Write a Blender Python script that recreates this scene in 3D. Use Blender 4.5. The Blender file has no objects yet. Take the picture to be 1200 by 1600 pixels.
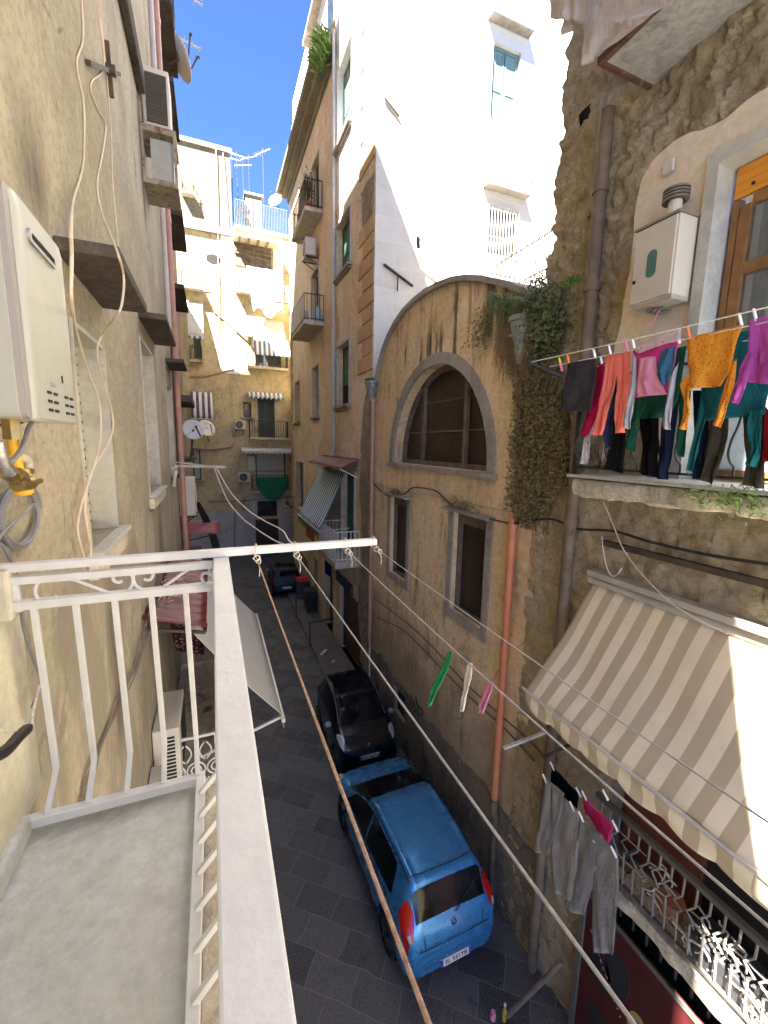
import bpy, bmesh, math, random
from mathutils import Vector, Matrix, noise
from mathutils.geometry import tessellate_polygon
R = math.radians
random.seed(7)
scene = bpy.context.scene
col = scene.collection

# ------------------------------------------------------------------ camera
EYE = 8.0                     # eye height above the street; z values below are measured from eye level
GROUND = -8.0
FPX = 655.0
CAMX = (0.9271, 0.0406, -0.3727)
def _norm(v):
    v = Vector(v); v.normalize(); return v
_Y = _norm(((331-600)/FPX, -(692-800)/FPX, -1.0))
_X = Vector(((2110-600)/FPX, -(726-800)/FPX, -1.0)); _X -= _Y*_X.dot(_Y); _X.normalize()
_Z = _X.cross(_Y)
ROT = Matrix((_X, _Y, _Z))    # world = ROT @ camera
cam_d = bpy.data.cameras.new('camera'); cam = bpy.data.objects.new('camera', cam_d); col.objects.link(cam)
cam_d.sensor_fit = 'VERTICAL'; cam_d.sensor_height = 24.0; cam_d.lens = FPX/1600*24.0
cam_d.clip_start = 0.03; cam_d.clip_end = 2000
cam.matrix_world = Matrix.Translation((0, 0, EYE)) @ ROT.to_4x4()
scene.camera = cam

# ------------------------------------------------------------------ light
SUN_DIR = _norm((0.29, 0.26, -0.56))          # the way the light travels
SUN_ELEV = math.asin(-SUN_DIR.z); SUN_AZ = math.atan2(-SUN_DIR.x, -SUN_DIR.y)
world = bpy.data.worlds.new("World"); scene.world = world; world.use_nodes = True
wn = world.node_tree.nodes; bg = wn['Background']
sky = wn.new('ShaderNodeTexSky'); sky.sky_type = 'NISHITA'; sky.sun_disc = False
sky.sun_elevation = SUN_ELEV; sky.sun_rotation = SUN_AZ % (2*math.pi)
sky.air_density = 0.4; sky.dust_density = 0.0; sky.ozone_density = 10.0
world.node_tree.links.new(sky.outputs[0], bg.inputs[0]); bg.inputs[1].default_value = 0.05
sun_d = bpy.data.lights.new('sun', 'SUN'); sun_d.energy = 5.0; sun_d.angle = R(0.5); sun_d.color = (1.0, 0.95, 0.87)
sun = bpy.data.objects.new('sun', sun_d); col.objects.link(sun)
sun.rotation_euler = SUN_DIR.to_track_quat('-Z', 'Y').to_euler(); sun.location = (0, 0, 60)
scene.view_settings.view_transform = 'Standard'; scene.view_settings.look = 'None'
scene.view_settings.exposure = 3.95; scene.view_settings.gamma = 1.0
scene.view_settings.use_curve_mapping = False
scene.cycles.max_bounces = 14; scene.cycles.diffuse_bounces = 9; scene.cycles.glossy_bounces = 4; scene.cycles.transmission_bounces = 6

# ------------------------------------------------------------------ where a sight line meets a known wall plane
def PX(u, v, x=None, y=None, z=None):
    r = ROT @ Vector(((u-600)/FPX, -(v-800)/FPX, -1.0))
    t = x/r.x if x is not None else (y/r.y if y is not None else z/r.z)
    return r*t

# ------------------------------------------------------------------ mesh helpers
class Fr:                      # a wall frame: a runs along the wall, d stands out of it, z is up
    def __init__(s, o, u, n): s.o, s.u, s.n = Vector(o), Vector(u), Vector(n)
    def p(s, a, d, z): return s.o + s.u*a + s.n*d + Vector((0, 0, z))
WORLD = Fr((0,0,0), (1,0,0), (0,1,0))
def thing(name, label, cat, loc=(0,0,0), group=None):
    o = bpy.data.objects.new(name, None); col.objects.link(o); o.empty_display_size = 0.2
    o.location = Vector(loc) + Vector((0, 0, EYE)); o['base'] = list(loc)
    o['label'] = label; o['category'] = cat
    if group: o['group'] = group
    return o
def tag(o, label, cat, group=None):
    o['label'] = label; o['category'] = cat
    if group: o['group'] = group
    return o
class MB:
    def __init__(s): s.v = []; s.f = []
    def add(s, vs, fs):
        b = len(s.v); s.v += [Vector(v) for v in vs]; s.f += [tuple(i+b for i in f) for f in fs]; return s
    def quad(s, a, b, c, d): return s.add([a, b, c, d], [(0,1,2,3)])
    def box(s, x0, x1, y0, y1, z0, z1): return s.fbox(WORLD, x0, x1, y0, y1, z0, z1)
    def fbox(s, F, a0, a1, d0, d1, z0, z1):
        P = [F.p(a, d, z) for z in (z0, z1) for d in (d0, d1) for a in (a0, a1)]
        return s.add(P, [(0,2,3,1), (4,5,7,6), (0,1,5,4), (2,6,7,3), (0,4,6,2), (1,3,7,5)])
    def hexa(s, P): return s.add(P, [(0,3,2,1), (4,5,6,7), (0,1,5,4), (1,2,6,5), (2,3,7,6), (3,0,4,7)])
    def bar(s, p, q, w, h, up=(0,0,1)):
        p, q = Vector(p), Vector(q); t = (q-p).normalized(); up = Vector(up)
        if abs(t.dot(up)) > 0.98: up = Vector((0, 1, 0)) if abs(t.y) < .9 else Vector((1, 0, 0))
        a = t.cross(up).normalized()*w/2; b = a.cross(t).normalized()*h/2
        return s.hexa([p-a-b, p+a-b, p+a+b, p-a+b, q-a-b, q+a-b, q+a+b, q-a+b])
    def tube(s, pts, r, n=8, caps=True, closed=False):
        pts = [Vector(p) for p in pts]; N = len(pts)
        rs = r if isinstance(r, (list, tuple)) else [r]*N
        rings = []; prev = None
        for i, p in enumerate(pts):
            if closed: t = pts[(i+1) % N]-pts[i-1]
            else: t = pts[min(i+1, N-1)]-pts[max(i-1, 0)]
            if t.length < 1e-9: t = Vector((0, 0, 1))
            t.normalize()
            if prev is None: prev = t.orthogonal().normalized()
            a = prev - t*prev.dot(t)
            if a.length < 1e-6: a = t.orthogonal()
            a.normalize(); prev = a; b = t.cross(a)
            rings.append([p + (a*math.cos(2*math.pi*k/n) + b*math.sin(2*math.pi*k/n))*rs[i] for k in range(n)])
        vs = [v for ring in rings for v in ring]; fs = []
        M = N if closed else N-1
        for i in range(M):
            j = (i+1) % N
            for k in range(n): fs.append((i*n+k, i*n+(k+1) % n, j*n+(k+1) % n, j*n+k))
        if caps and not closed: fs.append(tuple(range(n))[::-1]); fs.append(tuple((N-1)*n+k for k in range(n)))
        return s.add(vs, fs)
    def lathe(s, o, prof, n=20, axis='z', caps=True):
        o = Vector(o); vs = []; fs = []
        for (r, h) in prof:
            for k in range(n):
                c, q = math.cos(2*math.pi*k/n)*r, math.sin(2*math.pi*k/n)*r
                vs.append(o + (Vector((c, q, h)) if axis == 'z' else Vector((h, c, q)) if axis == 'x' else Vector((c, h, q))))
        m = len(prof)
        for i in range(m-1):
            for k in range(n): fs.append((i*n+k, i*n+(k+1) % n, (i+1)*n+(k+1) % n, (i+1)*n+k))
        if caps: fs.append(tuple(range(n))[::-1]); fs.append(tuple((m-1)*n+k for k in range(n)))
        return s.add(vs, fs)
    def grid(s, rows):
        n = len(rows[0]); m = len(rows)
        return s.add([p for r in rows for p in r], [(i*n+j, i*n+j+1, (i+1)*n+j+1, (i+1)*n+j) for i in range(m-1) for j in range(n-1)])
    def poly(s, F, loops, d0, d1):     # extruded outline (a,z) with holes between depths d0 and d1 (d1 None: front sheet only)
        fl = [p for l in loops for p in l]
        tr = tessellate_polygon([[Vector((p[0], p[1], 0)) for p in l] for l in loops])
        s.add([F.p(p[0], d0, p[1]) for p in fl], [tuple(t) for t in tr])
        if d1 is not None:
            s.add([F.p(p[0], d1, p[1]) for p in fl], [tuple(t) for t in tr])
            for l in loops:
                n = len(l)
                s.add([F.p(p[0], d0, p[1]) for p in l]+[F.p(p[0], d1, p[1]) for p in l], [(i, (i+1) % n, n+(i+1) % n, n+i) for i in range(n)])
        return s
    def sheet(s, F, a0, a1, z0, z1, holes=(), d=0.0, rev=0.25):   # a wall sheet with rectangular openings and their reveals
        As = sorted({a0, a1, *[h[0] for h in holes], *[h[1] for h in holes]}); Zs = sorted({z0, z1, *[h[2] for h in holes], *[h[3] for h in holes]})
        for i in range(len(As)-1):
            for j in range(len(Zs)-1):
                ca, cz = (As[i]+As[i+1])/2, (Zs[j]+Zs[j+1])/2
                if any(h[0] < ca < h[1] and h[2] < cz < h[3] for h in holes): continue
                s.quad(F.p(As[i], d, Zs[j]), F.p(As[i+1], d, Zs[j]), F.p(As[i+1], d, Zs[j+1]), F.p(As[i], d, Zs[j+1]))
        for h in holes:
            e = d - (h[4] if len(h) > 4 else rev)
            c = [(h[0], h[2]), (h[1], h[2]), (h[1], h[3]), (h[0], h[3])]
            for i in range(4):
                p, q = c[i], c[(i+1) % 4]
                s.quad(F.p(p[0], d, p[1]), F.p(q[0], d, q[1]), F.p(q[0], e, q[1]), F.p(p[0], e, p[1]))
        return s
    def build(s, name, m, parent=None, smooth=False, bevel=0, local=False, solid=0, fix=True, sub=0):
        off = Vector((0, 0, EYE))
        if parent is not None:
            off = Vector((0, 0, 0)); q = parent; found = False
            while q is not None:
                if 'base' in q: off -= Vector(q['base']); found = True
                q = q.parent
            if not found: off = Vector((0, 0, EYE))
        if local: off = Vector((0, 0, 0))
        me = bpy.data.meshes.new(name); me.from_pydata([tuple(v+off) for v in s.v], [], s.f)
        if fix and len(s.f) < 40000:
            b = bmesh.new(); b.from_mesh(me); bmesh.ops.recalc_face_normals(b, faces=b.faces[:]); b.to_mesh(me); b.free()
        if smooth:
            me.polygons.foreach_set('use_smooth', [True]*len(me.polygons)); me.set_sharp_from_angle(angle=R(38))
        me.materials.append(m); me.update()
        o = bpy.data.objects.new(name, me); col.objects.link(o)
        if parent is not None: o.parent = parent
        if bevel:
            k = o.modifiers.new('bevel', 'BEVEL'); k.width = bevel; k.segments = 2; k.limit_method = 'ANGLE'; k.angle_limit = R(40)
        if solid:
            k = o.modifiers.new('solid', 'SOLIDIFY'); k.thickness = solid; k.offset = 0
        if sub:
            k = o.modifiers.new('sub', 'SUBSURF'); k.levels = sub; k.render_levels = sub
        return o
def structure(o): o['kind'] = 'structure'; return o
def dup(o, parent=None, label=None, loc=None):
    c = o.copy(); col.objects.link(c); c.parent = parent
    if label: c['label'] = label
    if loc is not None: c.location = Vector(loc) + Vector((0, 0, EYE)); c['base'] = list(loc)
    for ch in list(o.children): dup(ch, c)
    return c
def rrect(a0, a1, z0, z1, r, n=5):
    P = []
    for (ca, cz, t0) in ((a1-r, z1-r, 0), (a0+r, z1-r, 90), (a0+r, z0+r, 180), (a1-r, z0+r, 270)):
        for k in range(n+1): t = R(t0+90*k/n); P.append((ca+r*math.cos(t), cz+r*math.sin(t)))
    return P
def lerp(a, b, t): return a+(b-a)*t
def curve(pts, n=8):           # Catmull-Rom through the points
    pts = [Vector(p) for p in pts]; out = []
    for i in range(len(pts)-1):
        p0 = pts[max(i-1, 0)]; p1 = pts[i]; p2 = pts[i+1]; p3 = pts[min(i+2, len(pts)-1)]
        for k in range(n):
            t = k/n
            out.append(0.5*((2*p1) + (p2-p0)*t + (2*p0-5*p1+4*p2-p3)*t*t + (3*p1-p0-3*p2+p3)*t**3))
    out.append(pts[-1]); return out

# ------------------------------------------------------------------ materials
class NT:
    def __init__(s, name):
        s.m = bpy.data.materials.new(name); s.m.use_nodes = True; s.t = s.m.node_tree
        s.b = s.t.nodes['Principled BSDF']; s.tc = s.t.nodes.new('ShaderNodeTexCoord').outputs['Object']
    def n(s, typ, ins=None, **kw):
        x = s.t.nodes.new('ShaderNode'+typ)
        for k, v in kw.items(): setattr(x, k, v)
        for k, v in (ins or {}).items():
            if isinstance(v, bpy.types.NodeSocket): s.t.links.new(v, x.inputs[k])
            else: x.inputs[k].default_value = v
        return x
    def map(s, sc=(1,1,1), rot=(0,0,0), loc=(0,0,0), src=None):
        return s.n('Mapping', {'Vector': src or s.tc, 'Scale': sc, 'Rotation': rot, 'Location': loc}).outputs[0]
    def noise(s, scale, detail=6, rough=0.6, vec=None, dist=0.0):
        return s.n('TexNoise', {'Vector': vec or s.tc, 'Scale': scale, 'Detail': detail, 'Roughness': rough, 'Distortion': dist}).outputs['Fac']
    def ramp(s, f, a, b, va=0.0, vb=1.0):
        return s.n('MapRange', {'Value': f, 'From Min': a, 'From Max': b, 'To Min': va, 'To Max': vb}).outputs[0]
    def math(s, op, a, b): return s.n('Math', {0: a, 1: b}, operation=op).outputs[0]
    def mix(s, f, a, b, mode='MIX'):
        x = s.t.nodes.new('ShaderNodeMix'); x.data_type = 'RGBA'; x.blend_type = mode
        for k, v in ((0, f), (6, a), (7, b)):
            if isinstance(v, bpy.types.NodeSocket): s.t.links.new(v, x.inputs[k])
            else: x.inputs[k].default_value = v if k == 0 else (*v, 1) if len(v) == 3 else v
        return x.outputs[2]
    def bump(s, h, strength=0.3, dist=0.02, prev=None):
        ins = {'Height': h, 'Strength': strength, 'Distance': dist}
        if prev is not None: ins['Normal'] = prev
        return s.n('Bump', ins).outputs[0]
    def out(s, color=None, rough=None, metal=None, normal=None, spec=None, **kw):
        for k, v in (('Base Color', color), ('Roughness', rough), ('Metallic', metal), ('Normal', normal), ('Specular IOR Level', spec)):
            if v is None: continue
            if isinstance(v, bpy.types.NodeSocket): s.t.links.new(v, s.b.inputs[k])
            else: s.b.inputs[k].default_value = (*v, 1) if k == 'Base Color' and len(v) == 3 else v
        for k, v in kw.items(): s.b.inputs[k].default_value = v
        return s.m
def plaster(name, base, light, dark, s=0.5, streak=0.5, peel=None, peel_at=0.62, grime=None, grime_at=0.6, bump=0.35, crack=0.0, grain=60, rough=0.92, zs=0.18, mo=1.0):
    k = NT(name)
    n1 = k.noise(s, 8, 0.62); n2 = k.noise(s*4.3, 8, 0.65, dist=0.4)
    c = k.mix(k.ramp(n1, 0.35, 0.65), base, light)
    c = k.mix(k.ramp(n2, 0.45, 0.75, 0, 0.75), c, dark)
    fine = k.noise(grain*0.25, 6, 0.7)
    c = k.mix(k.ramp(fine, 0.40, 0.64, 0, 0.5), c, tuple(v*0.72 for v in base))
    st = k.noise(1.5, 9, 0.66, vec=k.map((1.5, 1.5, zs)), dist=0.9)
    st2 = k.noise(1.9, 9, 0.72, dist=0.5, vec=k.map(loc=(2, 8, 5)))
    sfac = k.math('MULTIPLY', k.ramp(st, 0.50, 0.72), k.ramp(st2, 0.40, 0.58, 0.0, 1.0))
    big = k.noise(0.33, 3, 0.5, vec=k.map(loc=(11, 3, 6))); c = k.mix(k.ramp(big, 0.5, 0.53, 0, 0.35), c, tuple(min(1, v*1.18) for v in light))
    mott = k.noise(s*16, 9, 0.78, dist=0.3, vec=k.map(loc=(1, 5, 2))); c = k.mix(k.ramp(mott, 0.50, 0.66, 0, 0.6*mo), c, tuple(v*0.58 for v in dark)); c = k.mix(k.ramp(mott, 0.46, 0.36, 0, 0.4*mo), c, tuple(min(1, v*1.2) for v in light))
    g = grime or tuple(v*0.35 for v in dark)
    c = k.mix(k.math('MULTIPLY', sfac, streak), c, g)
    h = k.noise(grain, 5, 0.6); h2 = k.noise(s*9, 8, 0.65)
    nb = k.bump(h2, bump, 0.03); nb = k.bump(h, bump*0.6, 0.006, nb)
    if grime:
        gn = k.noise(0.9, 9, 0.72, dist=0.8, vec=k.map((1, 1, 0.6), loc=(3, 1, 7)))
        c = k.mix(k.ramp(gn, grime_at, grime_at+0.13, 0, 0.85), c, grime)
    if crack:
        vo = k.n('TexVoronoi', {'Vector': k.map((1, 1, 0.7), src=k.n('MixRGB', {'Fac': 0.25, 'Color1': k.tc, 'Color2': k.n('TexNoise', {'Vector': k.tc, 'Scale': 2.5, 'Detail': 6}).outputs['Color']}).outputs[0]), 'Scale': crack}, feature='DISTANCE_TO_EDGE').outputs['Distance']
        cm = k.math('MULTIPLY', k.ramp(vo, 0.002, 0.007, 1, 0), k.ramp(k.noise(0.8, 3), 0.52, 0.62))
        c = k.mix(k.math('MULTIPLY', cm, 0.55), c, tuple(v*0.25 for v in dark)); nb = k.bump(cm, -0.4, 0.01, nb)
    if peel:
        pn = k.noise(0.75, 10, 0.68, dist=0.3, vec=k.map((1, 1, 0.8), loc=(9, 4, 2)))
        pf = k.ramp(pn, peel_at, peel_at+0.02)
        pc = k.mix(k.ramp(k.noise(14, 8, 0.75), 0.35, 0.65), peel, tuple(v*0.45 for v in peel))
        c = k.mix(pf, c, pc)
        nb = k.bump(k.math('MULTIPLY', pf, k.noise(22, 8, 0.75)), 0.8, 0.04, nb); nb = k.bump(pf, -0.6, 0.015, nb)
    return k.out(c, rough, normal=nb, spec=0.25)
def reopen(m):
    k = NT.__new__(NT); k.m = m; k.t = m.node_tree; k.b = k.t.nodes['Principled BSDF']; k.tc = [n for n in k.t.nodes if n.type == 'TEX_COORD'][0].outputs['Object']; return k
def stains_and_shading(m, base, lst, colr, soft=.5):     # drip marks and painted shading: (along-wall centre, half width, bottom z, top z) on a wall running along y
    k = reopen(m); c = k.b.inputs['Base Color'].links[0].from_socket; sp = k.n('SeparateXYZ', {0: k.tc}).outputs
    wob = k.math('MULTIPLY', k.math('SUBTRACT', k.noise(5, 6, .65, vec=k.map((1, 1, .35))), .5), .22); tot = None
    for (a, w, z0, z1) in lst:
        dy = k.math('ABSOLUTE', k.math('ADD', k.math('SUBTRACT', sp[1], a-base[1]), wob), 0.0)
        f = k.math('MULTIPLY', k.ramp(dy, w, w*soft), k.math('MULTIPLY', k.ramp(sp[2], z0-base[2]-.1, z0-base[2]+.25), k.ramp(sp[2], z1-base[2], z1-base[2]-.45)))
        tot = f if tot is None else k.math('MAXIMUM', tot, f)
    tot = k.math('MULTIPLY', tot, k.ramp(k.noise(16, 5, .7, vec=k.map((1, 1, .12))), .25, .6, .55, .95))
    k.t.links.new(k.mix(tot, c, colr), k.b.inputs['Base Color'])
def zone(m, base, zt, zb, colr, at=.5, scale=1.2, amt=.8):   # weathering below a ragged line
    k = reopen(m); c = k.b.inputs['Base Color'].links[0].from_socket; z = k.n('SeparateXYZ', {0: k.tc}).outputs[2]
    n = k.noise(scale, 9, .72, dist=.6, vec=k.map((1, 1, .5), loc=(6, 1, 3)))
    f = k.math('MULTIPLY', k.ramp(k.math('ADD', z, k.math('MULTIPLY', n, 1.2)), zt-base[2]+.8, zt-base[2]+.3), k.ramp(n, at, at+.12, .15, amt))
    k.t.links.new(k.mix(f, c, colr), k.b.inputs['Base Color'])
def simple(name, c, rough=0.6, metal=0.0, var=0.15, s=4, bump=0.0, bs=40, dirt=None, dirt_at=0.6, **kw):
    k = NT(name); n = k.noise(s, 6, 0.65)
    cc = k.mix(k.ramp(n, 0.35, 0.65), tuple(v*(1-var) for v in c), tuple(min(1, v*(1+var)) for v in c))
    if dirt:
        dn = k.noise(s*1.7, 9, 0.72, dist=0.6, vec=k.map((1, 1, 0.7), loc=(5, 2, 1)))
        cc = k.mix(k.ramp(dn, dirt_at, dirt_at+0.1, 0, 0.9), cc, dirt)
    nb = k.bump(k.noise(bs, 5, 0.6), bump, 0.005) if bump else None
    r = k.ramp(k.noise(s*3, 5), 0.3, 0.7, max(0.02, rough-0.08), min(1, rough+0.08))
    return k.out(cc, r, metal, nb, **kw)
def striped(name, c1, c2, width, axis=0, duty=0.5, rough=0.85, dirt=None, dirt_at=0.6, transl=0.0, bump=0.2):
    k = NT(name); sep = k.n('SeparateXYZ', {0: k.tc}).outputs[axis]
    f = k.math('FRACT', k.math('MULTIPLY', sep, 1.0/width), 0.0); f = k.math('GREATER_THAN', f, duty)
    c = k.mix(f, c1, c2)
    c = k.mix(k.ramp(k.noise(3, 8, 0.7), 0.45, 0.7, 0, 0.35), c, tuple(v*0.7 for v in c1))
    if dirt: c = k.mix(k.ramp(k.noise(5, 10, 0.75, dist=0.5), dirt_at, dirt_at+0.12, 0, 0.8), c, dirt)
    m = k.out(c, rough, normal=k.bump(k.noise(9, 6), bump, 0.02), spec=0.2)
    if transl:
        tr = k.n('BsdfTranslucent', {'Color': c}).outputs[0]; mx = k.n('MixShader', {0: transl, 1: k.b.outputs[0], 2: tr}).outputs[0]
        k.t.links.new(mx, k.t.nodes['Material Output'].inputs[0])
    return m
def cloth(name, c, var=0.12, rough=0.95, spots=None, spot_scale=40, transl=0.25):
    k = NT(name); n = k.noise(6, 6, 0.6)
    cc = k.mix(k.ramp(n, 0.3, 0.7), tuple(v*(1-var) for v in c), tuple(min(1, v*(1+var)) for v in c))
    if spots:
        vo = k.n('TexVoronoi', {'Vector': k.tc, 'Scale': spot_scale}).outputs['Distance']
        cc = k.mix(k.ramp(vo, 0.22, 0.28, 1, 0), cc, spots)
    nb = k.bump(k.noise(180, 3), 0.25, 0.003); nb = k.bump(k.noise(11, 6, 0.6, vec=k.map((1, 1, .45)), dist=.8), 0.9, 0.03, nb)
    m = k.out(cc, rough, normal=nb, spec=0.1)
    tr = k.n('BsdfTranslucent', {'Color': cc}).outputs[0]; mx = k.n('MixShader', {0: transl, 1: k.b.outputs[0], 2: tr}).outputs[0]
    k.t.links.new(mx, k.t.nodes['Material Output'].inputs[0]); return m
def slatted(name, c, pitch, rough=0.5, axis=2, dark=0.3, depth=0.02):
    k = NT(name); sep = k.n('SeparateXYZ', {0: k.tc}).outputs[axis]
    f = k.math('FRACT', k.math('MULTIPLY', sep, 1.0/pitch), 0.0)
    edge = k.ramp(f, 0.0, 0.14, 1, 0)
    cc = k.mix(k.math('MULTIPLY', edge, 1-dark), c, tuple(v*0.2 for v in c))
    cc = k.mix(k.ramp(k.noise(5, 7, 0.7), 0.5, 0.7, 0, 0.35), cc, tuple(v*0.55 for v in c))
    return k.out(cc, rough, normal=k.bump(f, 0.6, depth))
def glass(name, c=(0.02, 0.025, 0.03), rough=0.06, spec=.8):
    k = NT(name); cc = k.mix(k.ramp(k.noise(2.5, 6), 0.4, 0.7), c, tuple(v*2.2+0.01 for v in c))
    return k.out(cc, k.ramp(k.noise(4, 5), 0.4, 0.7, rough, rough+0.12), normal=k.bump(k.noise(1.5, 2), 0.05, 0.02), spec=spec)
# ------------------------------------------------------------------ material set
M = {}
def mesh_glass():
    k = NT('dusty wired glass'); br = k.n('TexBrick', {'Vector': k.map(rot=(0, R(90), R(90))), 'Color1': (.030, .019, .011, 1), 'Color2': (.042, .027, .016, 1), 'Mortar': (.012, .008, .006, 1), 'Scale': 1.0, 'Mortar Size': .007, 'Brick Width': .16, 'Row Height': .13}, offset=0).outputs['Color']
    c = k.mix(k.ramp(k.noise(1.3, 5, .6), .45, .75, 0, .5), br, (.075, .055, .038))
    return k.out(c, .38, spec=.4)
M['left_wall'] = plaster('left wall plaster', (0.325, 0.285, 0.205), (0.43, 0.385, 0.285), (0.32, 0.24, 0.17), s=1.3, streak=0.30, peel=(0.36, 0.31, 0.23), peel_at=0.66, grime=(0.17, 0.14, 0.10), grime_at=0.60, bump=0.6, crack=0.8, zs=.75)
LB = (-.75, 3, -8)
zone(M['left_wall'], LB, -.5, -8, (.21, .185, .14), .42, 1.3, .85); zone(M['left_wall'], LB, -.9, -8, (.50, .47, .39), .56, 3.5, .7)
stains_and_shading(M['left_wall'], LB, [(2.75, .30, .95, 1.75), (3.6, .30, -2.4, -.85), (6.8, .4, -1.8, -.75), (7.4, .2, 3.0, 4.9), (3.5, .5, .72, 1.0)], (.13, .11, .08), .25)  # first mark paints in the dark brown shading beside the heater
M['left_far'] = plaster('brown stucco', (0.34, 0.22, 0.15), (0.42, 0.30, 0.22), (0.28, 0.17, 0.11), s=0.7, streak=0.8, grime=(0.12, 0.10, 0.08), grime_at=0.6)
M['cream_wall'] = plaster('cream paint', (0.56, 0.53, 0.42), (0.61, 0.58, 0.47), (0.48, 0.42, 0.31), s=0.9, streak=0.5, grime=(0.40, 0.34, 0.24), grime_at=0.68, bump=0.2, mo=0.35)
M['chapel'] = plaster('chapel ochre', (0.64, 0.475, 0.28), (0.72, 0.575, 0.38), (0.54, 0.39, 0.23), s=0.6, streak=0.9, peel=(0.22, 0.19, 0.15), peel_at=0.70, grime=(0.12, 0.09, 0.06), grime_at=0.61, bump=0.5, crack=0.35)
def chapel_stains(m):
    k = NT.__new__(NT); k.m = m; k.t = m.node_tree; k.b = k.t.nodes['Principled BSDF']; k.tc = [n for n in k.t.nodes if n.type == 'TEX_COORD'][0].outputs['Object']
    old = k.b.inputs['Base Color'].links[0].from_socket; z = k.n('SeparateXYZ', {0: k.tc}).outputs[2]
    st = k.noise(3.2, 6, .6, vec=k.map((1, 1, .10)), dist=.3); lim = k.noise(1.1, 4, .5, vec=k.map((1, 1, .02), loc=(4, 4, 4)))
    up = k.math('MULTIPLY', k.ramp(k.math('SUBTRACT', z, k.math('MULTIPLY', lim, 1.6)), 9.0, 9.5), k.ramp(z, 11.2, 10.4))
    f = k.math('MULTIPLY', k.ramp(st, .55, .63), k.ramp(z, 9.7, 10.2)); f = k.math('MULTIPLY', f, k.ramp(lim, .46, .56))
    c = k.mix(k.math('MULTIPLY', f, .9), old, (.07, .06, .045)); 
    damp = k.math('MULTIPLY', k.ramp(k.math('ADD', z, k.math('MULTIPLY', k.noise(.8, 6, .6), 3)), 5.2, 4.0), .55)
    c = k.mix(damp, c, (.17, .125, .085)); k.t.links.new(c, k.b.inputs['Base Color']); return m
chapel_stains(M['chapel'])
stains_and_shading(M['chapel'], (4.4, 8.1, -8), [(8.75, .07, 1.7, 2.5), (8.38, .13, 1.65, 2.75), (8.05, .06, 1.7, 2.55), (7.88, .08, 1.7, 2.6), (7.35, .09, 1.5, 3.3), (6.25, .16, 1.7, 3.3), (9.6, .05, 1.9, 2.7)], (.06, .055, .04))
M['ochre'] = plaster('ochre stucco', (0.59, 0.475, 0.32), (0.69, 0.59, 0.44), (0.48, 0.37, 0.245), s=0.55, streak=0.75, peel=(0.34, 0.29, 0.22), peel_at=0.68, grime=(0.17, 0.13, 0.085), grime_at=0.62, bump=0.45, crack=0.35)
M['quoin'] = plaster('quoin stucco', (0.48, 0.30, 0.16), (0.54, 0.38, 0.22), (0.40, 0.26, 0.14), s=0.9, streak=0.6, grime=(0.20, 0.15, 0.10), grime_at=0.66)
M['white_sunlit_stucco'] = plaster('white and sunlit stucco', (0.74, 0.73, 0.70), (0.80, 0.79, 0.77), (0.66, 0.64, 0.60), s=0.5, streak=0.25, grime=(0.5, 0.47, 0.42), grime_at=0.75, bump=0.2, mo=0.4)  # also stands in for sunlit stucco on the corner house
M['yellow'] = plaster('yellow stucco', (0.50, 0.395, 0.20), (0.52, 0.44, 0.28), (0.38, 0.325, 0.22), s=0.28, streak=0.7, peel=(0.40, 0.37, 0.30), peel_at=0.60, grime=(0.24, 0.20, 0.14), grime_at=0.56, bump=0.4, crack=0.4)
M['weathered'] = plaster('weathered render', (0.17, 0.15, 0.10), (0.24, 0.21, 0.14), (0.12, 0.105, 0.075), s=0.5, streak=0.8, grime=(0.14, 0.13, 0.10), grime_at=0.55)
M['greyrender'] = plaster('grey cement render', (0.40, 0.40, 0.39), (0.48, 0.48, 0.47), (0.30, 0.30, 0.30), s=0.6, streak=0.4, grime=(0.2, 0.19, 0.18), grime_at=0.62)
M['plinth'] = plaster('black stained plinth', (0.16, 0.14, 0.115), (0.26, 0.22, 0.17), (0.09, 0.08, 0.07), s=1.4, streak=0.6, peel=(0.42, 0.33, 0.23), peel_at=0.60, grime=(0.05, 0.046, 0.042), grime_at=0.54, bump=0.9)
M['pink_plaster'] = plaster('pale pink plaster', (0.68, 0.57, 0.43), (0.72, 0.62, 0.48), (0.60, 0.50, 0.38), s=0.8, streak=0.2, bump=0.2, mo=0.25)
M['slab'] = plaster('old balcony slab', (0.50, 0.45, 0.35), (0.60, 0.54, 0.43), (0.26, 0.22, 0.17), s=1.6, streak=0.7, peel=(0.30, 0.19, 0.12), peel_at=0.66, grime=(0.10, 0.09, 0.07), grime_at=0.58, bump=0.7, crack=1.2)
M['soffit'] = plaster('mottled soffit', (0.42, 0.41, 0.38), (0.52, 0.51, 0.48), (0.22, 0.21, 0.20), s=1.3, streak=0.2, grime=(0.12, 0.12, 0.12), grime_at=0.55, bump=0.5, mo=0.5)
M['marble'] = plaster('grey marble', (0.40, 0.395, 0.35), (0.48, 0.475, 0.43), (0.30, 0.295, 0.26), s=2.2, streak=0.2, bump=0.05, rough=0.45, mo=0.15)
M['darkstone'] = plaster('dark lava stone', (0.065, 0.052, 0.04), (0.12, 0.10, 0.08), (0.035, 0.028, 0.022), s=1.5, streak=0.5, bump=0.7)
M['greystone'] = plaster('grey stone trim', (0.27, 0.245, 0.21), (0.37, 0.335, 0.29), (0.17, 0.15, 0.13), s=1.5, streak=0.5, bump=0.6, mo=0.5)
M['brownmetal'] = simple('brown iron', (0.07, 0.05, 0.035), 0.7, 0.3, 0.3, dirt=(0.16, 0.07, 0.03))
M['black_iron'] = simple('black iron', (0.03, 0.028, 0.027), 0.5, 0.4, 0.3)
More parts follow.
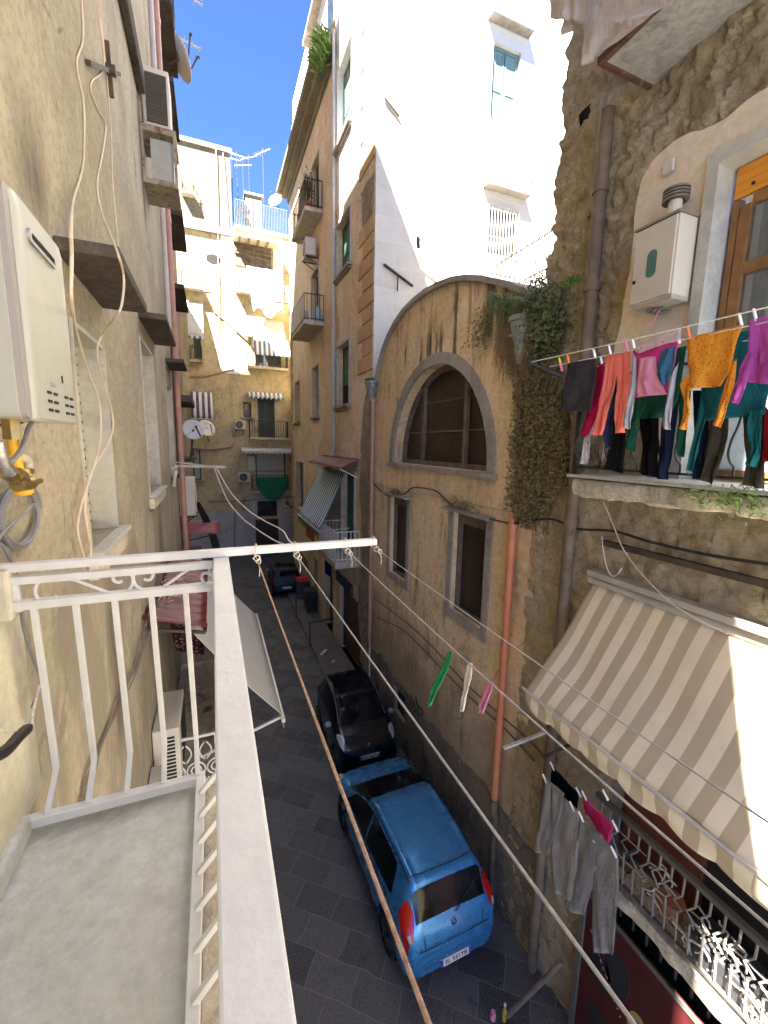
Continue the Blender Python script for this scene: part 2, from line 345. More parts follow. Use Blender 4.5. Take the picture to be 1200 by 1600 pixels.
M['white_paint'] = simple('white painted iron', (0.60, 0.61, 0.60), 0.38, 0.0, 0.06, s=9, bump=0.25, bs=60, dirt=(0.40, 0.36, 0.28), dirt_at=0.66)
M['green_shutter'] = slatted('green shutter', (0.05, 0.16, 0.10), 0.06)
M['dark_shutter'] = slatted('dark shutter', (0.05, 0.055, 0.06), 0.06)
M['blue_shutter'] = slatted('pale green shutter', (0.13, 0.21, 0.21), 0.10)
M['beige_shutter'] = slatted('beige roller shutter', (0.52, 0.49, 0.43), 0.055, 0.5)
M['glass'] = glass('dark glass'); M['glass_brown'] = mesh_glass()
M['dark'] = simple('dark interior', (0.012, 0.011, 0.010), 0.9)
M['pipe_pink'] = simple('pink pipe', (0.42, 0.23, 0.18), 0.5, 0, 0.12, dirt=(0.22, 0.16, 0.13))
M['pipe_orange'] = simple('orange pvc pipe', (0.56, 0.20, 0.10), 0.4, 0, 0.1, dirt=(0.38, 0.16, 0.09))
M['pipe_brown'] = simple('rusty brown pipe', (0.14, 0.10, 0.07), 0.7, 0.1, 0.3, dirt=(0.08, 0.06, 0.04))
M['pipe_grey'] = simple('grey pipe', (0.42, 0.40, 0.40), 0.5, 0, 0.1, dirt=(0.25, 0.2, 0.18))
def stone_mat(name, a, b, mort):
    # soft weathered tuff: pitted, faintly coursed
    k = NT(name)
    wv = k.n('MixRGB', {'Fac': 0.12, 'Color1': k.tc, 'Color2': k.n('TexNoise', {'Vector': k.tc, 'Scale': 4.0, 'Detail': 6}).outputs['Color']}).outputs[0]
    vo = k.n('TexVoronoi', {'Vector': k.map((1, 1, 1.7), src=wv), 'Scale': 4.2}, feature='DISTANCE_TO_EDGE').outputs['Distance']
    vc = k.n('TexVoronoi', {'Vector': k.map((1, 1, 1.7), src=wv), 'Scale': 4.2}).outputs['Color']
    c = k.mix(k.n('SeparateColor', {0: vc}).outputs[0], a, b)
    c = k.mix(k.ramp(k.noise(11, 9, 0.72), 0.42, 0.72, 0, 0.8), c, tuple(v*0.6 for v in b))
    c = k.mix(k.math('MULTIPLY', k.ramp(vo, 0.0, 0.035, .7, 0), k.ramp(k.noise(3, 5), 0.48, 0.62)), c, mort)
    pit = k.noise(26, 10, .8); c = k.mix(k.ramp(pit, .55, .68, 0, .8), c, mort); c = k.mix(k.ramp(pit, .44, .34, 0, .5), c, tuple(min(1, v*1.35) for v in a))
    c = k.mix(k.ramp(k.noise(0.7, 7, 0.7, vec=k.map((1, 1, 0.5))), 0.5, 0.68, 0, 0.45), c, tuple(v*0.5 for v in a))
    c = k.mix(k.ramp(k.noise(2.1, 8, .7, vec=k.map(loc=(3, 3, 9))), .52, .62, 0, .5), c, (.62, .55, .42))
    nb = k.bump(k.ramp(vo, 0, .12), 0.35, 0.05); nb = k.bump(k.noise(9, 12, 0.8), 1.0, 0.09, nb); nb = k.bump(pit, .8, .02, nb)
    return k.out(c, 0.95, normal=nb, spec=0.15)
M['tuff'] = stone_mat('yellow tuff stone', (0.70, 0.57, 0.37), (0.56, 0.44, 0.28), (0.22, 0.17, 0.11))
M['rubble'] = stone_mat('grey rubble', (0.44, 0.37, 0.28), (0.34, 0.28, 0.21), (0.15, 0.12, 0.10))
def road_mat():
    k = NT('basalt paving')
    mp = k.map((1, 1, 1), rot=(0, 0, R(40)))
    nz = k.n('TexNoise', {'Vector': k.tc, 'Scale': 1.6, 'Detail': 4}).outputs['Color']
    wv = k.n('MixRGB', {'Fac': 0.13, 'Color1': mp, 'Color2': nz}).outputs[0]
    br = k.n('TexBrick', {'Vector': wv, 'Color1': (0.038, 0.040, 0.045, 1), 'Color2': (0.105, 0.106, 0.112, 1), 'Mortar': (0.17, 0.165, 0.155, 1), 'Scale': 1.0, 'Mortar Size': 0.008, 'Mortar Smooth': 0.6, 'Bias': 0.0, 'Brick Width': 0.62, 'Row Height': 0.40}, offset=0.5)
    c = br.outputs['Color']
    pit = k.noise(34, 9, 0.8)
    c = k.mix(k.ramp(pit, 0.5, 0.66, 0, 0.8), c, (0.17, 0.17, 0.18)); c = k.mix(k.ramp(pit, .48, .38, 0, .6), c, (.012, .012, .015)); c = k.mix(k.ramp(k.noise(1.3, 7, .75, dist=1.2, vec=k.map(loc=(4, 7, 1))), .60, .70, 0, .7), c, (.02, .019, .018))
    c = k.mix(k.ramp(k.noise(0.6, 8, 0.7), 0.45, 0.7, 0, 0.5), c, (0.13, 0.125, 0.12))
    nb = k.bump(br.outputs['Fac'], -0.7, 0.012); nb = k.bump(pit, 0.6, 0.012, nb); nb = k.bump(k.noise(3, 4), 0.4, 0.03, nb)
    return k.out(c, k.ramp(k.noise(5, 6), 0.3, 0.7, 0.38, 0.68), normal=nb, spec=0.45)
M['road'] = road_mat()
M['pavement'] = plaster('worn pavement', (0.13, 0.125, 0.12), (0.18, 0.175, 0.165), (0.09, 0.085, 0.08), s=0.9, streak=0, grime=(0.05, 0.05, 0.05), grime_at=0.58)
M['terrain'] = simple('town ground', (0.10, 0.095, 0.09), 0.9)

LF = Fr((-.75, 0, 0), (0, 1, 0), (1, 0, 0)); RF = Fr((4.4, 0, 0), (0, 1, 0), (-1, 0, 0))
EF = Fr((0, 31, 0), (1, 0, 0), (0, -1, 0)); SF = Fr((0, 11.8, 0), (1, 0, 0), (0, -1, 0))
def pr(u, v): p = PX(u, v, x=4.4); return (p.y, p.z)
def pl(u, v): p = PX(u, v, x=-.75); return (p.y, p.z)
def pe(u, v): p = PX(u, v, y=31.0); return (p.x, p.z)
def ps(u, v): p = PX(u, v, y=11.8); return (p.x, p.z)

# ------------------------------------------------------------------ ground
structure(MB().box(-400, 400, -400, 400, -9.0, -8.02).build('ground', M['terrain']))
structure(MB().quad((-3.2, -12, -8.0), (4.42, -12, -8.0), (5.6, 31.02, -8.0), (-3.2, 31.02, -8.0)).build('road', M['road']))
structure(MB().hexa([(3.3, 13.2, -8.0), (4.42, 12.3, -8.0), (4.42, 25.3, -8.0), (3.5, 25.3, -8.0), (3.3, 13.2, -7.88), (4.42, 12.3, -7.88), (4.42, 25.3, -7.88), (3.5, 25.3, -7.88)]).build('pavement', M['pavement'], bevel=0.02))

# window of a wall frame: pieces are children of the building
def window(b, F, a0, a1, z0, z1, depth=0.25, fill='green_shutter', trim=None, trim_w=0.12, sill=True, sill_m='greystone', sill_out=0.14, two=True, half=None):
    w = MB()
    fw = 0.045
    w.fbox(F, a0, a0+fw, -depth, -depth+0.06, z0, z1); w.fbox(F, a1-fw, a1, -depth, -depth+0.06, z0, z1)
    w.fbox(F, a0+fw, a1-fw, -depth, -depth+0.06, z1-fw, z1); w.fbox(F, a0+fw, a1-fw, -depth, -depth+0.06, z0, z0+fw)
    wo = w.build('window', M['brownmetal'] if fill != 'blue_shutter' else M['blue_shutter'], b)
    mid = (a0+a1)/2
    zs = z0 if half is None else lerp(z0, z1, half)
    sp = [(a0+fw, mid-0.015), (mid+0.015, a1-fw)] if two else [(a0+fw, a1-fw)]
    for (p, q) in sp:
        s = MB().fbox(F, p+0.05, q-0.05, -depth+0.012, -depth+0.035, zs+0.09, z1-fw-0.05)
        o = s.build('shutter' if 'shutter' in fill else 'pane', M[fill], wo)
        fr = MB()
        for (x0, x1, y0, y1) in ((p, p+0.05, zs+0.04, z1-fw), (q-0.05, q, zs+0.04, z1-fw), (p+0.05, q-0.05, z1-fw-0.05, z1-fw), (p+0.05, q-0.05, zs+0.04, zs+0.09), (p+0.05, q-0.05, lerp(zs, z1, 0.45)-0.03, lerp(zs, z1, 0.45)+0.03)):
            fr.fbox(F, x0, x1, -depth+0.006, -depth+0.05, y0, y1)
        fr.build('shutter_frame' if 'shutter' in fill else 'sash', M['blue_shutter'] if fill == 'blue_shutter' else M['darkwood'] if 'glass' in fill else M['shutter_frame'], wo)
    MB().fbox(F, a0, a1, -depth-0.02, -depth-0.005, z0, z1).build('backing', M['dark'], wo)
    if trim:
        t = MB()
        t.fbox(F, a0-trim_w, a0-0.002, 0.0, 0.035, z0, z1+trim_w); t.fbox(F, a1+0.002, a1+trim_w, 0.0, 0.035, z0, z1+trim_w); t.fbox(F, a0-0.002, a1+0.002, 0.0, 0.035, z1+0.002, z1+trim_w)
        t.build('window_trim', M[trim], b, bevel=0.008)
    if sill:
        t = MB().fbox(F, a0-0.16, a1+0.16, -0.1, sill_out, z0-0.10, z0-0.002); t.fbox(F, a0-0.10, a1+0.10, 0.0, sill_out*0.6, z0-0.17, z0-0.102)
        t.build('sill', M[sill_m], b, bevel=0.012)
    return wo
M['darkwood'] = simple('dark wood', (0.08, 0.05, 0.03), 0.6)
M['shutter_frame'] = simple('green shutter frame', (0.04, 0.12, 0.08), 0.5, dirt=(0.10, 0.13, 0.10))
M['rail_black'] = M['black_iron']
# ------------------------------------------------------------------ left: our own house front, then the brown house beyond it
YE = -2.44
b1 = thing('apartment_house', 'beige plastered house front on the left with marble-lined windows and dark stone hoods', 'house', (-.75, 3, -8))
z17 = 17.2
M['shutter_slat'] = simple('beige shutter slats', (.46, .42, .34), .6, 0, .08, dirt=(.25, .21, .15), dirt_at=.6)
WL1 = (3.12, 3.97, -0.70, 0.72); WL2 = (5.95, 7.2, -0.66, 1.25); WL3 = (9.0, 10.1, -0.5, 1.1)
WL4 = (3.12, 3.97, 5.2, 7.0); WL5 = (6.0, 7.2, 5.2, 7.2)
w = MB().sheet(LF, YE, 10.62, -8, z17, [WL1, WL2, WL3, (3.0, 3.9, -6, -4.0), (5.6, 9.0, -8, -5.1, .5)], rev=0.18)
w.quad((-.75, YE, -8), (-12, YE, -8), (-12, YE, z17), (-.75, YE, z17)); w.quad((-.75, 10.62, -8), (-12, 10.62, -8), (-12, 10.62, z17), (-.75, 10.62, z17))
w.quad((-.75, YE, z17), (-.75, 10.62, z17), (-12, 10.62, z17), (-12, YE, z17)); w.quad((-12, YE, -8), (-12, 10.62, -8), (-12, 10.62, z17), (-12, YE, z17))
w.build('wall', M['left_wall'], b1, fix=False)
MB().fbox(LF, YE, 10.62, 0.002, 0.45, z17-0.5, z17-0.15).build('cornice', M['greystone'], b1)
for W in (WL1, WL2, WL3):
    a0, a1, c0, c1 = W
    wo = MB().fbox(LF, a0+0.0, a1, -0.20, -0.175, c0, c1).build('roller_shutter', M['dark'], b1)
    sl = MB(); z = c0+.01
    while z < c1-.05: sl.hexa([LF.p(a0+.01, -.170, z), LF.p(a1-.01, -.170, z), LF.p(a1-.01, -.174, z), LF.p(a0+.01, -.174, z), LF.p(a0+.01, -.160, z+.050), LF.p(a1-.01, -.160, z+.050), LF.p(a1-.01, -.172, z+.052), LF.p(a0+.01, -.172, z+.052)]); z += .070
    sl.build('slats', M['shutter_slat'], wo)
    t = MB()
    t.fbox(LF, a1-0.025, a1-0.002, -0.17, 0.012, c0, c1-0.002); t.fbox(LF, a0+0.002, a0+0.025, -0.17, 0.012, c0, c1-0.002); t.fbox(LF, a0+0.03, a1-0.03, -0.17, 0.008, c1-0.03, c1-0.003)
    t.build('jamb_lining', M['marble'], b1)
    MB().fbox(LF, a0-0.06, a1+0.10, -0.17, 0.085, c0-0.035, c0-0.001).build('sill', M['marble'], b1, bevel=0.004)
    MB().fbox(LF, a0-0.10, a1+0.06, 0.0, 0.06, c0-0.17, c0-0.037).build('sill_bracket', M['slab'], b1, bevel=0.01)
for (a0, a1, zz, dd) in ((2.95, 4.06, 1.02, 0.31), (6.0, 7.55, 1.46, 0.30), (9.2, 10.3, 1.50, 0.32)):
    MB().fbox(LF, a0, a1, 0.0, dd, zz, zz+0.07).build('stone_hood', M['darkstone'], b1, bevel=0.01)
MB().fbox(LF, 2.6, 7.4, 0.0, 0.10, 4.72, 4.98).build('string_course', M['darkstone'], b1, bevel=0.02)
b2 = thing('brown_house', 'tall brown house on the left just beyond the beige front', 'house', (-.75, 14, -8))
zt2 = 24.0
L2 = Fr((-.85, 0, 0), (0, 1, 0), (1, 0, 0))
w = MB().sheet(L2, 10.62, 16.8, -8, zt2, [(12.5, 13.6, -3.2, -0.8), (12.5, 13.6, 1.2, 3.4), (12.5, 13.6, 5.5, 7.8), (12.5, 13.6, 9.8, 12.0)], rev=0.2)
w.quad((-.85, 16.8, -8), (-12, 16.8, -8), (-12, 16.8, zt2), (-.85, 16.8, zt2)); w.quad((-.85, 10.62, z17-1), (-12, 10.62, z17-1), (-12, 10.62, zt2), (-.85, 10.62, zt2))
w.quad((-.85, 10.62, zt2), (-.85, 16.8, zt2), (-12, 16.8, zt2), (-12, 10.62, zt2))
w.build('wall', M['left_far'], b2, fix=False)
for c0, c1 in ((-3.2, -.8), (1.2, 3.4), (5.5, 7.8), (9.8, 12.0)):
    window(b2, L2, 12.5, 13.6, c0, c1, 0.2, 'dark_shutter', sill=False)
    MB().fbox(L2, 12.0, 14.1, 0.0, 0.42, c0-0.18, c0-0.02).build('balcony_slab', M['darkstone'], b2)
    MB().fbox(L2, 12.0, 14.1, 0.0, 0.38, c1+0.3, c1+0.4).build('stone_hood', M['darkstone'], b2)
# unseen blocks added behind the brown house, sized to shade the yellow front
bc = thing('shade_block', 'unseen block added behind the brown house to shade the yellow front', 'house', (-2.2, 22, -8))
MB().box(-12, -2.2, 16.9, 24.7, -8, 18.3).build('wall', M['yellow'], bc)
bd = thing('low_shade_block', 'lower unseen block added to shade the left side of the yellow front', 'house', (-2.2, 27, -8))
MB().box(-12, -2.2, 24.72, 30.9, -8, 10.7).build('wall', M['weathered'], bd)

# ------------------------------------------------------------------ end of the street: yellow house
eb = thing('yellow_house', 'yellow stuccoed house closing the end of the street, peeling and patched with grey render', 'house', (2, 31, -8))
holes = [(*pe(458-57+2, 626), 0, 0)]
def er(u0, v0, u1, v1): a = pe(u0, v0); c = pe(u1, v1); return (a[0], c[0], c[1], a[1])
E_door = er(402, 620, 430, 684); E_win = er(380, 628, 393, 652); E_mid = er(399, 706, 447, 760); E_low = er(402, 783, 433, 806)
E_gate = er(399, 812, 436, 868); E_up = er(397, 505, 440, 575); E_wl = er(300, 700, 315, 750); E_tl = er(287, 345, 302, 412); E_bl = er(299, 470, 315, 560)
w = MB().sheet(EF, -3.2, 7.5, -8, 13.55, [E_door, E_win, E_mid, E_low, E_gate, E_up, E_wl, E_bl], rev=0.3)
w.build('wall', M['yellow'], eb, fix=False)
w = MB().sheet(EF, -3.2, 1.78, 13.56, 18.0, [E_tl] if E_tl[2] > 13.6 else [], rev=0.3)
w.quad((1.78, 31, 8), (1.78, 40, 8), (1.78, 40, 18), (1.78, 31, 18)); w.quad((-3.2, 31, 18.0), (1.78, 31, 18.0), (1.78, 40, 18.0), (-3.2, 40, 18.0))
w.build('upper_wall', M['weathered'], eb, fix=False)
MB().fbox(EF, -3.2, 1.9, 0.0, 0.12, 17.9, 18.15).fbox(EF, -3.2, 1.95, 0.0, 0.18, 13.1, 13.5).build('cornice', M['greystone'], eb)
MB().fbox(EF, 1.05, 1.8, 0.0, 0.05, 4.6, 13.1).fbox(EF, 4.3, 4.95, 0.0, 0.05, 9.6, 13.0).build('pilaster', M['white_sunlit_stucco'], eb)
# recessed loggia top right
MB().box(1.96, 4.3, 30.9, 30.998, 12.9, 13.4).build('beam', M['greystone'], eb)
MB().box(1.85, 7.5, 30.98, 38, 13.56, 13.7).box(1.9, 7.5, 30.9, 31.1, 13.7, 13.86).build('roof_terrace', M['slab'], eb)
# ground floor render with ragged top
top = [(-3.0, -5.0)]; x = -2.6
while x < 5.6: top.append((x, -4.75+0.28*noise.noise(Vector((x*0.9, 2, 1))))); x += 0.25
pts = [(-3.0, -7.99)]+top+[(5.6, -4.75), (5.6, -7.99)]
def cutpoly(pts): return pts
gate_loop = [(E_gate[0]-.02, -7.98), (E_gate[0]-.02, E_low[3]+.05), (E_gate[1]+.02, E_low[3]+.05), (E_gate[1]+.02, -7.98)]
ptsg = [(-3.0, -7.99)]+top+[(5.6, -4.75), (5.6, -7.99), gate_loop[3], (gate_loop[3][0], -4.62), (gate_loop[0][0], -4.62), gate_loop[0]]
left_part = [p for p in top if p[0] < gate_loop[0][0]-.02]; right_part = [p for p in top if p[0] > gate_loop[2][0]+.02]
m = MB(); m.poly(EF, [[(-3.0, -7.99)]+left_part+[(gate_loop[0][0], -4.7), (gate_loop[0][0], -7.99)]], 0.02, None)
m.poly(EF, [[(gate_loop[2][0], -7.99), (gate_loop[2][0], -4.7)]+right_part+[(5.6, -4.7), (5.6, -7.99)]], 0.02, None)
m.build('ground_floor_render', M['greyrender'], eb)
window(eb, EF, *E_door, 0.3, 'dark_shutter', sill=False); window(eb, EF, *E_win, 0.3, 'glass', two=False)
window(eb, EF, *E_mid, 0.3, 'beige_shutter', sill=False, two=False); window(eb, EF, *E_up, 0.3, 'glass', sill=False)
window(eb, EF, *E_wl, 0.3, 'beige_shutter', two=False); window(eb, EF, *E_bl, 0.3, 'dark_shutter', sill=False)
MB().fbox(EF, E_gate[0], E_gate[1], -0.3, -0.25, -8, E_gate[3]).build('gate', simple('brown wooden gate', (0.05, 0.03, 0.02), 0.6), eb)
MB().fbox(EF, E_low[0], E_low[1], -0.3, -0.25, E_low[2], E_low[3]).build('transom', M['glass'], eb)
m = MB()
for i in range(9): a = lerp(E_low[0], E_low[1], (i+.5)/9); m.fbox(EF, a-.02, a+.02, -0.05, -0.02, E_low[2], E_low[3])
m.fbox(EF, E_low[0], E_low[1], -.06, -.01, E_low[2], E_low[2]+.05); m.build('transom_grille', M['black_iron'], eb)
MB().poly(EF, [[(E_gate[0]-.35, -8), (E_gate[0]-.35, E_low[3]+.1), (E_gate[0]-.1, E_low[3]+.4), (E_gate[1]+.1, E_low[3]+.4), (E_gate[1]+.35, E_low[3]+.1), (E_gate[1]+.35, -8), (E_gate[1], -8), (E_gate[1], E_low[3]), (E_gate[0], E_low[3]), (E_gate[0], -8)]], 0.06, 0).build('gate_surround', M['greyrender'], eb)
# backdrop houses either side so that no gap opens
bx = thing('background_house', 'pale house glimpsed past the far corner of the ochre row', 'house', (8, 27, -8))
MB().box(5.5, 12, 26.5, 30.9, -8, 11.5).build('wall', M['yellow'], bx)

# ------------------------------------------------------------------ right: the corner house (upper front painted white for sunlight) and the ochre row
cb = thing('corner_house', 'tall pale house behind the vaulted chapel, its white flank in full sun', 'house', (4.4, 13.5, -8))
A1 = (14.1, 15.65, 9.95, 12.3); A2 = (14.05, 15.7, 5.85, 7.55); A3 = (14.1, 15.6, 1.42, 3.5); A4 = (13.45, 14.95, -3.6, -0.98)
w = MB().sheet(RF, 11.8, 15.85, -8, 8.2, [A2, A3, A4, (12.4, 15.2, -8, -5.3, .4)], rev=0.28)
w.build('street_wall', M['ochre'], cb, fix=False)
MB().sheet(RF, 11.8, 15.85, 8.2, 22, [A1], rev=0.28).build('upper_street_wall', M['white_sunlit_stucco'], cb, fix=False)  # white above the shadow line paints sunlight into the street front
s1 = (*[ps(772, 62)[0], ps(814, 82)[0]], 9.5, 11.5); s2 = (8.05, 9.15, 5.9, 7.25)
w = MB().sheet(SF, 4.4, 15, -8, 22, [s1, s2], rev=0.22)
w.quad((4.4, 11.8, 22), (15, 11.8, 22), (15, 22, 22), (4.4, 22, 22)); w.quad((4.4, 15.85, 14), (15, 15.85, 14), (15, 15.85, 22), (4.4, 15.85, 22))
def block_mat():
    k = NT('white cement blocks')
    br = k.n('TexBrick', {'Vector': k.map((1, 1, 1), rot=(R(90), 0, 0)), 'Color1': (0.50, 0.495, 0.48, 1), 'Color2': (0.55, 0.545, 0.53, 1), 'Mortar': (0.60, 0.59, 0.57, 1), 'Scale': 1.0, 'Mortar Size': 0.012, 'Brick Width': 1.15, 'Row Height': 0.62}, offset=0.5)
    c = k.mix(k.ramp(k.noise(1.2, 8, 0.7), 0.4, 0.7, 0, 0.6), br.outputs['Color'], (0.66, 0.65, 0.62))
    return k.out(c, 0.9, normal=k.bump(k.noise(8, 7, 0.7), 0.3, 0.02), spec=0.2)
w.build('flank_wall', block_mat(), cb, fix=False)
window(cb, RF, *A1, 0.28, 'blue_shutter'); window(cb, RF, *A2, 0.28, 'green_shutter', trim='greyrender', trim_w=.09)
window(cb, RF, *A3, 0.28, 'green_shutter', trim='greyrender', trim_w=.09, half=0.35)
window(cb, RF, *A4, 0.28, 'green_shutter', trim='greyrender', sill=False)
window(cb, SF, *s1, 0.16, 'blue_shutter', sill=False); window(cb, SF, *s2, 0.18, 'glass', sill=False)
for q in (s1, s2):
    MB().fbox(SF, q[0]-0.25, q[1]+0.25, 0.0, 0.28, q[3]+0.42, q[3]+0.52).build('window_hood', M['greystone'], cb, bevel=0.01)
m = MB()
for i in range(11): a = lerp(8.05, 9.15, i/10); m.fbox(SF, a-.012, a+.012, 0.03, 0.055, 5.4, 7.3)
for z in (5.4, 5.9, 6.4, 7.28): m.fbox(SF, 8.0, 9.2, 0.01, 0.03, z, z+.03)
m.build('window_grille', M['white_paint'], cb)
# quoins
m = MB(); z = 2.2; k = 0
while z < 13.5:
    l = 1.35 if k % 2 == 0 else 0.95
    if not (5.9 < z < 7.6): m.fbox(RF, 11.83, 11.8+l, 0.0, 0.035, z+0.02, z+0.44)
    z += 0.46; k += 1
for i in range(0, len(m.v), 8):
    MB().add(m.v[i:i+8], [(0,2,3,1), (4,5,7,6), (0,1,5,4), (2,6,7,3), (0,4,6,2), (1,3,7,5)]).build('quoin', M['quoin'] if m.v[i].z < 8.0 else M['white_sunlit_stucco'], cb, bevel=0.01)  # upper quoins take white for the sunlight on them
# exposed rubble beside the chapel
def ragged(cx, pts, amp=0.12, step=0.12, seed=0):
    out = []
    for i in range(len(pts)):
        p, q = Vector((*pts[i], 0)), Vector((*pts[(i+1) % len(pts)], 0)); n = max(1, int((q-p).length/step))
        for j in range(n):
            s = p.lerp(q, j/n); s += Vector((noise.noise(s*3+Vector((seed, 0, 0))), noise.noise(s*3+Vector((0, seed, 5))), 0))*amp
            out.append((s.x, s.y))
    return out
rub = ragged(0, [(11.82, -7.9), (11.82, 2.0), (12.6, 1.2), (12.9, -1.0), (12.5, -3.0), (12.9, -5.3), (12.3, -7.9)], 0.2, 0.12, 3)
rub = [(max(11.82, a), b) for a, b in rub]
MB().poly(RF, [rub], 0.018, 0).build('exposed_rubble', M['rubble'], cb)
rub = ragged(0, [(11.95, 5.9), (11.95, 7.35), (13.0, 7.4), (12.8, 6.3), (12.4, 5.4)], 0.1, 0.1, 9)
MB().poly(RF, [rub], 0.018, 0).build('exposed_rubble', M['rubble'], cb)
rb = thing('ochre_house', 'ochre house of the right-hand row with three balconies one above another', 'house', (4.4, 20, -8))
R1 = (18.3, 19.7, 9.1, 11.6); R2 = (18.4, 19.7, 4.95, 7.3); R3 = (18.5, 19.65, 1.28, 3.4); R4 = (22.85, 24.1, 1.22, 3.3); R5 = (22.1, 23.9, -3.5, -0.95)
w = MB().sheet(RF, 15.86, 25.3, -8, 13.1, [R1, R2, R3, R4, R5, (16.2, 17.6, -8, -5.4, .4), (19, 20.2, -8, -5.4, .4)], rev=0.28)
w.quad((4.4, 25.3, -8), (12, 25.3, -8), (12, 25.3, 13.1), (4.4, 25.3, 13.1)); w.quad((4.3, 15.86, 14.0), (4.3, 25.3, 14.0), (12, 25.3, 14.0), (12, 15.86, 14.0))
w.build('wall', M['ochre'], rb, fix=False)
m = MB().fbox(RF, 15.86, 25.3, 0.0, 0.10, 12.9, 13.15).fbox(RF, 15.86, 25.4, 0.0, 0.38, 13.152, 13.35).fbox(RF, 15.86, 25.5, 0.0, 0.62, 13.352, 13.6)
m.build('cornice', M['weathered'], rb, bevel=0.02)
window(rb, RF, *R1, 0.28, 'dark_shutter', sill=False); window(rb, RF, *R2, 0.28, 'green_shutter', trim='greyrender', trim_w=.08, sill=False)
window(rb, RF, *R3, 0.28, 'green_shutter', trim='greyrender', trim_w=.08); window(rb, RF, *R4, 0.28, 'dark_shutter', trim='greyrender', trim_w=.08)
window(rb, RF, *R5, 0.28, 'dark_shutter', trim='greyrender', trim_w=.08)
m = MB(); z = -4.6
for k in range(26):
    l = 0.55 if k % 2 == 0 else 0.35
    MB().fbox(RF, 25.3-l, 25.33, 0.0, 0.05, z+.03, z+.42).build('quoin', M['quoin'], rb, bevel=0.015); z += .45
pb = thing('penthouse', 'white rooftop storey set back above the cornice of the ochre house', 'house', (5, 20, 5))
MB().box(4.62, 12, 16.2, 25.0, 14.0, 17.6).build('wall', M['white_sunlit_stucco'], pb)
MB().box(4.3, 4.95, 17.2, 20.8, 16.9, 17.05).box(4.35, 4.62, 22, 24, 15.6, 15.7).build('eave', M['greystone'], pb)
for a0, a1 in ((16.9, 17.7), (18.5, 19.5), (22.5, 23.4)):
    MB().box(4.60, 4.615, a0, a1, 14.6, 16.2).build('window', M['glass'], pb)

# ------------------------------------------------------------------ the vaulted chapel
cs = [(592, 592), (593, 575), (600, 548), (609, 524), (620, 503), (634, 483), (650, 467), (669, 452), (690, 441), (712, 433), (735, 430), (758, 431), (782, 436), (806, 443), (830, 453), (850, 463)]
arc = [pr(*p) for p in cs]; arc[0] = (11.62, arc[0][1]-.6)
def circ_fit():
    c = Vector((8.1, 0)); return arc
outline = [(4.5, -8.0), (11.62, -8.0)]+arc+[(4.5, arc[-1][1]-0.3)]
AC, AR, AZ = 8.1, 2.08, -0.42
def archloop(r, zb, c=AC, flat=1.0): return [(c-r, zb)]+[(c+r*math.cos(R(180-t)), AZ+0.06+(r*1.0)*math.sin(R(t))*flat) for t in range(0, 181, 6)]+[(c+r, zb)]
hole = archloop(AR, AZ)
g1 = [(9.22, -3.40), (9.22, -1.30), (10.28, -1.30), (10.28, -3.40)]; g2 = [(5.98, -3.28), (5.98, -1.25), (7.08, -1.25), (7.08, -3.28)]
g3 = [(9.0, -7.2), (9.0, -6.45), (9.7, -6.45), (9.7, -7.2)]; g4 = [(5.75, -7.3), (5.75, -6.2), (6.3, -6.2), (6.3, -7.3)]
ch = thing('chapel', 'ochre vaulted chapel with a big half-round window and a curved roofline', 'chapel', (4.4, 8.1, -8))
m = MB().poly(RF, [outline, hole, g1, g2, g3, g4], 0.0, None)
for lp, e in ((hole, 0.38), (g1, 0.2), (g2, 0.2), (g3, .3), (g4, .3)):
    n = len(lp); m.add([RF.p(p[0], 0, p[1]) for p in lp]+[RF.p(p[0], -e, p[1]) for p in lp], [(i, (i+1) % n, n+(i+1) % n, n+i) for i in range(n)])
m.build('front_wall', M['chapel'], ch, fix=False)
# vault running back from the front
rows = [[RF.p(a, 0.0, z), RF.p(a, -5.5, z)] for a, z in arc+[(4.9, arc[-1][1]-0.25)]]
MB().grid(rows).build('vault_roof', M['slab'], ch, smooth=True)
MB().poly(RF, [arc+[(a, z-0.10) for a, z in arc[::-1]]], 0.10, -0.02).build('roof_edge', M['greystone'], ch)
def ringloop(r0, r1, zb): 
    A = archloop(r1, zb); B = archloop(r0, zb); return A+B[::-1]
MB().poly(RF, [ringloop(AR-0.02, AR+0.20, AZ-0.10)], 0.045, -0.02).build('arch_surround', M['greystone'], ch, bevel=0.008)
MB().fbox(RF, AC-AR-0.25, AC+AR+0.25, -0.38, 0.10, AZ-0.10, AZ-0.002).build('arch_sill', M['greystone'], ch, bevel=0.01)
aw = MB().poly(RF, [archloop(AR+.02, AZ)], -0.33, None).build('arched_window', M['glass_brown'], ch)
m = MB()
for a in (7.25, 9.05): m.fbox(RF, a-0.045, a+0.045, -0.328, -0.25, AZ, AZ+0.06+math.sqrt(max(0, AR**2-(a-AC)**2)))
m.poly(RF, [ringloop(AR-0.12, AR, AZ)], -0.25, -0.328); m.fbox(RF, AC-AR+.12, AC+AR-.12, -0.328, -0.26, AZ, AZ+0.10)
for z in (AZ+.75, AZ+1.4): m.fbox(RF, AC-1.85 if z < AZ+1 else AC-1.4, AC+1.85 if z < AZ+1 else AC+1.4, -0.328, -0.30, z, z+0.03)
M['oldframe'] = simple('weathered grey frame', (0.13, 0.10, 0.08), 0.75, 0, 0.3, s=6, dirt=(0.2, 0.17, 0.13)); m.build('glazing_bars', M['oldframe'], aw)
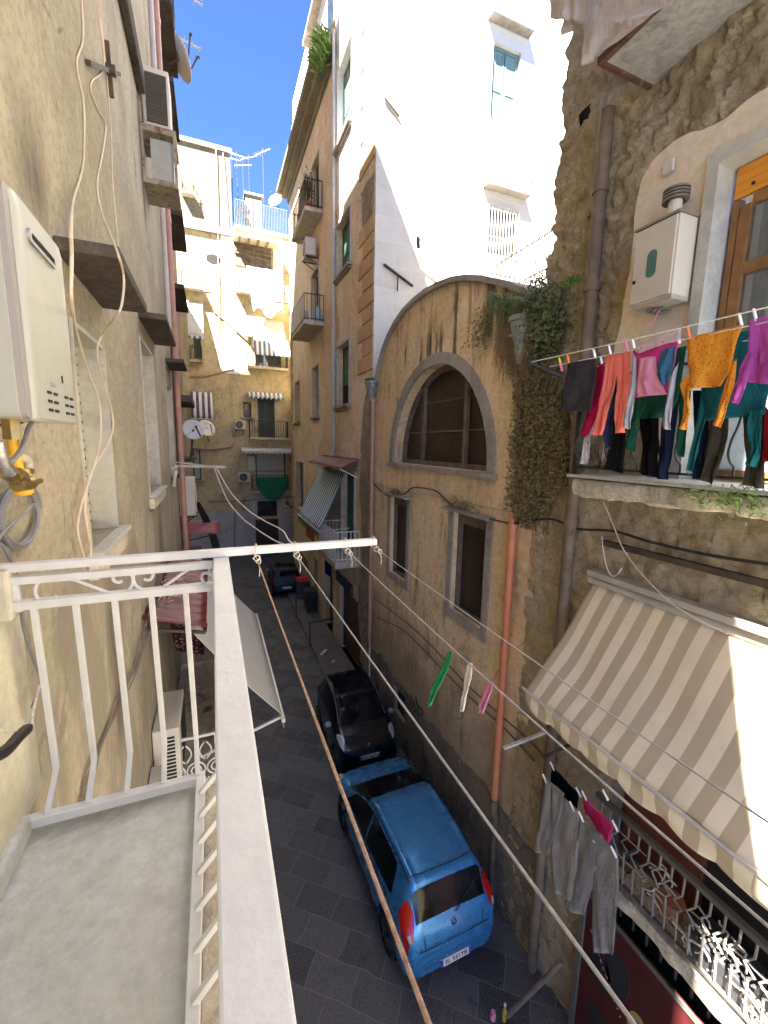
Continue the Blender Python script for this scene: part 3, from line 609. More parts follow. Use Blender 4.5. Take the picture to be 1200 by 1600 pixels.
for g in (g1, g2):
    a0, a1, c0, c1 = g[0][0], g[2][0], g[0][1], g[1][1]
    wo = MB().fbox(RF, a0, a1, -0.2, -0.19, c0, c1).build('window', M['glass_brown'], ch)
    m = MB().poly(RF, [[(a0, c0), (a1, c0), (a1, c1), (a0, c1)], [(a0+.07, c0+.07), (a1-.07, c0+.07), (a1-.07, c1-.22), (a0+.07, c1-.22)]], -0.10, -0.185); m.build('window_frame', M['oldframe'], wo)
    m = MB().poly(RF, [[(a0-.17, c0-.17), (a1+.17, c0-.17), (a1+.17, c1+.02), (a0-.17, c1+.02)], [(a0+.003, c0+.003), (a1-.003, c0+.003), (a1-.003, c1-.003), (a0+.003, c1-.003)]], 0.03, 0); m.build('stone_surround', M['greystone'], ch, bevel=0.008)
    MB().fbox(RF, a0-.22, a1+.22, 0.0, 0.20, c1+.04, c1+.09).build('drip_ledge', M['greystone'], ch, bevel=0.01)
m = MB()
for g in (g3, g4):
    a0, a1, c0, c1 = g[0][0], g[2][0], g[0][1], g[1][1]
    for i in range(6): m.fbox(RF, lerp(a0, a1, (i+.5)/6)-.012, lerp(a0, a1, (i+.5)/6)+.012, -0.12, -0.095, c0, c1)
    for i in range(9): m.fbox(RF, a0, a1, -0.094, -0.07, lerp(c0, c1, (i+.5)/9)-.012, lerp(c0, c1, (i+.5)/9)+.012)
m.build('cellar_grille', M['brownmetal'], ch)
m = MB(); m.fbox(RF, 5, 11, -0.5, -0.40, -7.5, -6); m.build('cellar_dark', M['dark'], ch)
# stained plinth with a ragged top, cut round the cellar vents
tp = []; a = 4.0
while a < 11.61:
    tp.append((a, -6.15-0.10*(a-4)/7+0.22*noise.fractal(Vector((a*.8, 5, 2)), 1.0, 2.0, 3)+.03*noise.noise(Vector((a*9, 1, 1))))); a += 0.05
holes2 = [[(p[0]+(0.01 if p[0] > 9.3 or 6 < p[0] < 7 else -0.01), p[1]) for p in g] for g in (g3, g4)]
outl = [(4.0, -7.99)]+tp+[(11.6, -7.99)]
m = MB().poly(RF, [outl]+[g for g in (g3, g4) if max(p[1] for p in g) < min(t[1] for t in tp)], 0.03, 0)
if len(m.v): m.build('plinth', M['plinth'], ch)

# ------------------------------------------------------------------ right foreground: the tuff stone house
sb = thing('tuff_house', 'bare tuff stone house on the right with a ragged corner', 'house', (4.4, 2.5, -8))
D1 = (-1.2, 2.77, -0.33, 2.55)          # balcony door
D2 = (-1.0, 3.15, -5.0, -1.85)          # door under the striped awning
D3 = (-1.0, 3.05, -8.0, -5.45)          # ground floor opening
HOLE = (4.39, 4.56, 3.93, 4.09)
def inD(a, z): return any(q[0] < a < q[1] and q[2] < z < q[3] for q in (D1, D2, D3, HOLE))
def inpoly2(a, z, P):
    c = False; n = len(P)
    for i in range(n):
        (x1, y1), (x2, y2) = P[i], P[i-1]
        if (y1 > z) != (y2 > z) and a < (x2-x1)*(z-y1)/(y2-y1)+x1: c = not c
    return c
edge_px = [(1300, 105), (1200, 144), (1171, 162), (1143, 181), (1122, 192), (1104, 204), (1083, 212), (1058, 224), (1040, 240), (1027, 255), (1013, 272), (1006, 292), (1002, 312), (1000, 340), (998, 363), (988, 420), (975, 500), (966, 560), (950, 640), (945, 720)]
PLAS = [(1.0, -.28), (1.0, pr(1300, 105)[1])]+[pr(*p) for p in edge_px]+[(pr(945, 720)[0], -.28)]
ds = sorted({*[1.2+0.038*i for i in range(97)], 2.77, 3.15, 3.05}); ds = [a for a in ds if a <= 4.86]
zs = sorted({*[-8+0.045*i for i in range(414)], -0.33, 2.55, -5.0, -1.85, -5.45})
vs = []; fs = []; idx = {}
def fbm(p, o=5): return noise.fractal(p, 0.9, 2.1, o)
for i, a in enumerate(ds):
    for j, z in enumerate(zs):
        P = Vector((0, a, z))
        cell = noise.cell(Vector((1.3, a*2.1+0.4*fbm(P*1.3), z*3.6+0.4*fbm(P*1.1+Vector((4, 0, 0))))))
        rg = 1-abs(fbm(P*4.5)); d = 0.05*fbm(P*2.3)+0.05*fbm(P*8)+0.035*cell+0.05*(rg-.8)+0.04
        edge = max(0, (a-4.2)/0.66)
        aa = a + (0.13*fbm(Vector((0, 3, z*1.1)))+0.035*fbm(Vector((0, 9, z*11)))+.05*noise.cell(Vector((1, 2, z*3.1))) if i == len(ds)-1 else 0.04*edge*fbm(P*6))
        if z < -0.4: d *= 0.55
        near = min(abs(a-q[1]) if q[2]-.1 < z < q[3]+.1 else 9 for q in (D1, D2, D3))
        if near < 0.03: d = min(d, 0.012)
        if inpoly2(a, z, PLAS): d = min(d, 0.03)
        vs.append(RF.p(aa, d, z)); idx[i, j] = len(vs)-1
for i in range(len(ds)-1):
    for j in range(len(zs)-1):
        if inD((ds[i]+ds[i+1])/2, (zs[j]+zs[j+1])/2): continue
        fs.append((idx[i, j], idx[i+1, j], idx[i+1, j+1], idx[i, j+1]))
# corner return
base = len(vs); last = len(ds)-1
for j, z in enumerate(zs): 
    p = vs[idx[last, j]]; vs.append(Vector((p.x+0.35, p.y-0.05+0.05*fbm(Vector((2, 1, z*3))), z)))
for j in range(len(zs)-1): fs.append((idx[last, j], base+j, base+j+1, idx[last, j+1]))
m = MB(); m.add(vs, fs); o = m.build('stone_wall', M['tuff'], sb, smooth=True)
w = MB().sheet(RF, -9, 1.2, -8, 10.6, [(-9.1, -9, 0, 1)][:0]+[(D1[0], 1.2, D1[2], D1[3]), (D2[0], 1.2, D2[2], D2[3]), (D3[0], 1.2, D3[2], D3[3])], rev=0.3)
w.quad((4.5, 4.84, -8), (12, 4.84, -8), (12, 4.84, 10.6), (4.5, 4.84, 10.6)); w.quad((4.4, -9, 10.6), (4.4, 4.85, 10.6), (12, 4.85, 10.6), (12, -9, 10.6))
w.build('rear_walls', M['tuff'], sb, fix=False)
for q in (D1, D2, D3):
    m = MB(); c = [(1.19, q[2]), (q[1], q[2]), (q[1], q[3]), (1.19, q[3])]
    for i in range(3): p, r_ = c[i], c[i+1]; m.quad(RF.p(p[0], 0.01, p[1]), RF.p(r_[0], 0.01, r_[1]), RF.p(r_[0], -.35, r_[1]), RF.p(p[0], -.35, p[1]))
    m.build('reveal', M['pink_plaster'] if q is D1 else M['plinth'], sb)
# pale plaster round the balcony door
ep = ragged(0, [pr(*p) for p in edge_px], 0.05, 0.06, 4); k_ = max(i for i, p in enumerate(ep) if p[1] > -.1 and p[0] > 3.2)
loop = [(1.0, ep[0][1])]+ep[:k_]+[(ep[k_][0], -0.28), (2.875, -0.28), (2.875, 2.662), (1.0, 2.662)]
MB().poly(RF, [loop], 0.055, 0.0).build('pale_plaster', M['pink_plaster'], sb)
MB().fbox(RF, 4.34, 4.62, -.12, -.01, 3.88, 4.14).build('hole_back', M['dark'], sb)
# ------------------------------------------------------------------ our white-railed balcony
M['floor'] = plaster('mottled balcony screed', (0.48, 0.50, 0.45), (0.57, 0.59, 0.58), (0.46, 0.45, 0.35), s=2.2, streak=0, grime=(0.27, 0.26, 0.21), grime_at=0.57, bump=0.3, rough=0.55, mo=0.3)
bal = thing('balcony', 'white iron railed balcony with bare screed floor in the near left corner', 'balcony', (-.4, 1, -1.45))
MB().box(-.745, .012, -1.6, 1.80, -1.62, -1.45).build('floor_slab', M['floor'], bal, bevel=0.01)
MB().box(-.084, .012, -1.6, 1.74, -1.449, -1.441).build('stone_edge', M['slab'], bal)
MB().box(-.748, -.70, -2.0, 1.92, -1.40, -.62).build('wall_facing', M['cream_wall'], bal)
MB().box(-.745, -.675, -1.6, 1.74, -1.449, -1.36).build('skirting', M['floor'], bal, bevel=0.015)
wp = M['white_paint']
MB().box(-.014, .044, -1.2, 1.79, -.485, -.455).build('handrail', wp, bal, bevel=0.004)
MB().box(-.70, .69, 1.765, 1.80, -.454, -.425).build('crossbar', wp, bal, bevel=0.003)
MB().box(-.67, -.016, 1.765, 1.795, -.500, -.472).build('upper_rail', wp, bal, bevel=0.003)
MB().box(-.69, -.012, 1.755, 1.79, -.590, -.558).build('scroll_rail', wp, bal, bevel=0.003)
MB().box(-.70, -.108, 1.735, 1.772, -1.428, -1.392).build('bottom_rail', wp, bal, bevel=0.003)
MB().box(-.119, -.085, -1.2, 1.772, -1.425, -1.39).build('side_bottom_rail', wp, bal, bevel=0.003)
MB().box(-.02, .035, 1.70, 1.765, -.60, -.486).build('corner_block', wp, bal, bevel=0.004)
for xt, xb in ((-.608, -.634), (-.485, -.504), (-.363, -.374), (-.241, -.241), (-.121, -.113)):
    m = MB().bar((xt, 1.772, -.59), (xt*.5+xb*.5, 1.845, -1.285), 0.020, 0.020, (0, 1, 0)); m.bar((xt*.5+xb*.5, 1.845, -1.28), (xb, 1.757, -1.395), 0.019, 0.019, (0, 1, 0))
    m.build('baluster', wp, bal, bevel=0.002)
MB().bar((-.66, 1.78, -.47), (-.655, 1.78, -.60), .028, .02, (0, 1, 0)).build('end_post', wp, bal, bevel=0.002)
y = 1.66
while y > -1.1:
    m = MB().bar((-.001, y, -.487), (.012, y, -1.28), 0.018, 0.018, (0, 1, 0)); m.bar((.012, y, -1.275), (-.10, y-.012, -1.392), 0.018, 0.018, (0, 1, 0))
    m.build('baluster', wp, bal, bevel=0.002); y -= 0.115
def spiral(cx, cz, r0, r1, t0, t1, n=26): return [(cx+lerp(r0, r1, i/n)*math.cos(R(lerp(t0, t1, i/n))), 1.775, cz+lerp(r0, r1, i/n)*math.sin(R(lerp(t0, t1, i/n)))) for i in range(n+1)]
def pxs(l): return [PX(u, v, y=1.776) for u, v in l]
sc = [[(88,931),(83,941),(73,943),(62,939),(55,926),(58,912),(72,904),(92,902),(115,906),(140,915),(175,927),(195,925),(206,915),(207,902),(200,893),(188,892),(178,898),(177,906),(184,910),(191,908)],
      [(237,898),(230,905),(224,903)], [(225,905),(234,906),(239,898),(235,890),(224,889),(213,893),(208,903),(213,916),(228,922),(248,921),(268,908),(290,893),(310,884),(330,884)],
      [(330,911),(320,911),(315,903),(318,896),(326,896),(330,900)]]
for l in (sc[0], sc[2], sc[3]):
    MB().tube(curve(pxs(l), 4), 0.0062, 6).build('scroll', wp, bal, smooth=True)
MB().box(-.75, -.66, 1.74, 1.82, -.62, -.44).build('wall_plate', M['cream_wall'], bal, bevel=0.01)

# clothes lines from our cross bar, running back over the camera to the arm at the balcony's other end
M['cord'] = simple('white cord', (0.66, 0.64, 0.58), 0.8, 0, 0.2, s=60, bump=0.8, bs=300)
M['cord_brown'] = simple('weathered rope', (0.42, 0.27, 0.18), 0.85, 0, 0.3, s=90, bump=1.0, bs=300, dirt=(0.60, 0.55, 0.48), dirt_at=0.55)
M['steelcord'] = simple('grey wire cord', (0.30, 0.30, 0.30), 0.5, 0.2, 0.2, s=80)
def knot(p, r=.012):
    p = Vector(p); return [p+Vector((r*math.cos(t)*(1+.3*math.sin(3*t)), r*.8*math.sin(2*t), r*math.sin(t)-r*.5)) for t in [i*0.45 for i in range(15)]]
for i, (x, mt, r, lab) in enumerate(((.150, 'cord_brown', .0026, 'brown-tinged rope line, nearest the white handrail'), (.313, 'steelcord', .0021, 'grey cord line, second out from the white handrail'), (.538, 'steelcord', .0020, 'dark cord line, third out from the white handrail'), (.675, 'steelcord', .0018, 'dark cord line from the tip of the white bar'))):
    t = thing('clothesline', lab, 'clothesline', (x, 1.78, -.45), 'clotheslines tied to the white bar')
    pts = [(x, lerp(1.76, -1.3, k/40), -.462-(0.02, .02, .045, .03)[i]*math.sin(math.pi*k/40)) for k in range(41)]
    MB().tube(pts, r, 8).build('cord', M[mt], t, smooth=True)
    m = MB().tube([(x+.020*math.sin(a)*.2, 1.7825+.030*math.cos(a), -.439+.026*math.sin(a)) for a in [q*math.pi/8 for q in range(16)]], r*.9, 6, closed=True)
    m.tube(knot((x, 1.735, -.458)), r*.95, 6); m.tube(knot((x+.004, 1.70, -.463), .009), r*.9, 6)
    m.tube([(x, 1.70, -.463), (x+.008, 1.69, -.50), (x+.004, 1.685, -.525)], r*.6, 5)
    m.build('knot', M['cord'], t, smooth=True)
far_arm = tag(MB().bar((-.75, 10.0, -.50), (.25, 10.0, -.53), .05, .045).bar((-.75, 10.06, -.42), (-.1, 10.02, -.50), .02, .02).build('line_bracket', simple('rusty white bracket', (0.5, 0.45, 0.38), 0.7, 0, .2, dirt=(0.3, 0.15, 0.08))), 'rusty white bracket arm holding the far end of the clotheslines', 'bracket')
for (pts, lab) in (([(335, 731), (352, 775), (375, 806), (400, 826), (430, 845), (452, 853), (466, 861)], 'slack white cord from the far bracket down to the white bar, lower of two'), ([(338, 731), (358, 766), (385, 795), (410, 812), (440, 828), (450, 843), (462, 852)], 'slack white cord from the far bracket down to the white bar, upper of two')):
    n = len(pts); P = [PX(u, v, y=lerp(10.0, 1.80, (i/(n-1))**0.55)) for i, (u, v) in enumerate(pts)]
    tag(MB().tube(curve(P, 6), [lerp(.012, .004, (k/(6*(n-1)))**.5) for k in range(6*(n-1)+1)], 6).build('clothesline', M['cord'], smooth=True), lab, 'clothesline', 'cords to the far bracket')

# ------------------------------------------------------------------ water heater on the wall
M['heater'] = simple('off-white enamel', (0.37, 0.38, 0.34), 0.42, 0, 0.004)
M['heater_grey'] = simple('grey plastic band', (0.30, 0.28, 0.27), 0.4, 0, 0.05)
M['brass'] = simple('brass', (0.42, 0.30, 0.12), 0.35, 0.85, 0.25, dirt=(0.2, 0.14, 0.07))
M['steel'] = simple('braided steel', (0.45, 0.45, 0.46), 0.35, 0.9, 0.2, s=60, bump=0.6, bs=200)
M['yellow_pipe'] = simple('yellow gas hose', (0.80, 0.45, 0.03), 0.45, 0, 0.1)
M['grey_cable'] = simple('grey cable', (0.22, 0.22, 0.23), 0.5, 0, 0.1)
M['black_rubber'] = simple('black tape', (0.015, 0.015, 0.015), 0.5, 0, 0.2, s=40, bump=0.6)
ht = thing('water_heater', 'off-white gas water heater on the cream wall above the coiled cable', 'water heater', (-.6, 1.8, .06))
HF = Fr((0, 0, 0), (0, 1, 0), (1, 0, 0))
def rbox(x0, x1, y0, y1, z0, z1, r): return MB().poly(Fr((0, 0, 0), (0, 1, 0), (1, 0, 0)), [rrect(y0, y1, z0, z1, r)], x0, x1)
rbox(-.748, -.516, 1.553, 2.02, .062, .70, .02).build('back_case', M['heater'], ht, bevel=0.006)
rbox(-.516, -.499, 1.562, 2.015, .064, .698, .02).build('seam_band', M['heater_grey'], ht)
# bowed front cover
rows = []
for i in range(17):
    y = lerp(1.595, 2.03, i/16); e = abs(i/8-1)
    x = -.488 - 0.010*max(0, (e-.8)/.2)**2.2
    rows.append([(-.500, y, .060), (x-.008, y, .058), (x, y, .068), (x, y, .35), (x, y, .66), (x-.006, y, .695), (-.500, y, .70)])
MB().grid(rows).build('front_cover', M['heater'], ht, smooth=True, solid=0.006)
m = MB(); 
m.poly(HF, [rrect(1.66, 1.90, .585, .625, .018), rrect(1.675, 1.885, .595, .615, .008)], -.476, -.49); m.build('flue_rim', M['steel'], ht)
MB().poly(HF, [rrect(1.672, 1.888, .592, .618, .01)], -.480, -.492).build('flue_slot', M['dark'], ht)
m = MB()
for r_ in range(3):
    for c_ in range(5):
        if c_ == 2: continue
        m.poly(HF, [rrect(1.70+c_*.058, 1.738+c_*.058, .092+r_*.028, .101+r_*.028, .004)], -.482, -.49)
m.build('vent_slots', M['dark'], ht)
MB().poly(HF, [rrect(1.735, 1.79, .175, .188, .003)], -.482, -.492).build('badge', M['heater_grey'], ht)
MB().fbox(HF, 1.86, 1.868, -.4925, -.482, .20, .225).build('indicator', M['dark'], ht)
# pipes and valves below
def pxx(l, x): return [PX(u, v, x=x) for u, v in l]
gp = thing('gas_fitting', 'brass valves, braided hose and yellow gas hose under the water heater', 'pipe fitting', (-.62, 1.7, 0))
MB().tube(curve(pxx([(18, 668), (22, 700), (28, 735), (32, 760)], -.60), 4), .017, 12).build('gas_hose', M['yellow_pipe'], gp, smooth=True)
MB().tube(curve(pxx([(-4, 690), (0, 710), (8, 728), (16, 738)], -.56), 4), .017, 12).build('braided_hose', M['steel'], gp, smooth=True)
MB().tube(curve(pxx([(22, 716), (34, 715), (42, 722), (44, 735)], -.60), 4), .016, 12).build('ribbed_hose', simple('white hose', (0.6, 0.58, 0.5), .5), gp, smooth=True)
m = MB()
P = PX(40, 745, x=-.60); m.tube([P+Vector((0, 0, .03)), P+Vector((0, 0, -.045))], .022, 6); m.tube([P+Vector((0, 0, .028)), P+Vector((0, 0, .012))], .027, 8)
P = PX(17, 742, x=-.58); m.tube([P+Vector((0, -.05, .02)), P+Vector((0, .04, -.015))], .022, 8); m.tube([P+Vector((0, .02, 0)), P+Vector((0, .07, -.02))], .028, 6)
P = PX(33, 756, x=-.58); m.tube([P+Vector((0, -.03, 0)), P+Vector((.01, .04, .0))], .024, 10); m.tube([P+Vector((.02, .02, .0)), P+Vector((.03, .075, .004))], .009, 6)
P = PX(18, 672, x=-.60); m.tube([P+Vector((0, 0, .04)), P+Vector((0, 0, -.03))], .026, 6)
m.build('valve_body', M['brass'], gp, smooth=True)
MB().lathe(PX(37, 768, x=-.60), [(.024, .022), (.028, .018), (.028, -.004), (.02, -.012)], 14).build('valve_cap', M['yellow_pipe'], gp, smooth=True)
MB().tube(curve([PX(5, 650, x=-.62), PX(22, 662, x=-.6), PX(28, 672, x=-.6)], 4), .008, 6).tube(curve([PX(0, 665, x=-.64), PX(15, 657, x=-.6), PX(35, 661, x=-.6)], 4), .004, 6).build('wiring', simple('dark red wiring', (0.18, 0.05, 0.07), .5), gp, smooth=True)
tag(MB().tube(curve(pxx([(54, 655), (45, 668), (38, 690), (28, 710), (14, 724)], -.57), 5), .0075, 8).build('supply_cable', M['grey_cable'], smooth=True), 'grey supply cable curving down from under the water heater to the valves', 'cable')
m = MB(); c = PX(33, 806, x=-.72); pts = []
for i in range(150):
    t = i*0.17; w_ = 1+.035*math.sin(t*.37+1); pts.append(c+Vector((.012*math.sin(t*.9), .20*w_*math.cos(t), .118*w_*math.sin(t)+.006*math.sin(t*.31))))
m.tube(pts, .0085, 7); m.tube(curve([pts[-1], PX(0, 838, x=-.7), PX(8, 858, x=-.69), PX(28, 905, x=-.68), PX(34, 965, x=-.67), PX(48, 1020, x=-.66), PX(64, 1060, x=-.66), PX(60, 1080, x=-.66), PX(50, 1105, x=-.66)], 5), .006, 7)
tag(m.build('cable_coil', M['grey_cable'], smooth=True), 'coil of grey cable hanging on the cream wall by the brass valves', 'cable')
tag(MB().tube(curve([PX(-15, 1185, x=-.60), PX(10, 1172, x=-.60), PX(30, 1150, x=-.61), PX(46, 1136, x=-.62)], 5), [.018]*14+[.014, .011], 10).build('taped_cable', M['black_rubber'], smooth=True), 'thick black taped cable end sticking out low on the left wall', 'cable')
tag(MB().tube(curve([PX(-5, 1141, x=-.62), PX(20, 1143, x=-.62), PX(46, 1137, x=-.62), PX(52, 1110, x=-.64), PX(62, 1070, x=-.66)], 5), .0045, 6).build('thin_cable', M['cord'], smooth=True), 'thin pale cable joined to the black taped cable end', 'cable')
M['cable_cream'] = simple('cream cable', (0.60, 0.50, 0.38), 0.6, 0, 0.1)
c1 = [(127, -10, -.74), (130, 60, -.74), (120, 100, -.74), (131, 165, -.74), (130, 255, -.74), (115, 310, -.70), (111, 350, -.42), (112, 400, -.42), (111, 450, -.42), (113, 480, -.45), (120, 520, -.6), (138, 580, -.68), (155, 630, -.70), (157, 680, -.70), (146, 730, -.70), (131, 775, -.70), (122, 815, -.70), (123, 840, -.70), (134, 880, -.71)]
c2 = [(150, -10, -.74), (163, 100, -.74), (142, 130, -.74), (150, 165, -.74), (165, 195, -.74), (160, 240, -.74), (152, 285, -.74), (158, 330, -.70), (180, 385, -.43), (193, 430, -.42), (191, 470, -.42), (183, 492, -.43), (162, 520, -.6), (152, 545, -.65), (158, 585, -.68), (172, 630, -.7), (177, 665, -.7), (168, 695, -.7), (148, 727, -.7), (136, 760, -.7), (133, 800, -.7), (141, 850, -.71), (142, 880, -.71)]
c3 = [(155, 0, -.745), (172, 180, -.745), (176, 280, -.745), (182, 350, -.745), (188, 420, -.73)]
for l, r, lab in ((c1, .006, 'loose cream cable looping down the left wall past the first stone hood'), (c2, .006, 'second loose cream cable, swinging out below the first stone hood edge'), (c3, .005, 'thin taut cable running straight down the upper left wall')):
    tag(MB().tube(curve([PX(u, v, x=x) for u, v, x in l], 5), r, 6).build('wall_cable', M['cable_cream'], smooth=True), lab, 'cable')
# iron wall tie
p, q = PX(138, 98, x=-.73), PX(186, 116, x=-.73); mid = PX(171, 109, x=-.72)
tag(MB().bar(p, q, .035, .035).bar(mid+Vector((0, -.03, .20)), mid+Vector((0, .03, -.20)), .035, .03).tube([mid+Vector((-.03, 0, 0)), mid+Vector((.05, 0, 0))], .045, 8).build('wall_tie', M['brownmetal']), 'cross-shaped dark iron wall tie on the upper left wall', 'wall tie')
# air conditioner on its rusty frame high on the left
M['ac_white'] = simple('aged white casing', (0.55, 0.53, 0.47), 0.5, 0, 0.06, dirt=(0.35, 0.22, 0.12), dirt_at=0.66)
M['acgrille'] = slatted('dark condenser grille', (0.10, 0.10, 0.10), 0.035, 0.5, depth=0.03)
def aircon(lab, F, a0, a1, d0, d1, z0, z1, fan=True, side_grille=False, grp='outdoor air conditioning units', name='air_conditioner'):
    t = thing(name, lab, 'air conditioner', F.p((a0+a1)/2, (d0+d1)/2, z0), grp)
    MB().fbox(F, a0, a1, d0, d1, z0, z1).build('casing', M['ac_white'], t, bevel=0.015)
    h = z1-z0; w_ = a1-a0
    if fan:
        cx, cz, r = a0+w_*.42, (z0+z1)/2, min(h*.42, w_*.36)
        ring = [(cx+r*math.cos(R(k*15)), cz+r*math.sin(R(k*15))) for k in range(24)]
        MB().poly(F, [ring], d1+.004, d1-.01).build('fan_opening', M['dark'], t)
        m = MB()
        for f in (1.0, .75, .5, .25): m.tube([F.p(cx+r*f*math.cos(R(k*15)), d1+.012, cz+r*f*math.sin(R(k*15))) for k in range(24)], .006, 4, closed=True)
        for k in range(8): m.bar(F.p(cx, d1+.012, cz), F.p(cx+r*math.cos(R(k*45)), d1+.012, cz+r*math.sin(R(k*45))), .008, .006)
        m.build('fan_guard', M['ac_white'], t)
    m = MB()
    for a in (a0+w_*.15, a1-w_*.15): m.fbox(F, a-.02, a+.02, 0.0, d1+.02, z0-.05, z0-.012); m.bar(F.p(a, 0.01, z0-.30), F.p(a, d1-.05, z0-.045), .03, .03)
    m.build('wall_bracket', M['brownmetal'], t)
    return t
ac = thing('air_conditioner', 'air conditioner with a black louvred face in a rusty frame high on the left wall', 'air conditioner', (-.5, 7.6, 4.5), 'outdoor air conditioning units')
MB().box(-.70, -.36, 7.55, 8.0, 4.42, 5.20).build('casing', M['ac_white'], ac, bevel=0.012)
MB().box(-.665, -.395, 7.535, 7.548, 4.50, 5.12).build('louvred_face', M['acgrille'], ac)
m = MB()
for k in range(22): z = 4.51+k*.0277; m.bar((-.66, 7.53, z), (-.40, 7.53, z), .012, .008)
m.build('louvre_blades', M['brownmetal'], ac)
m = MB().box(-.78, -.30, 7.45, 8.1, 4.33, 4.41); m.box(-.78, -.30, 7.45, 8.1, 3.66, 3.72); m.box(-.76, -.72, 7.45, 7.50, 3.72, 4.33).box(-.34, -.30, 7.45, 7.50, 3.72, 4.33).box(-.76, -.72, 7.45, 7.50, 4.42, 5.1)
m.build('frame', simple('rusty painted frame', (0.30, 0.26, 0.19), .7, .1, .2, dirt=(0.14, 0.06, 0.03), dirt_at=.5), ac)
MB().box(-.64, -.35, 7.52, 7.60, 3.76, 4.28).build('drip_pan', simple('rust spotted grey sheet', (0.34, 0.35, 0.32), .5, .2, .1, dirt=(0.25, 0.09, 0.03), dirt_at=.62), ac)
# pipes at the corner between the two left houses
def vpipe(name, lab, F, a, d, z0, z1, r, mt, joints=(), brackets=True, cat='drainpipe', grp=None):
    t = thing(name, lab, cat, F.p(a, d, z0), grp)
    MB().tube([F.p(a, d, z) for z in [lerp(z0, z1, i/8) for i in range(9)]], r, 12).build('pipe', M[mt], t, smooth=True)
    for z in joints: MB().tube([F.p(a, d, z-.05), F.p(a, d, z+.05)], r*1.18, 12).build('collar', M[mt], t, smooth=True)
    return t
vpipe('drainpipe', 'pink drainpipe at the far edge of the beige left wall', LF, 10.45, .10, -8, 16, .06, 'pipe_pink', (-5, -2.4, 1.8, 4.5, 8), grp='drainpipes')
vpipe('drainpipe', 'pale grey drainpipe just before the pink one on the left wall', LF, 9.3, .09, 2.0, 16, .045, 'pipe_grey', (5, 8.4), grp='drainpipes')
for i, (a, x) in enumerate(((11.2, 'thin'), (11.7, 'thin'))):
    tag(MB().tube([L2.p(a, .05, z) for z in (-6, 0, 8, 20)], .02, 6).build('conduit', M['brownmetal'], smooth=True), ('thin brown conduit on the brown house, next to the pink drainpipe', 'thin brown conduit on the brown house, second from the pink drainpipe')[i], 'conduit', 'conduits on the brown house')
# ------------------------------------------------------------------ lower left: red sheet canopy, ribbed awning, small balcony
def corrug(name, x0, x1, y0, y1, z0, z1, pitch, amp, mt, parent=None, along='y'):
    rows = []; n = int((y1-y0)/pitch*8)
    for i in range(n+1):
        y = lerp(y0, y1, i/n); h = amp*math.sin(2*math.pi*(y-y0)/pitch)
        rows.append([(lerp(x0, x1, j/6), y, lerp(z0, z1, j/6)+h) for j in range(7)])
    return MB().grid(rows).build(name, mt, parent, smooth=True, solid=.006)
rc = thing('sheet_canopy', 'red corrugated sheet canopy with loose wires on it, below the white rail', 'canopy', (-.4, 6, -2))
corrug('red_sheet', -.75, -.14, 4.75, 7.6, -1.82, -2.0, .24, .022, simple('dark red sheet', (0.13, 0.022, 0.02), .4, 0, .2, s=2, dirt=(0.42, 0.30, 0.27), dirt_at=.68), rc)
for y in (4.8, 7.5): MB().bar((-.75, y, -1.95), (-.15, y, -2.08), .03, .03).build('support', M['brownmetal'], rc)
m = MB(); rnd = random.Random(4)
for k in range(11):
    c = Vector((-.55+rnd.random()*.25, 5.3+rnd.random()*.7, -1.80)); r0 = .08+rnd.random()*.13
    m.tube([c+Vector((r0*math.cos(t)*.8, r0*1.5*math.sin(t), .04*math.sin(t*1.3+k))) for t in [rnd.random()+q*.4 for q in range(rnd.randint(9, 15))]], .0045, 5)
tag(m.build('loose_wires', simple('old cream and pink wires', (0.50, 0.36, 0.28), .6, 0, .3, s=3), smooth=True), 'tangle of loose pale wires lying on the red canopy', 'wires')
m = MB()
for k in range(6):
    o_ = .012*k
    m.tube(curve([PX(262+math.sin(k*2.1)*1.5, 860, x=-.72), PX(243+math.sin(k*1.7)*4, 925, x=-.70), PX(228+math.sin(k*2.9)*5, 985, x=-.71), PX(212+math.sin(k*1.3)*5, 1040, x=-.72), PX(190+math.sin(k*2.3)*6, 1090, x=-.73), PX(163+math.sin(k*3.1)*8, 1150, x=-.735), PX(140+math.sin(k*1.9)*9, 1205, x=-.735), PX(128+math.sin(k*1.1)*7, 1260, x=-.735)], 5), .0045, 5)
tag(m.build('cable_bundle', simple('dark wall cables', (0.16, 0.13, 0.11), .6, 0, .3), smooth=True), 'bundle of old dark cables running diagonally down the left wall', 'cables')
aw_ = thing('awning', 'grey ribbed drop-arm awning below and beyond the white handrail', 'awning', (0, 7, -3), 'awnings')
rows = []
for i in range(145):
    y = lerp(5.3, 8.9, i/144); h = .008*math.sin(2*math.pi*y/.10)
    rows.append([(lerp(-.42, .73, j/8), y, lerp(-2.12, -3.62, j/8)-.05*math.sin(math.pi*j/8)+h) for j in range(9)])
M['ribbed'] = striped('grey ribbed canvas', (0.50, 0.50, 0.47), (0.42, 0.42, 0.40), .10, 1, .55, bump=.1)
MB().grid(rows).build('canopy_sheet', M['ribbed'], aw_, smooth=True, solid=.005)
MB().bar((.735, 5.2, -3.65), (.735, 9.0, -3.65), .05, .05).build('front_bar', M['white_paint'], aw_, bevel=.008)
rows = [[(.75+.01*math.sin(y*9), y, -3.66-j*.045*(1+.25*math.cos(y*6.28/.6))) for j in range(4)] for y in [lerp(5.25, 8.95, i/60) for i in range(61)]]
MB().grid(rows).build('valance', M['ribbed'], aw_, smooth=True, solid=.004)
MB().bar((.72, 5.35, -3.68), (-.3, 5.35, -4.0), .03, .03).bar((.72, 8.8, -3.68), (-.3, 8.8, -4.0), .03, .03).build('arm', M['white_paint'], aw_)
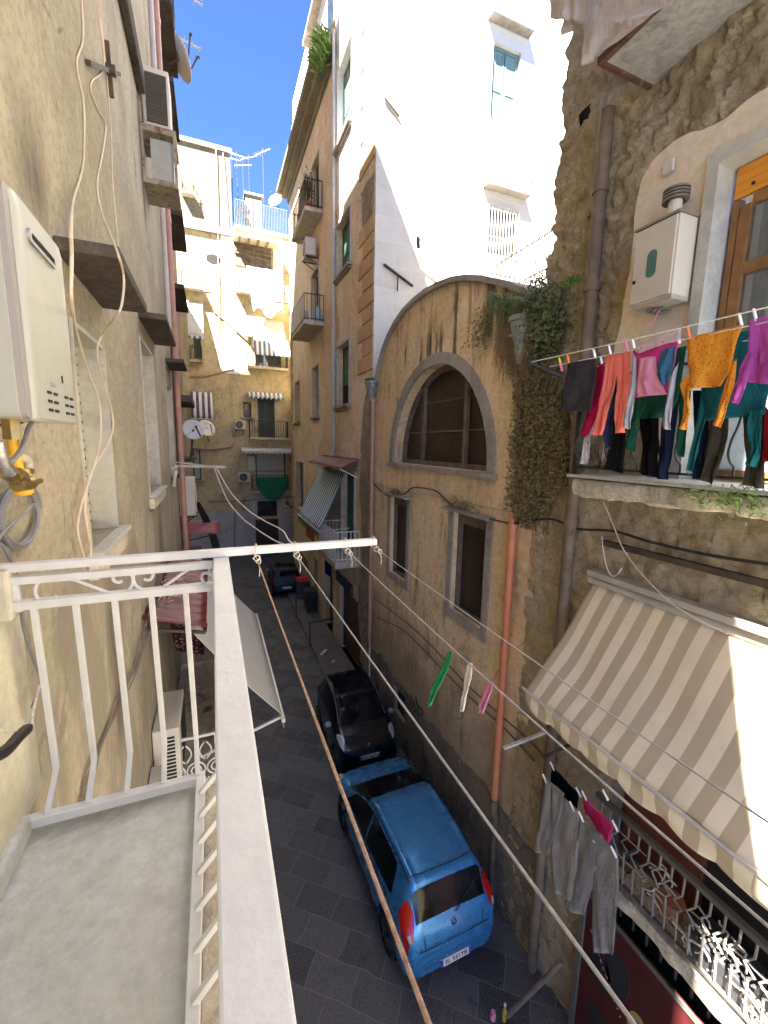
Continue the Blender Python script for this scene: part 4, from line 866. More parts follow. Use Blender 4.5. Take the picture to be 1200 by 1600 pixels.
lb = thing('lower_balcony', 'small lower balcony with white wrought-iron scrollwork under the red canopy', 'balcony', (-.4, 6.4, -4.3))
MB().box(-.745, .02, 4.9, 8.6, -4.5, -4.32).build('slab', M['slab'], lb, bevel=.02)
m = MB(); 
for z in (-4.28, -3.42): m.bar((-.72, 4.94, z), (0, 4.94, z), .025, .025); m.bar((0, 4.94, z), (0, 8.5, z), .025, .025)
m.build('rail', wp, lb)
for y in [4.94+.12*i for i in range(30)]: MB().bar((0, y, -4.28), (0, y, -3.42), .012, .012).build('baluster', wp, lb)
for cx in (-.55, -.33, -.11):
    m = MB(); 
    for r_ in (.10, .055): m.tube([(cx+r_*math.cos(R(k*20)), 4.94, -3.85+r_*math.sin(R(k*20))) for k in range(18)], .010, 5, closed=True)
    for s_ in (-1, 1):
        for q in (-1, 1): m.tube([(cx+s_*(.10-.055*math.sin(t))*1.0, 4.94, -3.85+q*(.12+.22*t/3.1)) for t in [i*.31 for i in range(11)]], .009, 5)
    m.bar((cx, 4.94, -3.75), (cx, 4.94, -3.42), .012, .012); m.bar((cx, 4.94, -3.95), (cx, 4.94, -4.28), .012, .012)
    m.build('scrollwork', wp, lb)
aca = thing('air_conditioner', 'aged cream air conditioner standing on the lower left balcony', 'air conditioner', (-.62, 5.2, -3.9), 'outdoor air conditioning units')
MB().box(-.742, -.47, 4.78, 5.6, -3.85, -3.15).build('casing', M['ac_white'], aca, bevel=.012)
m = MB()
for k in range(13): m.box(-.62, -.52, 4.772, 4.779, -3.80+k*.045, -3.778+k*.045)
m.build('side_vents', M['dark'], aca)
m = MB()
for k in range(5): m.box(-.72+k*.05, -.715+k*.05, 4.80, 5.58, -3.149, -3.143)
m.build('top_ribs', M['ac_white'], aca)
MB().box(-.468, -.464, 4.95, 5.55, -3.78, -3.22).build('fan_side', M['dark'], aca)
tag(MB().box(-.74, -.60, 4.3, 4.62, -4.2, -3.45).box(-.74, -.62, 4.35, 4.6, -3.449, -3.42).build('storage_box', simple('dull white box', (0.4, 0.39, 0.36), .6), bevel=.01), 'dull white plastic box against the left wall beside the air conditioner', 'box')
# dotted curtain under the ribbed awning
dots = cloth('dark dotted cloth', (0.05, 0.015, 0.02), spots=(0.45, 0.30, 0.26), spot_scale=28)
def hang(a, b, w0, drop, seed=0, n=18, amp=.02, taper=1.0):
    a, b = Vector(a), Vector(b); t = (b-a).normalized(); nn = Vector((-t.y, t.x, 0)); rows = []
    L = (b-a).length
    for i in range(n+1):
        f = i/n; rows.append([a.lerp(b, .5+(j/24-.5)*lerp(1, taper, f))+Vector((0, 0, -drop*f))+nn*amp*f**.6*(math.sin(j*1.1+seed)+.5*math.sin(j*2.3+seed*2+f*2)) for j in range(25)])
    return MB().grid(rows)
tag(hang((.28, 5.6, -3.9), (.42, 5.6, -3.9), 0, 1.25, 2, taper=.55).build('dotted_curtain', dots, smooth=True, solid=.006), 'dark red dotted cloth hanging below the near end of the ribbed awning', 'curtain', 'dotted cloths by the lower balcony')
tag(hang((-.6, 5.7, -2.2), (-.15, 5.7, -2.35), 0, .45, 5, taper=.7).build('dotted_curtain', dots, smooth=True, solid=.006), 'gathered dark dotted cloth under the red canopy', 'curtain', 'dotted cloths by the lower balcony')
# ------------------------------------------------------------------ cars
def paint(name, c, metal=.45, rough=.28):
    k = NT(name); cc = k.mix(k.ramp(k.noise(1.8, 6, .6), .35, .7, 0, .25), c, tuple(v*.72+.008 for v in c))
    dn = k.noise(7, 9, .75); cc = k.mix(k.ramp(dn, .6, .75, 0, .22), cc, (.16, .15, .14))
    return k.out(cc, k.ramp(k.noise(5, 6), .3, .7, rough, rough+.14), metal, spec=.5, **{'Coat Weight': .6, 'Coat Roughness': .06})
M['car_blue'] = paint('metallic blue paint', (0.055, 0.28, 0.62), .5, .20); M['car_black'] = paint('black paint', (0.008, 0.008, 0.010), .1, .15); M['car_dark'] = simple('dull black paint', (0.006, 0.006, 0.007), .45)
M['car_glass'] = glass('car glass', (0.003, 0.0035, 0.004), .05, .3); M['tyre'] = simple('tyre rubber', (0.015, 0.015, 0.015), .8, bump=.4, s=20)
M['rim'] = simple('wheel trim', (0.10, 0.10, 0.11), .35, .7, .1); M['lamp_clear'] = simple('clear headlamp', (0.62, 0.64, 0.66), .12, .3, .25, s=30); M['lamp_red'] = simple('red lamp', (0.45, 0.01, 0.01), .15, 0, .2, s=12)
M['black_plastic'] = simple('black plastic', (0.015, 0.015, 0.016), .55); M['plate'] = simple('number plate', (0.68, 0.68, 0.68), .4, 0, .05); M['plate_blue'] = simple('plate blue band', (0.01, 0.04, 0.30), .4); M['ink'] = simple('black ink', (0.01, 0.01, 0.01), .6)
M['chrome'] = simple('chrome', (0.6, 0.6, 0.62), .15, .95, .05)
def text_mesh(s, size, F, a, d, z, mt, parent, name='lettering', flip=False, tilt=0.0, local=False, extr=.002):
    cu = bpy.data.curves.new('t', 'FONT'); cu.body = s; cu.size = size; cu.align_x = 'CENTER'; cu.align_y = 'CENTER'; cu.extrude = extr; cu.resolution_u = 3
    ob = bpy.data.objects.new('t', cu); me = bpy.data.meshes.new_from_object(ob)
    m = MB(); ct, st = math.cos(tilt), math.sin(tilt)
    m.add([F.p(a+(-1 if flip else 1)*(v.co.x*ct-v.co.y*st), d+v.co.z, z+v.co.x*st+v.co.y*ct) for v in me.vertices], [tuple(p.vertices) for p in me.polygons])
    bpy.data.objects.remove(ob); bpy.data.curves.remove(cu); bpy.data.meshes.remove(me)
    return m.build(name, mt, parent, local=local)
class Shell:
    def __init__(s, st): s.st = sorted(st, key=lambda q: q[0])
    def par(s, y):
        st = s.st; n = len(st)
        i = 0
        while i < n-2 and y > st[i+1][0]: i += 1
        t = (y-st[i][0])/(st[i+1][0]-st[i][0]); t = max(0, min(1, t))
        out = []
        for k in range(1, 6):
            p0 = st[max(i-1, 0)]; p1 = st[i]; p2 = st[i+1]; p3 = st[min(i+2, n-1)]
            def sl(a, b): return (b[k]-a[k])/max(1e-6, b[0]-a[0])
            h = p2[0]-p1[0]; d = sl(p1, p2)
            m1 = 0 if i == 0 else (sl(p0, p1)+d)/2; m2 = 0 if i == n-2 else (d+sl(p2, p3))/2
            if i > 0 and sl(p0, p1)*d <= 0: m1 = 0
            if i < n-2 and sl(p2, p3)*d <= 0: m2 = 0
            if i == 0: m1 = d
            if i == n-2: m2 = d
            t2, t3 = t*t, t*t*t
            out.append((2*t3-3*t2+1)*p1[k]+(t3-2*t2+t)*h*m1+(-2*t3+3*t2)*p2[k]+(t3-t2)*h*m2)
        return out                                  # w, zb, belt, wr, zr
    def S(s, y, q, side=1):
        w, zb, bl, wr, zr = s.par(y)
        P = [(w*.90, zb), (w*.985, zb+.10), (w, lerp(zb, bl, .55)), (w*.975, bl), (wr, zr-.055*min(1, max(.3, (zr-bl)/.3))), (wr*.72, zr-.008), (0, zr)]
        f = q*6; i = min(5, int(f)); t = f-i
        p0 = P[max(0, i-1)]; p1 = P[i]; p2 = P[i+1]; p3 = P[min(6, i+2)] if i < 5 else (-P[5][0], P[5][1])
        def cr(k): return .5*((2*p1[k])+(p2[k]-p0[k])*t+(2*p0[k]-5*p1[k]+4*p2[k]-p3[k])*t*t+(3*p1[k]-p0[k]-3*p2[k]+p3[k])*t**3)
        if i in (3,): x, z = lerp(p1[0], p2[0], t)+.015*math.sin(math.pi*t), lerp(p1[1], p2[1], t)
        else: x, z = cr(0), cr(1)
        return Vector((x*side, y, z))
    def N(s, y, q, side=1):
        e = .004; a = s.S(y+e, q, side)-s.S(y-e, q, side); b = s.S(y, min(1, q+e), side)-s.S(y, max(0, q-e), side)
        n = a.cross(b); n.normalize()
        c = s.S(y, q, side)-Vector((0, y*.75, .7))
        return n if n.dot(c) > 0 else -n
    def patch(s, y0, y1, f0, f1, side, off=.005, ny=14, nq=8, full=False):
        m = MB(); rows = []
        for i in range(ny+1):
            t = i/ny; y = lerp(y0, y1, t); a = f0(t) if callable(f0) else f0; b = f1(t) if callable(f1) else f1
            r = [s.S(y, lerp(a, b, j/nq), side)+s.N(y, lerp(a, b, j/nq), side)*off for j in range(nq+1)]
            if full: r = r[:-1]+[s.S(y, 1, 1)+Vector((0, 0, off))]+[Vector((-v.x, v.y, v.z)) for v in r[:-1][::-1]]
            rows.append(r)
        return m.grid(rows)
    def body(s, ny=110, nq=42, arches=()):
        y0, y1 = s.st[0][0], s.st[-1][0]; rows = []
        for i in range(ny+1):
            y = lerp(y0, y1, i/ny); r = [s.S(y, j/nq) for j in range(nq+1)]; r[-1].x = 0
            for v in r:
                for (ay, rad) in arches:
                    d = math.hypot(v.y-ay, v.z-.30)
                    if d < rad and abs(v.x) > .3 and v.z < .8: v.x *= .80
            rows.append(r+[Vector((-v.x, v.y, v.z)) for v in r[:-1][::-1]])
        m = MB().grid(rows); n = len(rows[0])
        for r in (rows[0], rows[-1]): m.add(r, [tuple(range(n))])
        m.add([v for r in rows for v in (r[0], r[-1])], [(2*i, 2*i+1, 2*i+3, 2*i+2) for i in range(ny)])
        return m
def wheel(par, x, y, r, side):
    w = MB().lathe((x, y, r), [(r*.70, -.09), (r*.93, -.09), (r, -.06), (r, .06), (r*.93, .09), (r*.70, .09)], 28, 'x', caps=False).build('wheel', M['tyre'], par, smooth=True, local=True)
    m = MB().lathe((x, y, r), [(r*.70, side*.05), (r*.66, side*.075), (r*.15, side*.045), (.001, side*.06)], 28, 'x', caps=False)
    for k in range(7): t = k*2*math.pi/7; m.bar((x+side*.068, y+r*.15*math.cos(t), r+r*.15*math.sin(t)), (x+side*.085, y+r*.66*math.cos(t), r+r*.66*math.sin(t)), .045, .02, (1, 0, 0))
    m.build('rim', M['rim'], w, local=True)
    MB().lathe((x, y, r), [(r*.69, -.05*side), (r*.69, -.04*side)], 20, 'x').build('brake_disc', M['dark'], w, local=True)
    MB().lathe((x, y, r+.01), [(r*1.16, .0), (r*1.16, -.06*side), (.01, -.06*side)], 28, 'x', caps=False).build('wheel_arch', M['black_plastic'], par, local=True)
def plate(par, txt, y, z, tilt, face, x=0.0):
    F = Fr((x, y, z), (1, 0, 0), (0, face, 0)); 
    def T(a, d, h): return Vector((x+a, y+face*(d+h*math.sin(tilt)*-1), z+h*math.cos(tilt)))
    o = MB().hexa([T(-.26, 0, -.055), T(.26, 0, -.055), T(.26, .012, -.055), T(-.26, .012, -.055), T(-.26, 0, .055), T(.26, 0, .055), T(.26, .012, .055), T(-.26, .012, .055)]).build('number_plate', M['plate'], par, local=True)
    m = MB()
    for a in (-.26, .225): m.hexa([T(a, .008, -.054), T(a+.035, .008, -.054), T(a+.035, .014, -.054), T(a, .014, -.054), T(a, .008, .054), T(a+.035, .008, .054), T(a+.035, .014, .054), T(a, .014, .054)])
    m.build('blue_band', M['plate_blue'], o, local=True)
    text_mesh(txt, .098, F, 0, .015, -.003, M['ink'], o, 'characters', flip=(face > 0), local=True)
def car_common(par, sh, L, wb, r, wx, mt):
    pass
# blue hatchback, seen from behind and above
bc_ = thing('parked_car', 'metallic blue hatchback parked tight along the chapel wall', 'car', (3.07, 6.27, -8.0), 'cars parked along the right-hand wall')
sb_ = Shell([(1.87, .50, .30, .60, .42, .64), (1.80, .70, .22, .72, .58, .76), (1.62, .78, .20, .83, .66, .89), (1.3, .825, .18, .91, .70, .99), (1.08, .838, .18, .95, .70, 1.04), (.80, .84, .18, .965, .67, 1.19), (.50, .84, .18, .98, .64, 1.35), (.20, .84, .18, .99, .62, 1.48), (-.15, .84, .18, 1.0, .615, 1.575), (-.8, .84, .18, 1.02, .61, 1.575), (-1.30, .835, .18, 1.03, .60, 1.535), (-1.50, .83, .19, 1.03, .59, 1.47), (-1.66, .80, .20, 1.02, .585, 1.18), (-1.76, .765, .22, .93, .60, 1.0), (-1.80, .745, .24, .84, .61, .90), (-1.86, .69, .28, .62, .58, .70), (-1.885, .60, .34, .52, .50, .58)])
ar = ((1.20, .36), (-1.16, .36))
body = sb_.body(arches=ar).build('body', M['car_blue'], bc_, smooth=True, local=True)
G = M['car_glass']
sb_.patch(1.06, .20, .67, 1.0, 1, full=True, ny=22).build('windscreen', G, bc_, smooth=True, local=True)
sb_.patch(-1.535, -1.725, .655, 1.0, 1, full=True, ny=12).build('rear_window', G, bc_, smooth=True, local=True)
for sd in (-1, 1):
    sb_.patch(.88, -.12, lambda t: .505, lambda t: min(.655, .525+.9*t), sd, ny=24).build('side_window', G, bc_, smooth=True, local=True)
    sb_.patch(-.17, -1.22, lambda t: .505+.02*t, lambda t: .655 - max(0, (t-.86)/.14)**2*.12, sd, ny=24).build('side_window', G, bc_, smooth=True, local=True)
    sb_.patch(-1.50, -1.79, lambda t: .50-.12*t+.03*(1-t), lambda t: .60+.05*math.sin(math.pi*t), sd, off=.012, ny=14).build('rear_lamp', M['lamp_red'], bc_, smooth=True, local=True)
    sb_.patch(-1.74, -1.785, .50, .56, sd, off=.018, ny=5).build('reversing_lamp', simple('grey lamp', (.3, .3, .3), .3), bc_, smooth=True, local=True)
    sb_.patch(1.78, 1.45, lambda t: .50, lambda t: .62+.03*t, sd, off=.008, ny=10).build('headlight', M['lamp_clear'], bc_, smooth=True, local=True)
    for wy in (1.20, -1.16): wheel(bc_, sd*.755, wy, .29, sd)
    MB().lathe((sd*.93, .70, 1.0), [(.02, -.09), (.075, -.07), (.085, 0), (.07, .07), (.02, .09)], 12, 'x').build('wing_mirror', M['black_plastic'], bc_, smooth=True, local=True)
    MB().tube([sb_.S(y, .672, sd)+Vector((0, 0, .008)) for y in [lerp(.20, -1.44, i/20) for i in range(21)]], .011, 6).build('roof_rail', M['black_plastic'], bc_, local=True)
    m = MB()
    for yy in (.90, -.14, -1.0): m.tube([sb_.S(yy-.08*max(0, q-.4), q, sd)+sb_.N(yy, q, sd)*.001 for q in [lerp(.10, .50, i/10) for i in range(11)]], .004, 4)
    m.tube([sb_.S(y, .10, sd)+sb_.N(y, .1, sd)*.001 for y in [lerp(.9, -1.0, i/20) for i in range(21)]], .004, 4)
    m.tube([sb_.S(y, .493, sd)+sb_.N(y, .493, sd)*.003 for y in [lerp(.95, -1.28, i/24) for i in range(25)]], .008, 4)
    m.build('panel_gap', M['dark'], bc_, local=True)
    for yy in (.02, -.88): MB().bar(sb_.S(yy+.08, .45, sd)+sb_.N(yy, .45, sd)*.025, sb_.S(yy-.08, .455, sd)+sb_.N(yy, .45, sd)*.025, .03, .022).build('door_handle', M['car_blue'], bc_, local=True)
MB().tube([Vector((x, -1.40-.03*(1-(x/.58)**2), sb_.S(-1.40, 1-abs(x)/.58*.3).z+.006)) for x in [lerp(-.57, .57, i/20) for i in range(21)]], .007, 5).build('tailgate_gap', M['dark'], bc_, local=True)
MB().tube([(0, .10, sb_.S(.10, 1).z), (0, -.02, sb_.S(.0, 1).z+.10)], .008, 6).build('aerial', M['black_plastic'], bc_, local=True)
MB().bar(sb_.S(-1.745, .98)+Vector((0, -.02, .0)), sb_.S(-1.60, .80)+Vector((0, -.03, .0)), .012, .012).build('rear_wiper', M['black_plastic'], bc_, local=True)
MB().tube([Vector((x, -1.862-.012*(1-(x/.6)**2), .735)) for x in [lerp(-.6, .6, i/20) for i in range(21)]], .006, 5).build('bumper_gap', M['dark'], bc_, local=True)
for sd in (-1, 1): MB().tube([Vector((sd*(.50+.06*(z-.74)), -1.86+.16*(z-.74), z)) for z in (.74, .80, .88, .95)], .005, 5).build('tailgate_side_gap', M['dark'], bc_, local=True)
sb_.patch(-1.87, -1.884, .30, 1.0, 1, full=True, off=.004, ny=4).build('bumper_top', M['car_blue'], bc_, smooth=True, local=True)
MB().poly(Fr((0, -1.80, .93), (1, 0, 0), (0, -1, 0)), [[(.045*math.cos(R(k*20)), .045*math.sin(R(k*20))) for k in range(18)], [(.034*math.cos(R(k*20)), .034*math.sin(R(k*20))) for k in range(18)]], .02, -.03).bar((-.03, -1.825, .93), (.03, -1.825, .93), .008, .008).build('emblem', M['chrome'], bc_, local=True)
plate(bc_, 'EL 551TB', -1.90, .42, 0.12, -1)
bc_.rotation_euler = (0, 0, R(0.8))
# black two-seater, nose towards us
def two_seater(lab, loc, body_m, txt, rot):
    t = thing('parked_car', lab, 'car', loc, 'cars parked along the right-hand wall')
    sh = Shell([(1.35, .46, .30, .55, .38, .58), (1.28, .64, .24, .68, .54, .73), (1.08, .74, .20, .84, .62, .92), (.82, .765, .18, .93, .64, 1.03), (.45, .77, .18, .96, .60, 1.32), (.12, .77, .18, .98, .58, 1.49), (-.3, .77, .18, 1.0, .585, 1.54), (-.80, .77, .18, 1.0, .58, 1.51), (-1.05, .765, .2, 1.0, .57, 1.40), (-1.20, .75, .22, .98, .60, 1.12), (-1.28, .72, .25, .84, .6, .90), (-1.34, .62, .3, .6, .5, .66)])
    sh.body(arches=((.93, .35), (-.93, .35)), ny=90).build('body', body_m, t, smooth=True, local=True)
    sh.patch(.80, .20, .70, 1.0, 1, full=True, ny=16).build('windscreen', G, t, smooth=True, local=True)
    sh.patch(.10, -.95, .72, 1.0, 1, full=True, ny=16).build('glass_roof', G, t, smooth=True, local=True)
    sh.patch(-1.09, -1.21, .70, 1.0, 1, full=True, ny=8).build('rear_window', G, t, smooth=True, local=True)
    for sd in (-1, 1):
        sh.patch(.70, -.62, lambda q: .505, lambda q: min(.65, .53+.7*q), sd, ny=20).build('side_window', G, t, smooth=True, local=True)
        sh.patch(1.25, .90, lambda q: .56-.055*math.sin(math.pi*q), lambda q: .56+.14*math.sin(math.pi*q)**.8+.03*(1-q), sd, off=.010, ny=14).build('headlight', M['lamp_clear'], t, smooth=True, local=True)
        sh.patch(-1.12, -1.27, .46, .56, sd, off=.01, ny=8).build('rear_lamp', M['lamp_red'], t, smooth=True, local=True)
        MB().lathe((sd*.86, .55, 1.0), [(.02, -.08), (.065, -.06), (.075, 0), (.06, .06), (.02, .08)], 12, 'x').build('wing_mirror', simple('grey mirror shell', (.28, .28, .29), .3), t, smooth=True, local=True)
        MB().tube([sh.S(y, .672, sd)+Vector((0, 0, .004)) for y in [lerp(.72, -1.05, i/20) for i in range(21)]], .010, 6).build('roof_trim', simple('grey roof trim', (.16, .16, .17), .3, .4), t, local=True)
        for wy in (.93, -.93): wheel(t, sd*.70, wy, .285, sd)
    MB().lathe((0, 1.285, .76), [(.035, 0), (.02, .012), (.001, .014)], 14, 'y').build('emblem', M['chrome'], t, local=True)
    m = MB()
    for k in range(2): m.box(-.34, .34, 1.33, 1.362, .34+k*.06, .37+k*.06)
    m.build('grille', M['black_plastic'], t, local=True)
    plate(t, txt, 1.37 if rot else 1.37, .50, -.1, 1)
    plate(t, txt, -1.36, .50, .1, -1)
    t.rotation_euler = (0, 0, R(rot)); return t
two_seater('black two-seater city car parked nose to nose with the blue hatchback', (3.30, 9.98, -8.0), M['car_black'], 'DN 146TA', 179)
two_seater('small black car parked far down the street beside the bins', (3.42, 23.0, -8.0), M['car_dark'], 'CK 102PA', -2)

# ------------------------------------------------------------------ street things
t = thing('waste_bin', 'grey waste bin with a red lid by the far black car', 'bin', (4.05, 21.0, -8), 'bins by the far car')
MB().hexa([(3.8, 20.7, -7.9), (4.35, 20.7, -7.9), (4.35, 21.25, -7.9), (3.8, 21.25, -7.9), (3.74, 20.6, -6.95), (4.38, 20.6, -6.95), (4.38, 21.3, -6.95), (3.74, 21.3, -6.95)]).build('bin_body', simple('grey bin plastic', (.10, .11, .12), .5), t, bevel=.03)
MB().box(3.72, 4.38, 20.56, 21.32, -6.95, -6.86).box(3.78, 4.34, 20.7, 21.2, -6.86, -6.80).build('lid', simple('red lid', (.45, .02, .03), .4), t, bevel=.03)
t = thing('waste_bin', 'dark waste bin closer than the red-lidded one', 'bin', (4.1, 19.2, -8), 'bins by the far car')
MB().hexa([(3.85, 18.9, -7.88), (4.35, 18.9, -7.88), (4.35, 19.5, -7.88), (3.85, 19.5, -7.88), (3.8, 18.85, -6.95), (4.38, 18.85, -6.95), (4.38, 19.55, -6.95), (3.8, 19.55, -6.95)]).build('bin_body', simple('dark bin plastic', (.03, .035, .035), .5), t, bevel=.03)
MB().box(3.78, 4.38, 18.82, 19.58, -6.95, -6.87).build('lid', simple('dark bin lid', (.02, .025, .02), .4), t, bevel=.03)
for i, (y, w_, lab) in enumerate(((18.6, 1.0, 'low grey iron guard rail on the pavement, the farther one'), (15.6, 1.1, 'low grey iron guard rail on the pavement, the nearer one'))):
    t = thing('guard_rail', lab, 'guard rail', (3.5, y, -7.88), 'guard rails on the pavement')
    m = MB().tube(curve([(3.30, y, -7.9), (3.30, y, -7.0), (3.36, y, -6.94), (4.30, y+.1, -6.94)], 4), .03, 8)
    m.build('hoop', simple('grey iron', (.09, .09, .09), .5, .3), t, smooth=True)
    MB().lathe((3.30, y, -7.88), [(.06, 0), (.06, .02), (.03, .03)], 10).build('foot', M['black_iron'], t)
t = thing('lantern', 'dark hanging street lantern on a bracket from the far ochre corner', 'lantern', (4.2, 24.3, -3.6))
MB().bar((4.4, 24.3, -3.0), (3.65, 24.3, -2.98), .04, .04).tube([(3.9, 24.3, -2.99), (3.9, 24.3, -3.25)], .02, 6).build('bracket', M['black_iron'], t)
MB().lathe((3.9, 24.3, -3.62), [(.05, .42), (.10, .34), (.13, .18), (.30, .08), (.31, .04)], 16).build('hood', M['black_iron'], t, smooth=True)
MB().lathe((3.9, 24.3, -3.62), [(.22, .05), (.18, -.06), (.02, -.10)], 16).build('globe', simple('milky glass', (.5, .5, .48), .3), t, smooth=True)
rnd = random.Random(11)
for k, (x, y, w_, l) in enumerate(((3.5, 14.6, .12, .5), (3.75, 13.9, .1, .2), (3.4, 3.4, .06, .08))):
    tag(MB().bar((x, y, -7.86 if k < 2 else -7.985), (x+l*.6, y+l*.7, -7.85 if k < 2 else -7.97), w_, .015).build('paper_scrap', simple('white paper', (.55, .55, .53), .8)), ('long strip of white litter on the pavement by the far wall', 'small scrap of white litter by the strip on the pavement', 'crumpled white scrap near the foot of the tuff wall')[k], 'litter', 'litter')
q = PX(788, 1585, z=-7.9)
t = thing('bottle', 'small bottle with yellow sides standing by the tuff wall at the bottom edge', 'bottle', (q.x, q.y, -8))
MB().lathe((q.x, q.y, -8), [(.03, 0), (.032, .16), (.014, .21), (.014, .25)], 12).build('glass_body', simple('yellow bottle', (.45, .32, .03), .3), t, smooth=True)
MB().lathe((q.x, q.y, -8), [(.018, .25), (.018, .28)], 12).build('cap', M['plate'], t)
q = PX(770, 1592, z=-8)
tag(MB().lathe((q.x, q.y, -8), [(.04, .002), (.045, .05), (.03, .10), (.03, .13)], 12).build('crushed_cup', simple('pink and white cup', (.6, .25, .33), .5, 0, .5, s=20), smooth=True), 'crushed pink and white cup on the paving at the bottom edge', 'cup')
# leaning pole at the tuff wall foot
tag(MB().tube([PX(792, 1588, z=-7.9), PX(878, 1503, x=4.25)], .035, 8).build('leaning_pole', M['pipe_brown']), 'short brown pole leaning on the foot of the tuff wall', 'pole')
# graffiti
def stroke(F, pts, w_, d): return MB().tube([F.p(a, d, z) for a, z in pts], w_, 5)
gz, ga = pr(648, 1098)[1], pr(648, 1098)[0]
g = MB()
def gs(l): g.tube(curve([Vector((4.4-.024, *pr(u, v))) for u, v in l], 4), .016, 5)
gs([(639, 1108), (638, 1098), (638, 1086), (641, 1096), (644, 1102)]); gs([(638, 1099), (642, 1100)]); gs([(646, 1095), (644, 1099), (646, 1104), (649, 1102), (648, 1096), (645, 1094)]); gs([(655, 1107), (655, 1114), (659, 1117), (662, 1114), (660, 1108), (653, 1099), (651, 1088)]); gs([(649, 1111), (651, 1112)])
tag(g.build('graffiti', M['ink']), 'black painted graffiti letters low on the chapel wall above the plinth', 'graffiti')
# ------------------------------------------------------------------ right foreground: balconies of the tuff house
wpl = M['pink_plaster']
ub = thing('balcony', 'upper balcony of the tuff house, mottled grey underside with a rusty broken edge', 'balcony', (4, 1.5, 3.9), 'balconies of the tuff house')
MB().box(3.68, 4.42, -3, 3.6, 3.74, 3.95).build('slab', M['soffit'], ub, bevel=.015)
MB().box(3.64, 3.70, -3, 3.63, 3.715, 3.80).box(3.70, 4.38, 3.58, 3.63, 3.715, 3.80).build('rusty_edge', simple('rusty edge', (.13, .06, .04), .9, 0, .4, s=9, bump=.8, dirt=(.32, .27, .22), dirt_at=.6), ub, bevel=.008)
m = MB()
for y in [3.5-.14*i for i in range(30)]: m.bar((3.72, y, 3.95), (3.72, y, 4.95), .015, .015)
m.bar((3.72, 3.55, 4.95), (3.72, -.8, 4.95), .035, .02); m.build('railing', M['black_iron'], ub)
mb_ = thing('balcony', 'middle balcony of the tuff house, marble-edged, its black railing behind the coloured washing', 'balcony', (4, 1.5, -.3), 'balconies of the tuff house')
def slab_mesh(x0, x1, y0, y1, z0, z1, step=.06, amp=.02, seed=0):
    def fb(x, y, z): return noise.fractal(Vector((x*2.5+seed, y*2.5, z*2.5)), .9, 2.1, 5)
    m = MB(); ys = [lerp(y0, y1, i/int((y1-y0)/step)) for i in range(int((y1-y0)/step)+1)]
    rows = []
    for y in ys:
        prof = [(x1, z1), (x0+.02, z1), (x0, z1-.03), (x0, (z0+z1)/2), (x0+.03, z0+.01), (x0+.12, z0), ((x0+x1)/2, z0), (x1, z0)]
        r = []
        for x, z in prof:
            n = fb(x, y, z)*amp; r.append((x+n*(1 if x < x1-.01 else 0), y, z+n*1.3*(1 if z < z1-.02 else .2)))
        rows.append(r)
    m.grid(rows); m.add(rows[-1], [tuple(range(len(rows[-1])))]); return m
slab_mesh(3.76, 4.42, -3, 3.58, -.50, -.32, seed=3, amp=.035).build('slab', M['slab'], mb_, smooth=True)
MB().box(3.70, 4.40, -3, 3.62, -.30, -.268).build('marble_edge', M['marble'], mb_, bevel=.004)
bi = M['black_iron']
MB().bar((3.76, 3.56, .74), (3.76, -1.5, .74), .045, .02).bar((3.76, 3.56, .74), (4.38, 3.56, .74), .045, .02).bar((3.76, 3.56, -.19), (3.76, -1.5, -.19), .03, .02).bar((3.76, 3.56, -.19), (4.38, 3.56, -.19), .03, .02).build('rails', bi, mb_)
for i in range(34):
    y = 3.50-.135*i
    MB().tube(curve([(3.76, y, .74), (3.76, y, .35), (3.745, y, .22), (3.685, y, .10), (3.665, y, .0), (3.70, y, -.07), (3.755, y, -.11), (3.76, y, -.19)], 3), .009, 6).build('baluster', bi, mb_, smooth=True)
for i in range(4):
    x = 3.86+.13*i; MB().tube(curve([(x, 3.56, .74), (x, 3.56, .3), (x, 3.60, .12), (x, 3.62, 0), (x, 3.57, -.09), (x, 3.56, -.19)], 3), .009, 6).build('baluster', bi, mb_, smooth=True)
MB().box(3.735, 3.785, 3.535, 3.585, -.268, .78).build('corner_post', bi, mb_)
# ---- clothes line bracket and lines
XA, XB, XC = 3.10, 3.34, 3.58
pA, pB = PX(829, 566, x=XA), PX(858, 573, x=XB)
t = thing('line_bracket', 'dark iron bracket at the end of the coloured washing', 'bracket', (3.4, 3.6, .8))
MB().bar((3.76, 3.57, .70), pA+Vector((0, 0, -.01)), .02, .03).tube([pA+Vector((0, 0, -.03)), pA+Vector((0, 0, .03))], .012, 6).tube([pB+Vector((0, 0, -.05)), pB+Vector((0, 0, .02))], .010, 6).build('bar', bi, t)
def line(lab, p, q, r, sag=.03, mt='cord', grp=None, name='clothesline', n=24):
    p, q = Vector(p), Vector(q)
    return tag(MB().tube([p.lerp(q, i/n)+Vector((0, 0, -sag*4*(i/n)*(1-i/n))) for i in range(n+1)], r, 6).build(name, M[mt], smooth=True), lab, 'clothesline', grp)
g_ = 'clotheslines over the middle balcony'
line('empty white outer line above the coloured washing', pA, (XA, -1.5, pA.z), .004, .03, grp=g_)
line('white line carrying the front row of coloured washing', pB, (XB, -1.5, pB.z), .004, .03, grp=g_)
line('hidden inner line carrying the back row of washing', (XC, 3.5, .83), (XC, -1.5, .83), .004, .04, grp=g_)
